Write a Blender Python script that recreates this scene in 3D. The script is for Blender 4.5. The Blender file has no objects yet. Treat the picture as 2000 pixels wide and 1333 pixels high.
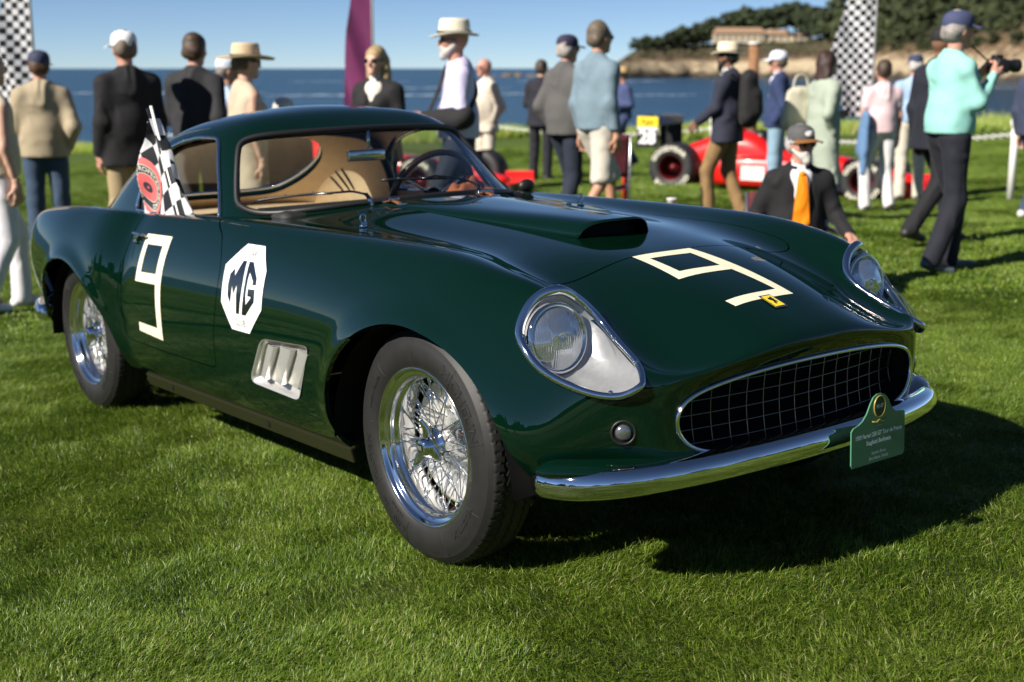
import bpy, bmesh, math, random
import numpy as np
from mathutils import Vector, Matrix, Quaternion
from mathutils.bvhtree import BVHTree

rng = np.random.default_rng(7)
random.seed(7)
SC = bpy.context.scene
COL = SC.collection

# ------------------------------------------------------------------ frames
# The car stands on gently sloping turf; car frame: x to the nose, y to its left, z off the turf.
UP_CAR = Vector((0.03793, 0.01481, 0.99917)).normalized()
TILT = UP_CAR.rotation_difference(Vector((0, 0, 1))).to_matrix()
LAWN_N = TILT @ Vector((0, 0, 1))
def lawn_z(x, y):
    "turf height: the plane under the car, dipping a little far to the right"
    z = -(LAWN_N.x * x + LAWN_N.y * y) / LAWN_N.z
    dx, dy = x - 2.93, y + 2.64
    d, r = -.798 * dx + .603 * dy, .603 * dx + .798 * dy
    a = np.clip((d - 9.5) / 5.5, 0, 1); b = np.clip((r - 1.2) / 3.2, 0, 1)
    return z - .24 * a * a * (3 - 2 * a) * b * b * (3 - 2 * b)

# ------------------------------------------------------------------ camera
F_PX = 2549.8
YAW, PITCH, ROLL = math.radians(142.9453), math.radians(10.5901), math.radians(-2.02995)
fw = Vector((math.cos(YAW) * math.cos(PITCH), math.sin(YAW) * math.cos(PITCH), -math.sin(PITCH)))
rt = Vector((math.sin(YAW), -math.cos(YAW), 0))
up = rt.cross(fw)
rt, up = rt * math.cos(ROLL) + up * math.sin(ROLL), up * math.cos(ROLL) - rt * math.sin(ROLL)
CFW, CRT, CUP = TILT @ fw, TILT @ rt, TILT @ up
CPOS = TILT @ Vector((2.92624, -2.63584, 1.27370))
cam_data = bpy.data.cameras.new('camera')
cam = bpy.data.objects.new('camera', cam_data)
COL.objects.link(cam)
M = Matrix((CRT, CUP, -CFW)).transposed().to_4x4()
M.translation = CPOS
cam.matrix_world = M
cam_data.sensor_width = 36.0
cam_data.lens = F_PX / 2000 * 36
cam_data.clip_start = 0.05
cam_data.clip_end = 40000
cam_data.dof.use_dof = True
cam_data.dof.focus_distance = 3.38
cam_data.dof.aperture_fstop = 3.2
SC.camera = cam
def cam_point(px, py, depth):
    "point at a depth along the viewing axis behind a photo pixel (2000 x 1333)"
    d = CFW + CRT * ((px - 1000) / F_PX) + CUP * ((666.5 - py) / F_PX)
    return CPOS + d * depth
def on_lawn(px, depth):
    "foot of a standing thing seen in photo column px at that depth"
    p = cam_point(px, 400, depth)
    return Vector((p.x, p.y, float(lawn_z(p.x, p.y))))

# ------------------------------------------------------------------ sun and sky
SUN_CAR = Vector((0.03, -1.33, 1.0)).normalized()
SUN = TILT @ SUN_CAR
sun_data = bpy.data.lights.new('sun', 'SUN')
sun_data.energy = 5.0
sun_data.angle = math.radians(0.53)
sun_data.color = (1.0, 0.93, 0.83)
sun = bpy.data.objects.new('sun', sun_data)
COL.objects.link(sun)
sun.rotation_euler = SUN.to_track_quat('Z', 'Y').to_euler()
sun.location = (0, -20, 15)
world = bpy.data.worlds.new('World')
SC.world = world
world.use_nodes = True
wn = world.node_tree
bg = wn.nodes['Background']
sky = wn.nodes.new('ShaderNodeTexSky')
sky.sky_type = 'NISHITA'
sky.sun_disc = False
sky.sun_elevation = math.asin(SUN.z)
sky.sun_rotation = math.atan2(SUN.x, SUN.y)
sky.altitude = 6500
sky.air_density = 1.0
sky.dust_density = 0.0
sky.ozone_density = 3.0
wn.links.new(sky.outputs[0], bg.inputs[0])
bg.inputs[1].default_value = 0.058
vs = SC.view_settings
vs.view_transform = 'Standard'
vs.look = 'None'
vs.exposure = 0.74
vs.gamma = 1.0
vs.use_curve_mapping = False
SC.cycles.max_bounces = 10
SC.cycles.transparent_max_bounces = 16

# ------------------------------------------------------------------ materials
MATS = {}
def mat(name, col=(.5, .5, .5), rough=.5, metal=0.0, spec=None, coat=0.0, coat_rough=.03, sheen=0.0,
        noise=0.0, nscale=40.0, bump=0.0, bscale=60.0, emit=None, two=None, trans=0.0, rvar=0.0):
    """Principled material with optional colour mottling (two = second colour) and fine relief."""
    if name in MATS:
        return MATS[name]
    m = bpy.data.materials.new(name)
    m.use_nodes = True
    nt = m.node_tree
    b = nt.nodes['Principled BSDF']
    b.inputs['Base Color'].default_value = (*col, 1)
    b.inputs['Roughness'].default_value = rough
    b.inputs['Metallic'].default_value = metal
    if spec is not None: b.inputs['Specular IOR Level'].default_value = spec
    b.inputs['Coat Weight'].default_value = coat
    b.inputs['Coat Roughness'].default_value = coat_rough
    b.inputs['Sheen Weight'].default_value = sheen
    if trans: b.inputs['Transmission Weight'].default_value = trans
    tc = nt.nodes.new('ShaderNodeTexCoord')
    if two is not None or noise:
        n = nt.nodes.new('ShaderNodeTexNoise')
        n.inputs['Scale'].default_value = nscale
        n.inputs['Detail'].default_value = 5
        nt.links.new(tc.outputs['Object'], n.inputs['Vector'])
        r = nt.nodes.new('ShaderNodeValToRGB')
        c2 = two if two is not None else tuple(max(0, c * (1 - noise)) for c in col)
        c1 = col if two is not None else tuple(c * (1 + noise * .6) for c in col)
        r.color_ramp.elements[0].position = .35
        r.color_ramp.elements[1].position = .65
        r.color_ramp.elements[0].color = (*c2, 1)
        r.color_ramp.elements[1].color = (*c1, 1)
        nt.links.new(n.outputs['Fac'], r.inputs['Fac'])
        nt.links.new(r.outputs['Color'], b.inputs['Base Color'])
        if rvar:
            mr = nt.nodes.new('ShaderNodeMapRange')
            mr.inputs['To Min'].default_value = max(0, rough - rvar)
            mr.inputs['To Max'].default_value = rough + rvar
            nt.links.new(n.outputs['Fac'], mr.inputs['Value'])
            nt.links.new(mr.outputs['Result'], b.inputs['Roughness'])
    if bump:
        n2 = nt.nodes.new('ShaderNodeTexNoise')
        n2.inputs['Scale'].default_value = bscale
        n2.inputs['Detail'].default_value = 4
        nt.links.new(tc.outputs['Object'], n2.inputs['Vector'])
        bp = nt.nodes.new('ShaderNodeBump')
        bp.inputs['Strength'].default_value = bump
        bp.inputs['Distance'].default_value = .01
        nt.links.new(n2.outputs['Fac'], bp.inputs['Height'])
        nt.links.new(bp.outputs['Normal'], b.inputs['Normal'])
    if emit:
        b.inputs['Emission Color'].default_value = (*emit[:3], 1)
        b.inputs['Emission Strength'].default_value = emit[3]
    MATS[name] = m
    return m

def glass_mat(name, tint=(1, 1, 1), base=.04, grazing=1.0, rough=0.0):
    "thin sheet glass: clear with a Fresnel mirror on top"
    if name in MATS: return MATS[name]
    m = bpy.data.materials.new(name)
    m.use_nodes = True
    nt = m.node_tree
    nt.nodes.remove(nt.nodes['Principled BSDF'])
    out = nt.nodes['Material Output']
    t = nt.nodes.new('ShaderNodeBsdfTransparent'); t.inputs[0].default_value = (*tint, 1)
    g = nt.nodes.new('ShaderNodeBsdfGlossy'); g.inputs['Roughness'].default_value = rough
    lw = nt.nodes.new('ShaderNodeLayerWeight'); lw.inputs['Blend'].default_value = .5
    pw = nt.nodes.new('ShaderNodeMath'); pw.operation = 'POWER'; pw.inputs[1].default_value = 5.0
    f = nt.nodes.new('ShaderNodeMath'); f.operation = 'MULTIPLY_ADD'; f.inputs[1].default_value = 1 - base; f.inputs[2].default_value = base
    nt.links.new(lw.outputs['Facing'], pw.inputs[0]); nt.links.new(pw.outputs[0], f.inputs[0])
    mx = nt.nodes.new('ShaderNodeMixShader')
    nt.links.new(f.outputs[0], mx.inputs[0])
    nt.links.new(t.outputs[0], mx.inputs[1])
    nt.links.new(g.outputs[0], mx.inputs[2])
    nt.links.new(mx.outputs[0], out.inputs['Surface'])
    MATS[name] = m
    return m

# ------------------------------------------------------------------ object helpers
def put(o, parent=None):
    COL.objects.link(o)
    if parent is not None: o.parent = parent
    return o
def tag(o, label=None, cat=None, group=None, kind=None):
    if label: o['label'] = label
    if cat: o['category'] = cat
    if group: o['group'] = group
    if kind: o['kind'] = kind
    return o
def empty(name, loc=(0, 0, 0), rot=None, label=None, cat=None, group=None):
    o = bpy.data.objects.new(name, None)
    o.empty_display_size = .1
    o.location = loc
    if rot is not None: o.rotation_euler = rot
    COL.objects.link(o)
    return tag(o, label, cat, group)
def mesh_obj(name, verts, faces, material, parent=None, smooth=True, normals=None, loc=None):
    me = bpy.data.meshes.new(name)
    me.from_pydata([tuple(map(float, v)) for v in verts], [], [tuple(int(i) for i in f) for f in faces])
    me.update()
    if material is not None: me.materials.append(material)
    if smooth: me.polygons.foreach_set('use_smooth', [True] * len(me.polygons))
    if normals is not None:
        me.normals_split_custom_set_from_vertices([tuple(map(float, n)) for n in normals])
    o = bpy.data.objects.new(name, me)
    if loc is not None: o.location = loc
    return put(o, parent)
def fast_mesh(name, V, Q, material, parent=None, smooth=True):
    "numpy verts (n,3) and quads or tris (m,k)"
    V = np.ascontiguousarray(V, np.float32); Q = np.ascontiguousarray(Q, np.int32)
    me = bpy.data.meshes.new(name)
    k = Q.shape[1]
    me.vertices.add(len(V)); me.vertices.foreach_set('co', V.ravel())
    me.loops.add(Q.size); me.loops.foreach_set('vertex_index', Q.ravel())
    me.polygons.add(len(Q)); me.polygons.foreach_set('loop_start', np.arange(0, Q.size, k, dtype=np.int32))
    if smooth: me.polygons.foreach_set('use_smooth', np.ones(len(Q), bool))
    me.update(calc_edges=True)
    me.validate()
    if material is not None: me.materials.append(material)
    o = bpy.data.objects.new(name, me)
    return put(o, parent)

class MB:
    "collects simple shapes into one mesh"
    def __init__(s): s.v = []; s.f = []
    def add(s, V, F):
        b = len(s.v); s.v += [tuple(map(float, p)) for p in V]; s.f += [tuple(b + int(i) for i in f) for f in F]; return s
    def box(s, c, size, rot=None, bevel=0.0):
        bm = bmesh.new(); bmesh.ops.create_cube(bm, size=1)
        for v in bm.verts: v.co = Vector((v.co.x * size[0], v.co.y * size[1], v.co.z * size[2]))
        if bevel: bmesh.ops.bevel(bm, geom=bm.edges[:], offset=bevel, segments=2, affect='EDGES', profile=.6)
        if rot is not None: bmesh.ops.rotate(bm, verts=bm.verts, cent=(0, 0, 0), matrix=rot)
        bmesh.ops.translate(bm, verts=bm.verts, vec=c)
        bm.verts.index_update()
        s.add([v.co for v in bm.verts], [[v.index for v in f.verts] for f in bm.faces]); bm.free(); return s
    def tube(s, pts, rad, n=8, caps=True, closed=False, squash=None):
        V, F = tube_geo(pts, rad, n, caps, closed, squash); return s.add(V, F)
    def ball(s, c, r, seg=12, rings=8):
        bm = bmesh.new(); bmesh.ops.create_uvsphere(bm, u_segments=seg, v_segments=rings, radius=1)
        r = (r, r, r) if not hasattr(r, '__len__') else r
        bm.verts.index_update()
        s.add([(c[0] + v.co.x * r[0], c[1] + v.co.y * r[1], c[2] + v.co.z * r[2]) for v in bm.verts],
              [[v.index for v in f.verts] for f in bm.faces]); bm.free(); return s
    def build(s, name, material, parent=None, smooth=True, loc=None):
        return mesh_obj(name, s.v, s.f, material, parent, smooth, loc=loc)

def tube_geo(pts, rad, n=8, caps=True, closed=False, squash=None):
    P = np.array([tuple(p) for p in pts], float); m = len(P)
    R = np.full(m, rad, float) if np.isscalar(rad) else np.array(rad, float)
    T = np.zeros_like(P)
    if closed: T = np.roll(P, -1, 0) - np.roll(P, 1, 0)
    else:
        T[1:-1] = P[2:] - P[:-2]; T[0] = P[1] - P[0]; T[-1] = P[-1] - P[-2]
    T /= np.linalg.norm(T, axis=1, keepdims=True) + 1e-12
    a = np.array([0, 0, 1.]) if abs(T[0][2]) < .9 else np.array([1., 0, 0])
    N = np.cross(T[0], a); N /= np.linalg.norm(N)
    V = []
    for i in range(m):
        N = N - T[i] * (N @ T[i]); N /= np.linalg.norm(N) + 1e-12
        B = np.cross(T[i], N)
        for k in range(n):
            t = 2 * math.pi * k / n
            q = squash if squash else (1, 1)
            V.append(P[i] + R[i] * (math.cos(t) * N * q[0] + math.sin(t) * B * q[1]))
    F = []
    for i in range(m if closed else m - 1):
        j = (i + 1) % m
        for k in range(n):
            F.append((i * n + k, i * n + (k + 1) % n, j * n + (k + 1) % n, j * n + k))
    if caps and not closed:
        F.append(tuple(range(n))[::-1]); F.append(tuple((m - 1) * n + k for k in range(n)))
    return V, F
def lathe(profile, n=48, axis='y', close=False):
    "profile of (radius, offset along axis)"
    V = []; m = len(profile)
    for k in range(n):
        t = 2 * math.pi * k / n
        for r, o in profile:
            c, s_ = r * math.cos(t), r * math.sin(t)
            V.append((c, o, s_) if axis == 'y' else (c, s_, o) if axis == 'z' else (o, c, s_))
    F = []
    for k in range(n):
        kk = (k + 1) % n
        for i in range(m if close else m - 1):
            j = (i + 1) % m
            F.append((k * m + i, k * m + j, kk * m + j, kk * m + i))
    return V, F
def catmull(pts, sub=8, closed=False):
    P = np.array([tuple(p) for p in pts], float); n = len(P); out = []
    for i in range(n if closed else n - 1):
        if closed: p0, p1, p2, p3 = P[(i - 1) % n], P[i], P[(i + 1) % n], P[(i + 2) % n]
        else:
            p1, p2 = P[i], P[i + 1]; p0 = P[i - 1] if i else 2 * p1 - p2; p3 = P[i + 2] if i + 2 < n else 2 * p2 - p1
        for k in range(sub):
            t = k / sub
            out.append(.5 * (2 * p1 + (p2 - p0) * t + (2 * p0 - 5 * p1 + 4 * p2 - p3) * t * t + (3 * p1 - p0 - 3 * p2 + p3) * t ** 3))
    if not closed: out.append(P[-1])
    return np.array(out)
def roundpoly(pts, r, seg=6):
    "rounds the corners of a closed 2D polygon"
    P = [np.array(p, float) for p in pts]; n = len(P); out = []
    rr = [r] * n if np.isscalar(r) else r
    for i in range(n):
        a, b, c = P[i - 1], P[i], P[(i + 1) % n]
        u, v = a - b, c - b; lu, lv = np.linalg.norm(u), np.linalg.norm(v)
        d = min(rr[i], lu * .49, lv * .49)
        p, q = b + u / lu * d, b + v / lv * d
        for k in range(seg + 1):
            t = k / seg; out.append((1 - t) ** 2 * p + 2 * t * (1 - t) * b + t * t * q)
    return np.array(out)
def sdf_poly(poly, pts, margin=.06):
    "signed distance to a closed polygon (negative inside); points far outside its box just get .3"
    poly = np.asarray(poly, float); pts = np.asarray(pts, float)
    lo, hi = poly.min(0) - margin, poly.max(0) + margin
    near = np.where(((pts >= lo) & (pts <= hi)).all(1))[0]
    out = np.full(len(pts), .3)
    if len(near) == 0: return out
    q = pts[near]
    d = np.full(len(q), 1e9); inside = np.zeros(len(q), bool)
    n = len(poly)
    for i in range(n):
        a, b = poly[i], poly[(i + 1) % n]
        e = b - a; w = q - a
        t = np.clip((w @ e) / (e @ e + 1e-15), 0, 1)
        d = np.minimum(d, ((w - t[:, None] * e) ** 2).sum(1))
        c = ((a[1] <= q[:, 1]) & (b[1] > q[:, 1])) | ((b[1] <= q[:, 1]) & (a[1] > q[:, 1]))
        xx = a[0] + (q[:, 1] - a[1]) * e[0] / (e[1] if abs(e[1]) > 1e-12 else 1e-12)
        inside ^= c & (q[:, 0] < xx)
    d = np.sqrt(d)
    out[near] = np.where(inside, -d, d)
    return out
# ================================================================== CAR: surface
# control net of the right/left half: rows front to back, columns sill -> crest -> centre line
NET = [
 # grille mouth
 [(.735,0,.372),(.730,.22,.376),(.716,.37,.393),(.703,.44,.428),(.698,.462,.478),(.705,.437,.530),(.722,.34,.560),(.738,.18,.577),(.745,0,.582)],
 # lip round the mouth
 [(.735,0,.335),(.728,.24,.338),(.705,.41,.352),(.682,.495,.405),(.672,.525,.478),(.688,.503,.560),(.728,.37,.603),(.757,.19,.624),(.768,0,.630)],
 [(.68,0,.30),(.67,.27,.302),(.64,.46,.315),(.605,.575,.385),(.595,.61,.475),(.645,.555,.615),(.676,.44,.588),(.728,.19,.658),(.738,0,.664)],
 [(.55,.20,.265),(.545,.40,.27),(.525,.58,.29),(.505,.695,.37),(.505,.715,.48),(.535,.60,.705),(.572,.462,.618),(.62,.21,.702),(.632,0,.710)],
 [(.40,.46,.245),(.40,.60,.26),(.395,.70,.30),(.39,.775,.40),(.39,.778,.53),(.395,.612,.808),(.432,.460,.690),(.475,.22,.757),(.48,0,.765)],
 [(.20,.62,.235),(.20,.70,.26),(.20,.76,.31),(.20,.803,.43),(.20,.803,.62),(.20,.655,.843),(.235,.465,.770),(.26,.23,.815),(.265,0,.818)],
 [(.00,.66,.235),(.00,.72,.26),(.00,.775,.32),(.00,.812,.45),(.00,.803,.66),(.00,.665,.866),(.02,.475,.828),(.03,.24,.842),(.03,0,.846)],
 [(-.25,.68,.235),(-.25,.73,.26),(-.25,.775,.33),(-.25,.806,.47),(-.25,.795,.68),(-.25,.672,.878),(-.25,.485,.845),(-.25,.25,.868),(-.25,0,.874)],
 [(-.55,.70,.235),(-.55,.735,.26),(-.55,.772,.34),(-.55,.798,.48),(-.55,.785,.69),(-.55,.678,.884),(-.55,.50,.858),(-.55,.26,.889),(-.55,0,.897)],
 [(-.85,.70,.235),(-.85,.735,.26),(-.85,.770,.34),(-.85,.793,.48),(-.85,.78,.69),(-.85,.682,.885),(-.85,.53,.872),(-.85,.27,.910),(-.85,0,.920)],
 [(-1.15,.70,.235),(-1.15,.735,.26),(-1.15,.770,.34),(-1.15,.792,.48),(-1.15,.778,.69),(-1.15,.685,.884),(-1.15,.56,.882),(-1.15,.29,.918),(-1.15,0,.928)],
 [(-1.45,.70,.235),(-1.45,.735,.26),(-1.45,.770,.34),(-1.45,.791,.48),(-1.45,.776,.69),(-1.45,.688,.880),(-1.45,.59,.882),(-1.45,.30,.91),(-1.45,0,.92)],
 [(-1.72,.70,.235),(-1.72,.735,.26),(-1.72,.770,.34),(-1.72,.790,.48),(-1.72,.774,.69),(-1.72,.688,.874),(-1.72,.60,.878),(-1.72,.30,.89),(-1.72,0,.90)],
 [(-1.92,.70,.235),(-1.92,.735,.26),(-1.92,.770,.34),(-1.92,.789,.48),(-1.92,.772,.69),(-1.92,.688,.866),(-1.92,.60,.872),(-1.92,.30,.88),(-1.92,0,.89)],
 [(-2.05,.70,.235),(-2.05,.735,.26),(-2.05,.771,.34),(-2.06,.787,.48),(-2.06,.768,.69),(-2.06,.686,.857),(-2.05,.60,.866),(-2.05,.30,.87),(-2.05,0,.88)],
 [(-2.14,.71,.235),(-2.14,.745,.26),(-2.14,.785,.34),(-2.14,.812,.49),(-2.13,.812,.69),(-2.13,.722,.872),(-2.14,.60,.858),(-2.14,.30,.86),(-2.14,0,.87)],
 [(-2.26,.72,.235),(-2.26,.76,.26),(-2.26,.80,.34),(-2.26,.840,.50),(-2.24,.842,.70),(-2.24,.733,.888),(-2.26,.60,.848),(-2.26,.30,.85),(-2.26,0,.86)],
 [(-2.45,.72,.235),(-2.45,.76,.26),(-2.45,.805,.34),(-2.45,.838,.50),(-2.45,.838,.70),(-2.45,.725,.888),(-2.45,.58,.838),(-2.45,.30,.85),(-2.45,0,.86)],
 [(-2.72,.72,.235),(-2.72,.76,.27),(-2.72,.80,.35),(-2.72,.830,.52),(-2.72,.828,.70),(-2.72,.715,.884),(-2.72,.55,.825),(-2.72,.29,.84),(-2.72,0,.85)],
 [(-3.0,.70,.27),(-3.0,.735,.31),(-3.0,.775,.40),(-3.0,.80,.54),(-3.0,.795,.70),(-3.0,.695,.870),(-3.0,.52,.79),(-3.0,.28,.80),(-3.0,0,.81)],
 [(-3.24,.62,.34),(-3.26,.67,.38),(-3.28,.715,.46),(-3.29,.745,.57),(-3.29,.74,.70),(-3.27,.665,.845),(-3.22,.50,.745),(-3.2,.27,.745),(-3.2,0,.75)],
 [(-3.36,.52,.42),(-3.40,.58,.46),(-3.42,.63,.52),(-3.43,.655,.60),(-3.43,.655,.70),(-3.39,.62,.79),(-3.36,.48,.68),(-3.36,.26,.67),(-3.36,0,.67)],
 [(-3.38,.40,.48),(-3.43,.47,.51),(-3.46,.53,.55),(-3.475,.56,.60),(-3.475,.57,.67),(-3.45,.55,.72),(-3.43,.44,.63),(-3.43,.25,.61),(-3.43,0,.61)],
]
NET = np.array(NET, float)
def ghost(P):
    r0 = 2 * P[:1] - P[1:2]; r1 = 2 * P[-1:] - P[-2:-1]
    P = np.concatenate([r0, P, r1], 0)
    c0 = 2 * P[:, :1] - P[:, 1:2]
    c1 = P[:, -2:-1] * np.array([1, -1, 1.])
    return np.concatenate([c0, P, c1], 1)
def knots(P):
    G = ghost(P)
    A = (G[:-2] + 4 * G[1:-1] + G[2:]) / 6
    return (A[:, :-2] + 4 * A[:, 1:-1] + A[:, 2:]) / 6
def basis_matrix(n, sub):
    "cubic B-spline evaluation over n data rows (n + 2 ghosts)"
    rows = []
    for i in range(n - 1):
        for k in range(sub + (1 if i == n - 2 else 0)):
            t = k / sub
            w = np.zeros(n + 2)
            w[i:i + 4] = np.array([(1 - t) ** 3, 3 * t ** 3 - 6 * t * t + 4, -3 * t ** 3 + 3 * t * t + 3 * t + 1, t ** 3]) / 6
            rows.append(w)
    return np.array(rows)
CTRL = NET.copy()
for _ in range(2):
    CTRL = CTRL + .75 * (NET - knots(CTRL))
SU, SV = 14, 14
half = np.einsum('ur,rcd,vc->uvd', basis_matrix(len(NET), SU), ghost(CTRL), basis_matrix(9, SV))
half[:, -1, 1] = 0

def arch_d(x, z, c, rx, rz):
    "approximate distance outside a wheel-arch ellipse"
    q = np.sqrt(((x - c[0]) / rx) ** 2 + ((z - c[1]) / rz) ** 2)
    return (q - 1) * (rx + rz) / 2
ARCH_F, ARCH_R = ((0.0, .30), .445, .385), ((-2.555, .30), .435, .375)
# rolled arch flares
for a in (ARCH_F, ARCH_R):
    d = arch_d(half[..., 0], half[..., 2], *a)
    w = np.exp(-(np.maximum(d, 0) / .040) ** 2) * (half[..., 1] > .5) * np.clip((half[..., 2] - .2) / .15, 0, 1) * (half[..., 2] < .84)
    if a is ARCH_F: w = w * np.clip((.36 - half[..., 0]) / .26, 0, 1) ** 1.5
    half[..., 1] += .016 * w
full = np.concatenate([half * [1, -1, 1], half[:, -2::-1]], 1)      # y<0 side first
NU, NV = full.shape[:2]
def grid_normals(G):
    du = np.gradient(G, axis=0); dv = np.gradient(G, axis=1)
    n = np.cross(dv, du)
    return n / (np.linalg.norm(n, axis=-1, keepdims=True) + 1e-12)
fn = grid_normals(full)
if fn[NU // 2, NV // 2, 2] < 0: fn = -fn
idx = np.arange(NU * NV).reshape(NU, NV)
quads = np.stack([idx[:-1, :-1], idx[:-1, 1:], idx[1:, 1:], idx[1:, :-1]], -1).reshape(-1, 4)

class Sheet:
    "polygon sheet carrying vertex normals, which can be clipped along a signed field"
    def __init__(s, V, N, F): s.V = np.asarray(V, float); s.N = np.asarray(N, float); s.F = [tuple(f) for f in F]
    def clip(s, g):
        "keeps g < 0"
        g = np.where(np.abs(g) < 1e-7, 1e-7, g)
        V = list(s.V); N = list(s.N); out = []; cache = {}
        neg = (g < 0).tolist()
        for f in s.F:
            k = 0
            for i in f: k += neg[i]
            if k == 0: continue
            if k == len(f): out.append(f); continue
            nf = []
            for a, b in zip(f, f[1:] + f[:1]):
                if neg[a]: nf.append(a)
                if neg[a] != neg[b]:
                    key = (a, b) if a < b else (b, a)
                    if key not in cache:
                        t = g[key[0]] / (g[key[0]] - g[key[1]])
                        cache[key] = len(V)
                        V.append(s.V[key[0]] * (1 - t) + s.V[key[1]] * t)
                        N.append(s.N[key[0]] * (1 - t) + s.N[key[1]] * t)
                    nf.append(cache[key])
            if len(nf) > 2: out.append(tuple(nf))
        return Sheet(np.array(V), np.array(N), out).pack()
    def pack(s):
        used = sorted({i for f in s.F for i in f}); m = {j: i for i, j in enumerate(used)}
        if not used: return Sheet(np.zeros((0, 3)), np.zeros((0, 3)), [])
        s.V = s.V[used]; N = s.N[used]; s.N = N / (np.linalg.norm(N, axis=1, keepdims=True) + 1e-12)
        s.F = [tuple(m[i] for i in f) for f in s.F]
        return s
    def boundary(s):
        e = {}
        for f in s.F:
            for a, b in zip(f, f[1:] + f[:1]):
                if (b, a) in e: del e[(b, a)]
                else: e[(a, b)] = 1
        return list(e)
    def loops(s):
        nx = {}
        for a, b in s.boundary(): nx.setdefault(a, []).append(b)
        out = []
        while nx:
            a = next(iter(nx)); lp = [a]
            while True:
                b = nx[lp[-1]].pop()
                if not nx[lp[-1]]: del nx[lp[-1]]
                if b == a or b not in nx: break
                lp.append(b)
            out.append(lp)
        return out
    def flanged(s, depth):
        "turns every free edge inwards, as sheet metal is"
        V = [s.V]; N = [s.N]; F = list(s.F); n = len(s.V); ex = {}; nrm = {}
        V2, N2 = [], []
        for a, b in s.boundary():
            d = s.V[b] - s.V[a]; o = np.cross(d, s.N[a]); o /= np.linalg.norm(o) + 1e-12
            for v in (a, b): nrm[v] = nrm.get(v, 0) + o
        for v, o in nrm.items():
            o = o / (np.linalg.norm(o) + 1e-12)
            ex[v] = n + len(V2)
            V2 += [s.V[v], s.V[v] - s.N[v] * depth]; N2 += [o, o]
        for a, b in s.boundary():
            F.append((ex[a], ex[a] + 1, ex[b] + 1, ex[b]))
        if not V2: return s
        return Sheet(np.vstack([s.V, V2]), np.vstack([s.N, N2]), F)
    def offset(s, d): return Sheet(s.V + s.N * d, s.N, s.F)
    def obj(s, name, material, parent=None): return mesh_obj(name, s.V, s.F, material, parent, True, s.N)
    def bvh(s): return BVHTree.FromPolygons([tuple(v) for v in s.V], s.F)
BODY = Sheet(full.reshape(-1, 3), fn.reshape(-1, 3), quads.tolist())
# ------------------------------------------------------------------ cabin surface (Catmull-Clark cage)
RINGS = [
 [(-.93,0,.895),(-1.0,.27,.888),(-1.13,.48,.875),(-1.37,.62,.86),(-1.65,.637,.85),(-2.0,.64,.845),(-2.35,.63,.83),(-2.72,.60,.79),(-3.06,.50,.75),(-3.2,.27,.74),(-3.22,0,.74)],
 [(-1.20,0,1.045),(-1.245,.25,1.04),(-1.34,.425,1.03),(-1.475,.55,1.02),(-1.70,.588,1.012),(-2.0,.588,1.008),(-2.3,.575,.995),(-2.57,.535,.968),(-2.80,.425,.935),(-2.90,.23,.925),(-2.92,0,.925)],
 [(-1.48,0,1.187),(-1.495,.22,1.184),(-1.535,.38,1.18),(-1.61,.482,1.174),(-1.77,.525,1.168),(-2.0,.522,1.158),(-2.2,.50,1.142),(-2.38,.44,1.122),(-2.51,.335,1.10),(-2.58,.18,1.092),(-2.60,0,1.09)],
 [(-1.62,0,1.247),(-1.63,.17,1.244),(-1.65,.285,1.238),(-1.70,.35,1.232),(-1.83,.37,1.23),(-2.0,.37,1.222),(-2.13,.35,1.209),(-2.22,.30,1.196),(-2.29,.22,1.188),(-2.33,.12,1.184),(-2.34,0,1.183)],
]
ROOF = [[(-1.82,0,1.268),(-1.83,.13,1.264),(-1.83,.25,1.250)], [(-2.0,0,1.262),(-2.0,.13,1.258),(-2.0,.25,1.245)], [(-2.15,0,1.242),(-2.15,.12,1.237),(-2.14,.22,1.226)]]
def cabin_cage():
    V = []; F = []; ids = {}
    def vid(p):
        k = tuple(round(c, 5) for c in p)
        if k not in ids: ids[k] = len(V); V.append(list(p))
        return ids[k]
    def quad(*ps):
        F.append([vid(p) for p in ps])
        F.append([vid((p[0], -p[1], p[2])) for p in reversed(ps)])
    for r in range(3):
        for j in range(10):
            quad(RINGS[r][j], RINGS[r][j + 1], RINGS[r + 1][j + 1], RINGS[r + 1][j])
    R3 = RINGS[3]
    # patch rows: front edge j0..j3, interior rows, rear edge j10..j7
    rows = [[R3[0], R3[1], R3[2], R3[3]]]
    for i in range(3): rows.append(ROOF[i] + [R3[4 + i]])
    rows.append([R3[10], R3[9], R3[8], R3[7]])
    for i in range(4):
        for k in range(3):
            quad(rows[i][k], rows[i][k + 1], rows[i + 1][k + 1], rows[i + 1][k])
    return np.array(V), F
def subdivide(V, F, levels):
    me = bpy.data.meshes.new('tmp'); me.from_pydata([tuple(v) for v in V], [], F); me.update()
    o = bpy.data.objects.new('tmp', me); COL.objects.link(o)
    md = o.modifiers.new('s', 'SUBSURF'); md.levels = levels; md.render_levels = levels; md.use_limit_surface = True
    md.boundary_smooth = 'ALL'
    dg = bpy.context.evaluated_depsgraph_get(); dg.update()
    ev = o.evaluated_get(dg).to_mesh()
    W = np.zeros(len(ev.vertices) * 3, np.float32); ev.vertices.foreach_get('co', W)
    N = np.zeros(len(ev.vertices) * 3, np.float32); ev.vertices.foreach_get('normal', N)
    G = [tuple(p.vertices) for p in ev.polygons]
    o.evaluated_get(dg).to_mesh_clear()
    bpy.data.objects.remove(o); bpy.data.meshes.remove(me)
    return W.reshape(-1, 3).astype(float), N.reshape(-1, 3).astype(float), G
cv, cf = cabin_cage()
cc = cv.copy()
for _ in range(2):
    lim = subdivide(cc, cf, 1)[0][:len(cv)]
    cc = cc + .8 * (cv - lim)
cabV, cabN, cabF = subdivide(cc, cf, 5)
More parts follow.
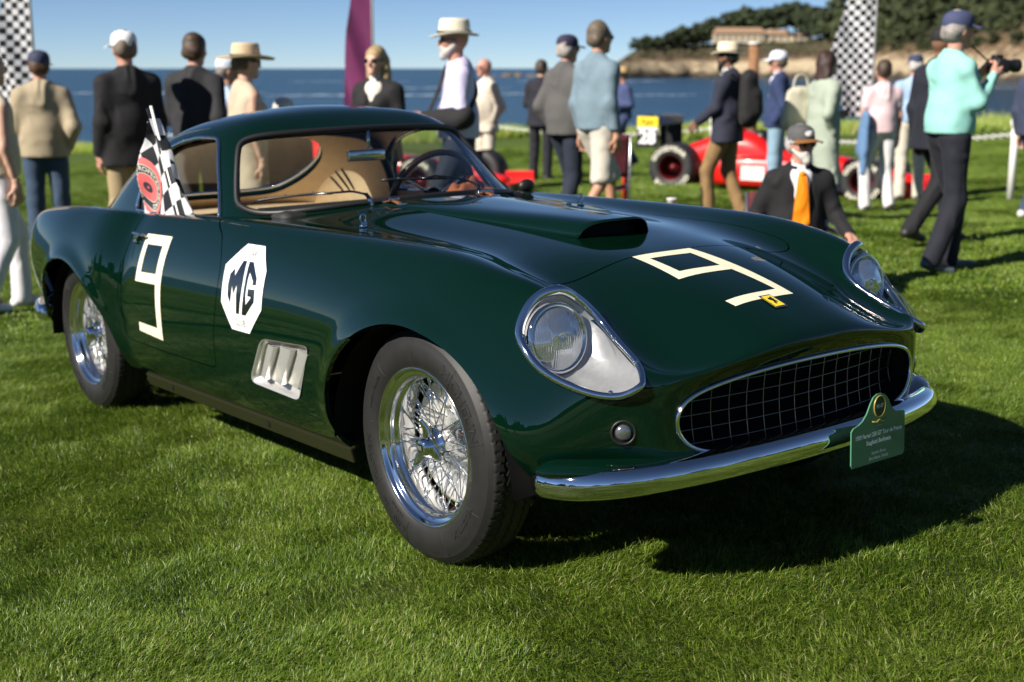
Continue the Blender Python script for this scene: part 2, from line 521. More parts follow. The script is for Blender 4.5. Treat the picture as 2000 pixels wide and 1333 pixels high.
if cabN[np.argmax(cabV[:, 2]), 2] < 0: cabN = -cabN; cabF = [f[::-1] for f in cabF]
CABIN = Sheet(cabV, cabN, cabF)
# ------------------------------------------------------------------ car materials
PAINT = mat('green_paint', (.0009, .0098, .0048), .5, spec=0.0, coat=1.0, coat_rough=.006)
PAINT.node_tree.nodes['Principled BSDF'].inputs['Coat IOR'].default_value = 1.62
CHROME = mat('chrome', (.80, .81, .82), .04, 1.0)
ALU = mat('polished_aluminium', (.80, .80, .79), .10, 1.0)
SATIN = mat('satin_aluminium', (.72, .71, .68), .38, .75, bump=.05, bscale=300)
BUCKET = mat('headlight_bucket_silver', (.44, .44, .45), .40, .6, noise=.06, nscale=60, bump=.05, bscale=120)
RUBBER = mat('black_rubber', (.012, .012, .012), .45)
TYRE = mat('tyre_rubber', (.0105, .0102, .010), .58, noise=.22, nscale=25, bump=.06, bscale=400)
BLACK = mat('matt_black', (.006, .006, .006), .85, spec=.2)
TAPE = mat('cream_tape', (.72, .68, .50), .7, noise=.05, nscale=60, bump=.08, bscale=500)
WHITE = mat('white_vinyl', (.82, .82, .82), .35)
INK = mat('black_vinyl', (.006, .006, .007), .2, coat=.6)
GREYINK = mat('grey_print', (.08, .08, .08), .5)
TAN = mat('tan_leather', (.42, .24, .115), .55, noise=.08, nscale=30, bump=.1, bscale=250)
CREAM = mat('cream_leather', (.62, .47, .30), .55, noise=.06, nscale=30, bump=.08, bscale=250)
DASH = mat('dash_crackle', (.012, .012, .013), .6, bump=.2, bscale=600)
BROWN = mat('brown_strap', (.16, .055, .02), .5, bump=.15, bscale=200)
GLASS = glass_mat('window_glass', (.86, .89, .87))
PLEXI = glass_mat('clear_plexi', (.95, .96, .96))
def lens_mat():
    m = bpy.data.materials.new('fluted_lamp_lens'); m.use_nodes = True; nt = m.node_tree
    b = nt.nodes['Principled BSDF']
    b.inputs['Base Color'].default_value = (.62, .65, .68, 1); b.inputs['Metallic'].default_value = .85; b.inputs['Roughness'].default_value = .12
    b.inputs['Coat Weight'].default_value = 1
    return m
LENS = lens_mat()

def text_geo(s, size=1.0, shear=0.0, bold=0.0, extrude=0.0):
    cu = bpy.data.curves.new('t', 'FONT'); cu.body = s; cu.size = size; cu.shear = shear; cu.offset = bold
    cu.align_x = 'CENTER'; cu.align_y = 'CENTER'; cu.extrude = extrude; cu.resolution_u = 3
    o = bpy.data.objects.new('t', cu); COL.objects.link(o)
    dg = bpy.context.evaluated_depsgraph_get(); dg.update()
    me = bpy.data.meshes.new_from_object(o.evaluated_get(dg))
    V = [tuple(v.co) for v in me.vertices]; F = [tuple(p.vertices) for p in me.polygons]
    bpy.data.meshes.remove(me); bpy.data.objects.remove(o); bpy.data.curves.remove(cu)
    return V, F

CAR = empty('vintage_sports_car', (0, 0, 0), TILT.to_euler(),
            'dark green vintage coupe with cream number 9 on hood and door', 'car')

# ------------------------------------------------------------------ cut the sheet metal
BV = BODY.bvh()
def x_(s): return s.V[:, 0]
def y_(s): return s.V[:, 1]
def z_(s): return s.V[:, 2]
def arches(s):
    f = np.minimum(arch_d(x_(s), z_(s), *ARCH_F), arch_d(x_(s), z_(s), *ARCH_R))
    return np.where(z_(s) < .78, f, .3)
body = BODY.clip(-arches(BODY))
BASE = np.array(RINGS[0])[:, :2]
foot = catmull(BASE, 6)
foot = np.vstack([foot, foot[-2:0:-1] * [1, -1]])
def cabin_hole(s, inset=.012):
    g = sdf_poly(foot, s.V[:, :2]) + inset
    return np.where(z_(s) > .70, g, .3)
body = body.clip(-cabin_hole(body))
# headlight mouth in its own plane
LRING = np.array([(.407,.588,.789),(.380,.645,.763),(.386,.694,.697),(.436,.704,.640),(.494,.687,.597),(.575,.637,.560),(.633,.592,.553),(.668,.556,.574),(.655,.532,.592),(.617,.512,.617),(.575,.502,.637),(.530,.495,.658),(.478,.489,.688),(.440,.497,.722),(.415,.535,.764)])
lc = LRING.mean(0)
la = LRING[7] - LRING[0]; la /= np.linalg.norm(la)
lb = LRING[3] - LRING[11]; lb -= la * (lb @ la); lb /= np.linalg.norm(lb)
ln = np.cross(la, lb); ln *= np.sign(ln[0])
def to2(P, side):
    Q = P * np.array([1, side, 1.]) - lc
    return np.stack([Q @ la, Q @ lb], 1)
ring_fine = catmull(LRING, 8, closed=True)
ring2 = to2(ring_fine, 1)
for side in (-1, 1):
    s = body
    g = sdf_poly(ring2, to2(s.V, side))
    g = np.where((x_(s) > .30) & (y_(s) * side > .38) & (z_(s) > .5), g, .3)
    body = s.clip(-g)
# side vents
VENT = roundpoly([(-.838, .543), (-.505, .560), (-.632, .368), (-.972, .379)], [.04, .045, .04, .045])
g = np.where(np.abs(y_(body)) > .5, sdf_poly(VENT, body.V[:, [0, 2]]), .3)
body = body.clip(-g)
# hood panel
HOODP = np.array([(-.955, 0), (-.955, -.15), (-.950, -.36), (-.925, -.435), (-.86, -.452), (-.5, -.468), (-.2, -.485), (.12, -.502), (.20, -.502), (.243, -.475), (.247, -.42), (.24, -.3), (.232, -.15), (.230, 0)])
HOODP = np.vstack([HOODP, HOODP[-2:0:-1] * [1, -1]])
g = np.where((z_(body) > .6), sdf_poly(catmull(HOODP, 4, closed=True), body.V[:, :2]), .3)
hood = body.clip(g + .0024)
body = body.clip(-g + .0024)
# doors
DOORP = np.array([(-1.36, 1.0), (-1.35, .89), (-1.30, .865), (-1.245, .840), (-1.20, .78), (-1.180, .727), (-1.182, .66), (-1.188, .60), (-1.212, .515), (-1.226, .43), (-1.23, .40), (-1.25, .385), (-1.65, .382), (-2.0, .388), (-2.05, .40), (-2.065, .5), (-2.06, .7), (-2.04, .80), (-2.02, 1.0)])
doors = []
for side in (-1, 1):
    g = np.where((y_(body) * side > .4) & (z_(body) > .33), sdf_poly(DOORP, body.V[:, [0, 2]]), .3)
    doors.append(body.clip(g + .0022))
    body = body.clip(-g + .0022)
body_o = body.flanged(.014).obj('body', PAINT, CAR)
hood_o = hood.flanged(.012).obj('hood', PAINT, CAR)
door_r = doors[0].flanged(.014).obj('door', PAINT, CAR)
door_l = doors[1].flanged(.014).obj('door', PAINT, CAR)

def snap(x, a, kind='side', side=-1, off=0.0, bv=None):
    "point and normal on the bodywork"
    bv = bv or BV
    if kind == 'side': r = bv.ray_cast(Vector((x, 3 * side, a)), Vector((0, -side, 0)))
    else: r = bv.ray_cast(Vector((x, a, 3)), Vector((0, 0, -1)))
    h, n = r[0], r[1]
    if h is None: return None, None
    vs_ = BODY.F[r[2]]
    n = Vector(BODY.N[list(vs_)].mean(0)).normalized() if bv is BV else n
    return h + n * off, n
def decal(name, polys, material, parent, kind='side', off=.0012, step=.03, side=-1):
    from mathutils.geometry import tessellate_polygon
    pl = [[Vector((p[0], p[1], 0)) for p in q] for q in polys]
    flat = [v for q in pl for v in q]
    tris = tessellate_polygon(pl)
    bm = bmesh.new(); vv = [bm.verts.new(v) for v in flat]
    for t in tris:
        try: bm.faces.new([vv[i] for i in t])
        except ValueError: pass
    return drape(bm, name, material, parent, kind, off, step, side)
def drape(bm, name, material, parent, kind='side', off=.0012, step=.03, side=-1):
    xs = [v.co.x for v in bm.verts]; ys = [v.co.y for v in bm.verts]
    for ax, lo, hi in ((0, min(xs), max(xs)), (1, min(ys), max(ys))):
        t = lo + step
        while t < hi:
            co = Vector((t, 0, 0)) if ax == 0 else Vector((0, t, 0))
            no = Vector((1, 0, 0)) if ax == 0 else Vector((0, 1, 0))
            bmesh.ops.bisect_plane(bm, geom=bm.verts[:] + bm.edges[:] + bm.faces[:], plane_co=co, plane_no=no)
            t += step
    bm.verts.index_update()
    V = []; N = []
    for v in bm.verts:
        h, n = snap(v.co.x, v.co.y, kind, side, off)
        V.append(h); N.append(n)
    F = []
    for f in bm.faces:
        q = [v.index for v in f.verts]
        if len(q) < 3 or f.calc_area() < 1e-9: continue
        c = (Vector(V[q[1]]) - Vector(V[q[0]])).cross(Vector(V[q[2]]) - Vector(V[q[0]]))
        F.append(q if c.dot(N[q[0]]) > 0 else q[::-1])
    bm.free()
    return mesh_obj(name, V, F, material, parent, True, N)
def drape_text(name, s, cx, cy, size, material, parent, kind='side', shear=0, off=.002, sx=1.0):
    V, F = text_geo(s, size, shear)
    bm = bmesh.new(); vv = [bm.verts.new((cx + v[0] * sx, cy + v[1], 0)) for v in V]
    for f in F:
        try: bm.faces.new([vv[i] for i in f])
        except ValueError: pass
    return drape(bm, name, material, parent, kind, off)

# number 9 on door and hood, in strips of tape
NINE = [(-1.886,.808),(-1.646,.811),(-1.655,.746),(-1.662,.690),(-1.667,.633),(-1.667,.570),(-1.668,.498),(-1.675,.427),(-1.898,.440),(-1.893,.474),(-1.713,.470),(-1.712,.529),(-1.718,.633),(-1.918,.630)]
NINE_H = [(-1.853,.772),(-1.707,.774),(-1.715,.720),(-1.720,.671),(-1.866,.668)]
tag(decal('race_number', [NINE, NINE_H[::-1]], TAPE, door_r), 'cream tape number 9 on the door')
HNINE = [(.233,-.171),(.236,.051),(.603,.076),(.602,-.148),(.571,-.154),(.569,.042),(.429,.021),(.424,-.177)]
HNINE_H = [(.272,-.140),(.278,.013),(.394,.012),(.388,-.139)]
tag(decal('race_number', [HNINE, HNINE_H[::-1]], TAPE, CAR, 'top'), 'cream tape number 9 on the hood front')
# white octagon
OCT = np.array([(-1.031,.826),(-.904,.826),(-.843,.754),(-.840,.631),(-.925,.546),(-1.055,.547),(-1.140,.630),(-1.144,.752)])
oc = OCT.mean(0)
rd = decal('roundel', [[tuple(oc + (p - oc) * 1.025) for p in OCT]], INK, CAR, off=.0008)
rd['label'] = 'white octagon sticker with black lettering'
decal('sticker_face', [[tuple(p) for p in OCT]], WHITE, rd, off=.0014)
M_ = [(-1.094,.726),(-1.067,.745),(-1.058,.722),(-1.019,.774),(-.994,.774),(-.992,.703),(-.999,.602),(-1.023,.602),(-1.032,.695),(-1.052,.662),(-1.067,.690),(-1.069,.631),(-1.092,.653),(-1.098,.689)]
G_ = [(-.975,.774),(-.945,.774),(-.897,.727),(-.895,.705),(-.921,.704),(-.920,.715),(-.953,.741),(-.958,.722),(-.960,.669),(-.954,.637),(-.921,.663),(-.925,.666),(-.946,.666),(-.948,.689),(-.899,.691),(-.896,.651),(-.951,.602),(-.981,.602),(-.977,.647),(-.976,.720)]
decal('letter', [M_], INK, rd, off=.002)
decal('letter', [G_], INK, rd, off=.002)
drape_text('lettering', 'CAR', -.972, .798, .030, GREYINK, rd, shear=.3)
drape_text('lettering', 'CLUB', -.990, .574, .033, GREYINK, rd, shear=0)
# badge on the nose
YEL = mat('badge_yellow', (.80, .60, .03), .3)
bd = decal('badge', [[(.592,-.052),(.592,-.008),(.655,-.006),(.655,-.052)]], CHROME, CAR, 'top', off=.003)
decal('badge_face', [[(.598,-.047),(.598,-.013),(.649,-.011),(.649,-.047)]], YEL, bd, 'top', off=.0045)
HORSE = [(.640,-.034),(.634,-.038),(.629,-.033),(.622,-.035),(.615,-.041),(.609,-.037),(.611,-.031),(.606,-.026),(.608,-.021),(.614,-.024),(.618,-.021),(.624,-.024),(.630,-.020),(.633,-.025),(.629,-.028),(.637,-.030)]
decal('badge_emblem', [HORSE], INK, bd, 'top', off=.006)

# ------------------------------------------------------------------ hood scoop
def scoop():
    n, m = 40, 25
    V = []; 
    for i in range(n + 1):
        t = i / n
        x = -1.00 + t * .965
        hw = .235 - .095 * t
        rise = .004 + .041 * t ** 1.4
        for j in range(m):
            u = -1 + 2 * j / (m - 1)
            y = hw * u
            b, nn = snap(x, y, 'top')
            k = (1 - abs(u) ** 5)
            V.append((x + (.045 * (1 - abs(u) ** 2.5) if i == n else .045 * t ** 6 * (1 - abs(u) ** 2.5)), y * (1 - .05 * t * k), b.z - .004 + rise * k ** .62 + .002 * k))
    F = []
    for i in range(n):
        for j in range(m - 1):
            a = i * m + j
            F.append((a, a + m, a + m + 1, a + 1))
    return V, F, n, m
sv, sf, sn, sm = scoop()
sc_o = mesh_obj('air_scoop', sv, [f[::-1] for f in sf], PAINT, hood_o)
md = sc_o.modifiers.new('thick', 'SOLIDIFY'); md.thickness = .006; md.offset = -1
front = [Vector(sv[sn * sm + j]) for j in range(sm)]
ins = []
for j in range(sm):
    p = front[j]; b, nn = snap(p.x, p.y, 'top')
    ins += [(p.x - .05, p.y * .97, p.z - .008), (p.x - .05, p.y * .97, b.z + .001)]
mesh_obj('scoop_mouth', ins, [(2 * j, 2 * j + 1, 2 * j + 3, 2 * j + 2) for j in range(sm - 1)], BLACK, hood_o)

# ------------------------------------------------------------------ headlights
def headlight(side):
    S = np.array([1, side, 1.])
    L = ring_fine * S
    c = lc * S; n = ln * S
    w = np.interp(np.arange(len(L)), np.linspace(0, len(L), 14), [1.35,1.35,1.2,1.05,1,.95,.9,.85,.85,.85,.9,1.0,1.2,1.35])
    root = mesh_obj('headlight', *tube_geo(L + n * .007, .0105 * w, 10, closed=True), CHROME, CAR)
    def rings(scales, fn, name, m, flip=False):
        k = len(L); V = []
        for s in scales: V += [fn(p, s) for p in L]
        F = []
        for i in range(len(scales) - 1):
            for j in range(k):
                a, b = i * k + j, i * k + (j + 1) % k
                F.append((a, b, b + k, a + k))
        V.append(fn(L[0], 0.0) if scales[-1] > 0 else fn(L[0], 0)); last = (len(scales) - 1) * k
        for j in range(k): F.append((last + j, last + (j + 1) % k, len(V) - 1))
        return mesh_obj(name, V, F, m, root)
    rings(np.linspace(.985, .02, 14), lambda p, s: c + (p - c) * s + n * (.006 + .034 * (1 - s * s)), 'plexi_cover', PLEXI)
    # lamp: fluted convex lens in a chrome rim, at the end of a ruled bucket
    lcen = np.array([.432, side * .608, .676])
    ax = np.array([.985, side * .05, .14]); ax /= np.linalg.norm(ax)
    e1 = np.cross([0, 0, 1.], ax); e1 /= np.linalg.norm(e1); e2 = np.cross(ax, e1)
    def rimpt(p):
        d = p - lcen; u, v = d @ e1, d @ e2; q = math.hypot(u, v) + 1e-9
        return lcen + (e1 * u + e2 * v) / q * .088 - ax * .012
    V = []; kk = len(L)
    for f in np.linspace(0, 1, 9):
        for p in L: V.append(p * (1 - f) + rimpt(p) * f - n * .030 * math.sin(f * math.pi) * min(1, np.linalg.norm(p - rimpt(p)) / .15))
    F = [(i * kk + j, i * kk + (j + 1) % kk, (i + 1) * kk + (j + 1) % kk, (i + 1) * kk + j) for i in range(8) for j in range(kk)]
    mesh_obj('bucket', V, F, BUCKET, root)
    R = .083; V = []; F = []; g_n = 84; gi = {}
    for i in range(g_n + 1):
        for k in range(g_n + 1):
            u, v = R * (2 * i / g_n - 1), R * (2 * k / g_n - 1); r = math.hypot(u, v)
            if r > R: continue
            amp = .0015 if v > -.03 else .0007
            fl = amp * abs(math.sin(u * math.pi / .0066)) + .0008 * math.sin(v * 2 * math.pi / .05 + 2.5 * (abs(u) > .03))
            fl *= min(1, (R - r) / .012) * (0 if r < .012 else 1)
            gi[(i, k)] = len(V); V.append(lcen + e1 * u + e2 * v + ax * (.020 * (1 - (r / R) ** 2) + fl))
    for i in range(g_n):
        for k in range(g_n):
            q = [gi.get(w_) for w_ in ((i, k), (i + 1, k), (i + 1, k + 1), (i, k + 1))]
            if None not in q: F.append(tuple(q))
    mesh_obj('lens', V, F, LENS, root)
    circ = [lcen + e1 * math.cos(t) * .085 + e2 * math.sin(t) * .085 for t in np.linspace(0, 2 * math.pi, 49)[:-1]]
    mesh_obj('lens_rim', *tube_geo(circ, .006, 8, closed=True), CHROME, root)
    mb = MB()
    back = [lcen + e1 * math.cos(t) * .084 - ax * .05 + e2 * math.sin(t) * .084 for t in np.linspace(0, 2 * math.pi, 49)[:-1]]
    mb.v = [tuple(p) for p in circ] + [tuple(p) for p in back]
    mb.f = [(i, (i + 1) % 48, 48 + (i + 1) % 48, 48 + i) for i in range(48)]
    mb.build('lamp_shell', CHROME, root)
    for q in (18, 46, 72, 90):
        p = L[q % len(L)]
        d = c - p; d /= np.linalg.norm(d)
        b = MB(); b.ball(p + n * .013 + d * .007, .0068, 10, 8)
        b.build('screw', CHROME, root)
    return root
for s in (-1, 1): headlight(s)
# turn lamps in dark cups
for s in (-1, 1):
    o = np.array([.628, s * .572, .463]); ax = np.array([.80, s * .6, .02]); ax /= np.linalg.norm(ax)
    e1 = np.cross([0, 0, 1.], ax); e1 /= np.linalg.norm(e1); e2 = np.cross(ax, e1)
    def disc(r, h, k=28): return [o + e1 * r * math.cos(t) + e2 * r * math.sin(t) + ax * h for t in np.linspace(0, 2 * math.pi, k + 1)[:-1]]
    rim = mesh_obj('turn_lamp', *tube_geo(disc(.029, .005), .003, 8, closed=True), RUBBER, CAR)
    V = disc(.029, .004) + [o + ax * .003]
    mesh_obj('lamp_cup', V, [(i, (i + 1) % 28, 28) for i in range(28)], BLACK, rim)
    oo = o + e1 * .004 * -s
    V = []; F = []
    for i, (r, h) in enumerate([(.020, .004), (.018, .008), (.013, .011), (.006, .0125)]):
        V += [p + ax * (.0015 if j % 2 else 0) for j, p in enumerate(disc(r, h))]
    for i in range(3):
        for k in range(28): F.append((i * 28 + k, i * 28 + (k + 1) % 28, i * 28 + 28 + (k + 1) % 28, i * 28 + 28 + k))
    F.append(tuple(range(84, 112)))
    mesh_obj('lamp_lens', V, F, mat('small_lamp_glass', (.30, .31, .32), .15, .8, coat=1), rim)

# ------------------------------------------------------------------ grille
mouth = np.concatenate([half[0] * [1, -1, 1], half[0][-2:0:-1]])      # closed loop, y<0 first
surround = mesh_obj('grille', *tube_geo(mouth + [.004, 0, 0], .0058, 10, closed=True), CHROME, CAR)
k = len(mouth)
duct = [mouth * [1, s, 1] + [dx, 0, (mouth[:, 2] - .475).mean() * 0] for dx, s in ((0, 1), (-.08, .985), (-.30, .93))]
V = np.concatenate(duct); F = [(i * k + j, i * k + (j + 1) % k, (i + 1) * k + (j + 1) % k, (i + 1) * k + j) for i in range(2) for j in range(k)] + [tuple(range(2 * k, 3 * k))]
mesh_obj('grille_duct', V, F, BLACK, surround)
loop2 = mouth[:, 1:] * [.985, 1] 
def gx(y): return .735 - .055 * (abs(y) / .46) ** 2 - .026
GBAR = mat('grille_bar', (.30, .30, .30), .3, 1.0)
def bar(pts): 
    return mesh_obj('bar', *tube_geo(pts, .0012, 6), GBAR, surround)
for y in np.arange(-.43, .44, .0575):
    zs = np.linspace(.36, .60, 121); ins_ = sdf_poly(loop2, np.stack([np.full_like(zs, y), zs], 1)) < .004
    if ins_.sum() > 6:
        zz = zs[ins_]; bar([(gx(y) - .012 * math.sin((z - zz[0]) / (zz[-1] - zz[0]) * math.pi), y, z) for z in np.linspace(zz[0], zz[-1], 7)])
for z in (.405, .441, .477, .513, .549):
    ys = np.linspace(-.48, .48, 241); ins_ = sdf_poly(loop2, np.stack([ys, np.full_like(ys, z)], 1)) < .004
    yy = ys[ins_]; bar([(gx(y) + .003 - .010 * math.sin((z - .37) / .22 * math.pi), y, z) for y in np.linspace(yy[0], yy[-1], 15)])

# ------------------------------------------------------------------ bumpers
def sweep(name, path, sec, material, parent, ends=.25):
    P = catmull(path, 10); n = len(P); T = np.gradient(P, axis=0); T /= np.linalg.norm(T, axis=1, keepdims=True)
    V = []
    L = np.concatenate([[0], np.cumsum(np.linalg.norm(np.diff(P, axis=0), axis=1))]); L_ = np.minimum(L, L[-1] - L)
    for i in range(n):
        o = np.cross(T[i], [0, 0, 1.]); o /= np.linalg.norm(o)
        sc = min(1, math.sqrt(max(0.0, 1 - (1 - min(1, (L_[i] + .0008) / .05)) ** 2)))
        for a, b in sec: V.append(P[i] + o * a * sc + np.array([0, 0, 1.]) * b * sc)
    m = len(sec)
    F = [(i * m + j, i * m + (j + 1) % m, (i + 1) * m + (j + 1) % m, (i + 1) * m + j) for i in range(n - 1) for j in range(m)]
    F += [tuple(range(m))[::-1], tuple((n - 1) * m + j for j in range(m))]
    return mesh_obj(name, V, F, material, parent)
SEC = catmull([(-.040,.026),(-.022,.040),(.004,.041),(.024,.030),(.033,.008),(.032,-.012),(.022,-.032),(.0,-.042),(-.025,-.040),(-.034,-.020)], 3, closed=True) * .93
fr = [(.455,-.706,.334),(.505,-.712,.336),(.590,-.678,.342),(.668,-.588,.350),(.728,-.44,.358),(.768,-.24,.365),(.782,0,.367)]
fr = fr + [(a, -b, c) for a, b, c in fr[-2::-1]]
fb = sweep('bumper', fr, SEC, CHROME, CAR)
for s in (-1, 1):
    b = MB(); b.box((.575, s * .640, .368), (.10, .03, .022), bevel=.005); b.build('bracket', PAINT, fb)
rr = [(-3.0,-.79,.385),(-3.10,-.78,.385),(-3.26,-.72,.39),(-3.40,-.60,.40),(-3.47,-.38,.40),(-3.49,0,.40)]
rr = rr + [(a, -b, c) for a, b, c in rr[-2::-1]]
sweep('bumper', [(a, b, c) for a, b, c in rr[::-1]], SEC, CHROME, CAR)
# roll of bodywork above the bumper ends
for s in (-1, 1):
    rp = [(.485,-.735,.372),(.545,-.715,.378),(.615,-.640,.378),(.672,-.520,.370),(.705,-.390,.362),(.725,-.25,.356)]
    if s > 0: rp = [(a, -b_, c_) for a, b_, c_ in rp[::-1]]
    sweep('valance_lip', rp, catmull([(-.03,.020),(.0,.018),(.022,.006),(.026,-.006),(.012,-.016),(-.03,-.018)], 3, closed=True), PAINT, CAR)
# ------------------------------------------------------------------ sills, floor, wheel houses
SILL = mat('sill_lawn_tint', (.016, .017, .007), .38, spec=.35)  # dark sill paint; olive base colour puts the lawn's reflection into it
for s in (-1, 1):
    b = MB(); b.box((-1.23, s * .712, .222), (1.60, .024, .050), Matrix.Rotation(s * math.radians(-14), 3, 'X'), .006); so = b.build('sill_bar', SILL, CAR, smooth=False)
    for x in (-1.78, -.98):
        V, F = lathe([(.001, 0), (.012, 0)], 16); mesh_obj('drain_hole', [(a + x, s * (.7255 + .002), c + .224) for a, bb, c in V], F, BLACK, so)
mb = MB(); mb.box((-1.30, 0, .26), (1.62, 1.36, .03)); mb.box((-1.2, 0, .23), (3.3, .9, .02)); mb.box((-2.95, 0, .42), (.7, 1.0, .25)); mb.build('floor_pan', BLACK, CAR, smooth=False)
for x0, rx in ((0.0, .44), (-2.555, .43)):
    for s in (-1, 1):
        V = []; n = 24
        for i in range(n + 1):
            t = math.pi * i / n
            for yy in (s * .775, s * .45): V.append((x0 + rx * 1.0 * math.cos(t), yy, .29 + .39 * math.sin(t)))
        F = [(2 * i, 2 * i + 1, 2 * i + 3, 2 * i + 2) for i in range(n)] + [tuple(2 * i + 1 for i in range(n + 1))]
        mesh_obj('wheel_house', V, F, BLACK, CAR)

# ------------------------------------------------------------------ side vents
for s in (-1, 1):
    back = [(p[0], p[1]) for p in VENT]
    depth = .022
    V = []; nn = len(back); cen = np.array(back).mean(0)
    for sc, dd in ((1.0, .004), (.97, .003), (.93, -.010), (.90, -depth)):
        for p in back:
            q = cen + (np.array(p) - cen) * sc
            h, n = snap(q[0], q[1], 'side', s, dd); V.append(h)
    F = [(i * nn + j, i * nn + (j + 1) % nn, (i + 1) * nn + (j + 1) % nn, (i + 1) * nn + j) for i in range(3) for j in range(nn)]
    F.append(tuple(range(3 * nn, 4 * nn)))
    vo = mesh_obj('vent_panel', V, F if s > 0 else [f[::-1] for f in F], SATIN, CAR)
    # louvres: each rises towards its rear edge
    edges = [((-.925, .398), (-.838, .522)), ((-.852, .400), (-.752, .525)), ((-.735, .404), (-.632, .531)), ((-.622, .412), (-.520, .533))]
    for i in range(3):
        (a0, b0), (a1, b1) = edges[i], edges[i + 1]
        V = []; N_ = 7
        for j in range(N_ + 1):
            f = j / N_
            for (e, w) in ((a0, a1), (b0, b1)):
                q = np.array(e) * (1 - f) + np.array(w) * f
                h, n = snap(q[0], q[1], 'side', s, -.020 + .024 * f); V.append(h)
        h1, n1 = snap(a1[0], a1[1], 'side', s, -.022); h2, n2 = snap(b1[0], b1[1], 'side', s, -.022)
        V += [h1, h2]
        F = [(2 * j, 2 * j + 1, 2 * j + 3, 2 * j + 2) for j in range(N_ + 1)]
        lo = mesh_obj('louvre', V, F, SATIN, vo, smooth=False)
        m3 = lo.modifiers.new('thick', 'SOLIDIFY'); m3.thickness = .0016

# ------------------------------------------------------------------ cabin: roof shell, windows, seals
WS = np.array([(0,.931),(.14,.929),(.28,.922),(.42,.910),(.515,.900),(.560,.903),(.578,.925),(.570,.955),(.530,1.05),(.500,1.11),(.475,1.142),(.43,1.158),(.35,1.166),(.18,1.171),(0,1.173)])
WS = np.vstack([WS, WS[-2:0:-1] * [-1, 1]])
SW = roundpoly([(-1.455,.878),(-1.60,1.10),(-1.648,1.158),(-1.80,1.160),(-1.95,1.140),(-2.08,1.108),(-2.18,1.050),(-2.236,.966),(-2.245,.872)], [.012,.05,.035,.05,.05,.05,.05,.05,.02])
RW = np.array([(-2.40,0),(-2.405,.17),(-2.43,.30),(-2.50,.385),(-2.615,.43),(-2.78,.425),(-2.935,.365),(-3.0,.25),(-3.02,.12),(-3.022,0)])
RW = np.vstack([RW, RW[-2:0:-1] * [1, -1]])
def g_ws(s): return np.where((x_(s) > -1.66) & (s.N[:, 0] > .12), sdf_poly(catmull(WS, 4, True), s.V[:, 1:]), .3)
def g_sw(s, sd): return np.where((y_(s) * sd > .40), sdf_poly(SW, s.V[:, [0, 2]]), .3)
def g_rw(s): return np.where((x_(s) < -2.3), sdf_poly(catmull(RW, 4, True), s.V[:, :2]), .3)
shell = CABIN
ws_g = shell.clip(g_ws(shell) ); shell = shell.clip(-g_ws(shell))
sw_g = []
for sd in (-1, 1):
    sw_g.append(shell.clip(g_sw(shell, sd))); shell = shell.clip(-g_sw(shell, sd))
rw_g = shell.clip(g_rw(shell)); shell = shell.clip(-g_rw(shell))
roof_o = shell.flanged(.018).obj('roof', PAINT, CAR)
def seal(sheet, name, r, m, parent, out=.003, sq=None, closed=True):
    lp = max(sheet.loops(), key=len)
    P = sheet.V[lp] + sheet.N[lp] * out
    L = np.concatenate([[0], np.cumsum(np.linalg.norm(np.diff(np.vstack([P, P[:1]]), axis=0), axis=1))])
    n = max(60, int(L[-1] / .012)); t = np.linspace(0, L[-1], n + 1)[:-1]
    PP = np.vstack([P, P[:1]])
    Q = np.stack([np.interp(t, L, PP[:, i]) for i in range(3)], 1)
    for _ in range(3): Q = (np.roll(Q, 1, 0) + 2 * Q + np.roll(Q, -1, 0)) / 4
    return mesh_obj(name, *tube_geo(Q, r, 8, closed=True), m, parent)
wso = ws_g.obj('windshield', GLASS, CAR); seal(ws_g, 'rubber_seal', .0115, RUBBER, wso)
for q, dr in zip(sw_g, (door_r, door_l)):
    if q is sw_g[0]:                                   # right window wound down to a strip at the top
        fr_ = seal(q, 'window_frame', .0075, CHROME, CAR)
    else:
        swo = q.obj('side_window', GLASS, CAR); seal(q, 'window_frame', .0075, CHROME, swo)
rwo = rw_g.obj('rear_window', GLASS, CAR); seal(rw_g, 'chrome_trim', .008, CHROME, rwo)
# lining
lin = CABIN.offset(-.022)
lin = lin.clip(-g_ws(lin) + .004); 
for sd in (-1, 1): lin = lin.clip(-g_sw(lin, sd) + .004)
lin = lin.clip(-g_rw(lin) + .004)
lin_o = Sheet(lin.V, -lin.N, [f[::-1] for f in lin.F]).obj('headlining', CREAM, CAR)
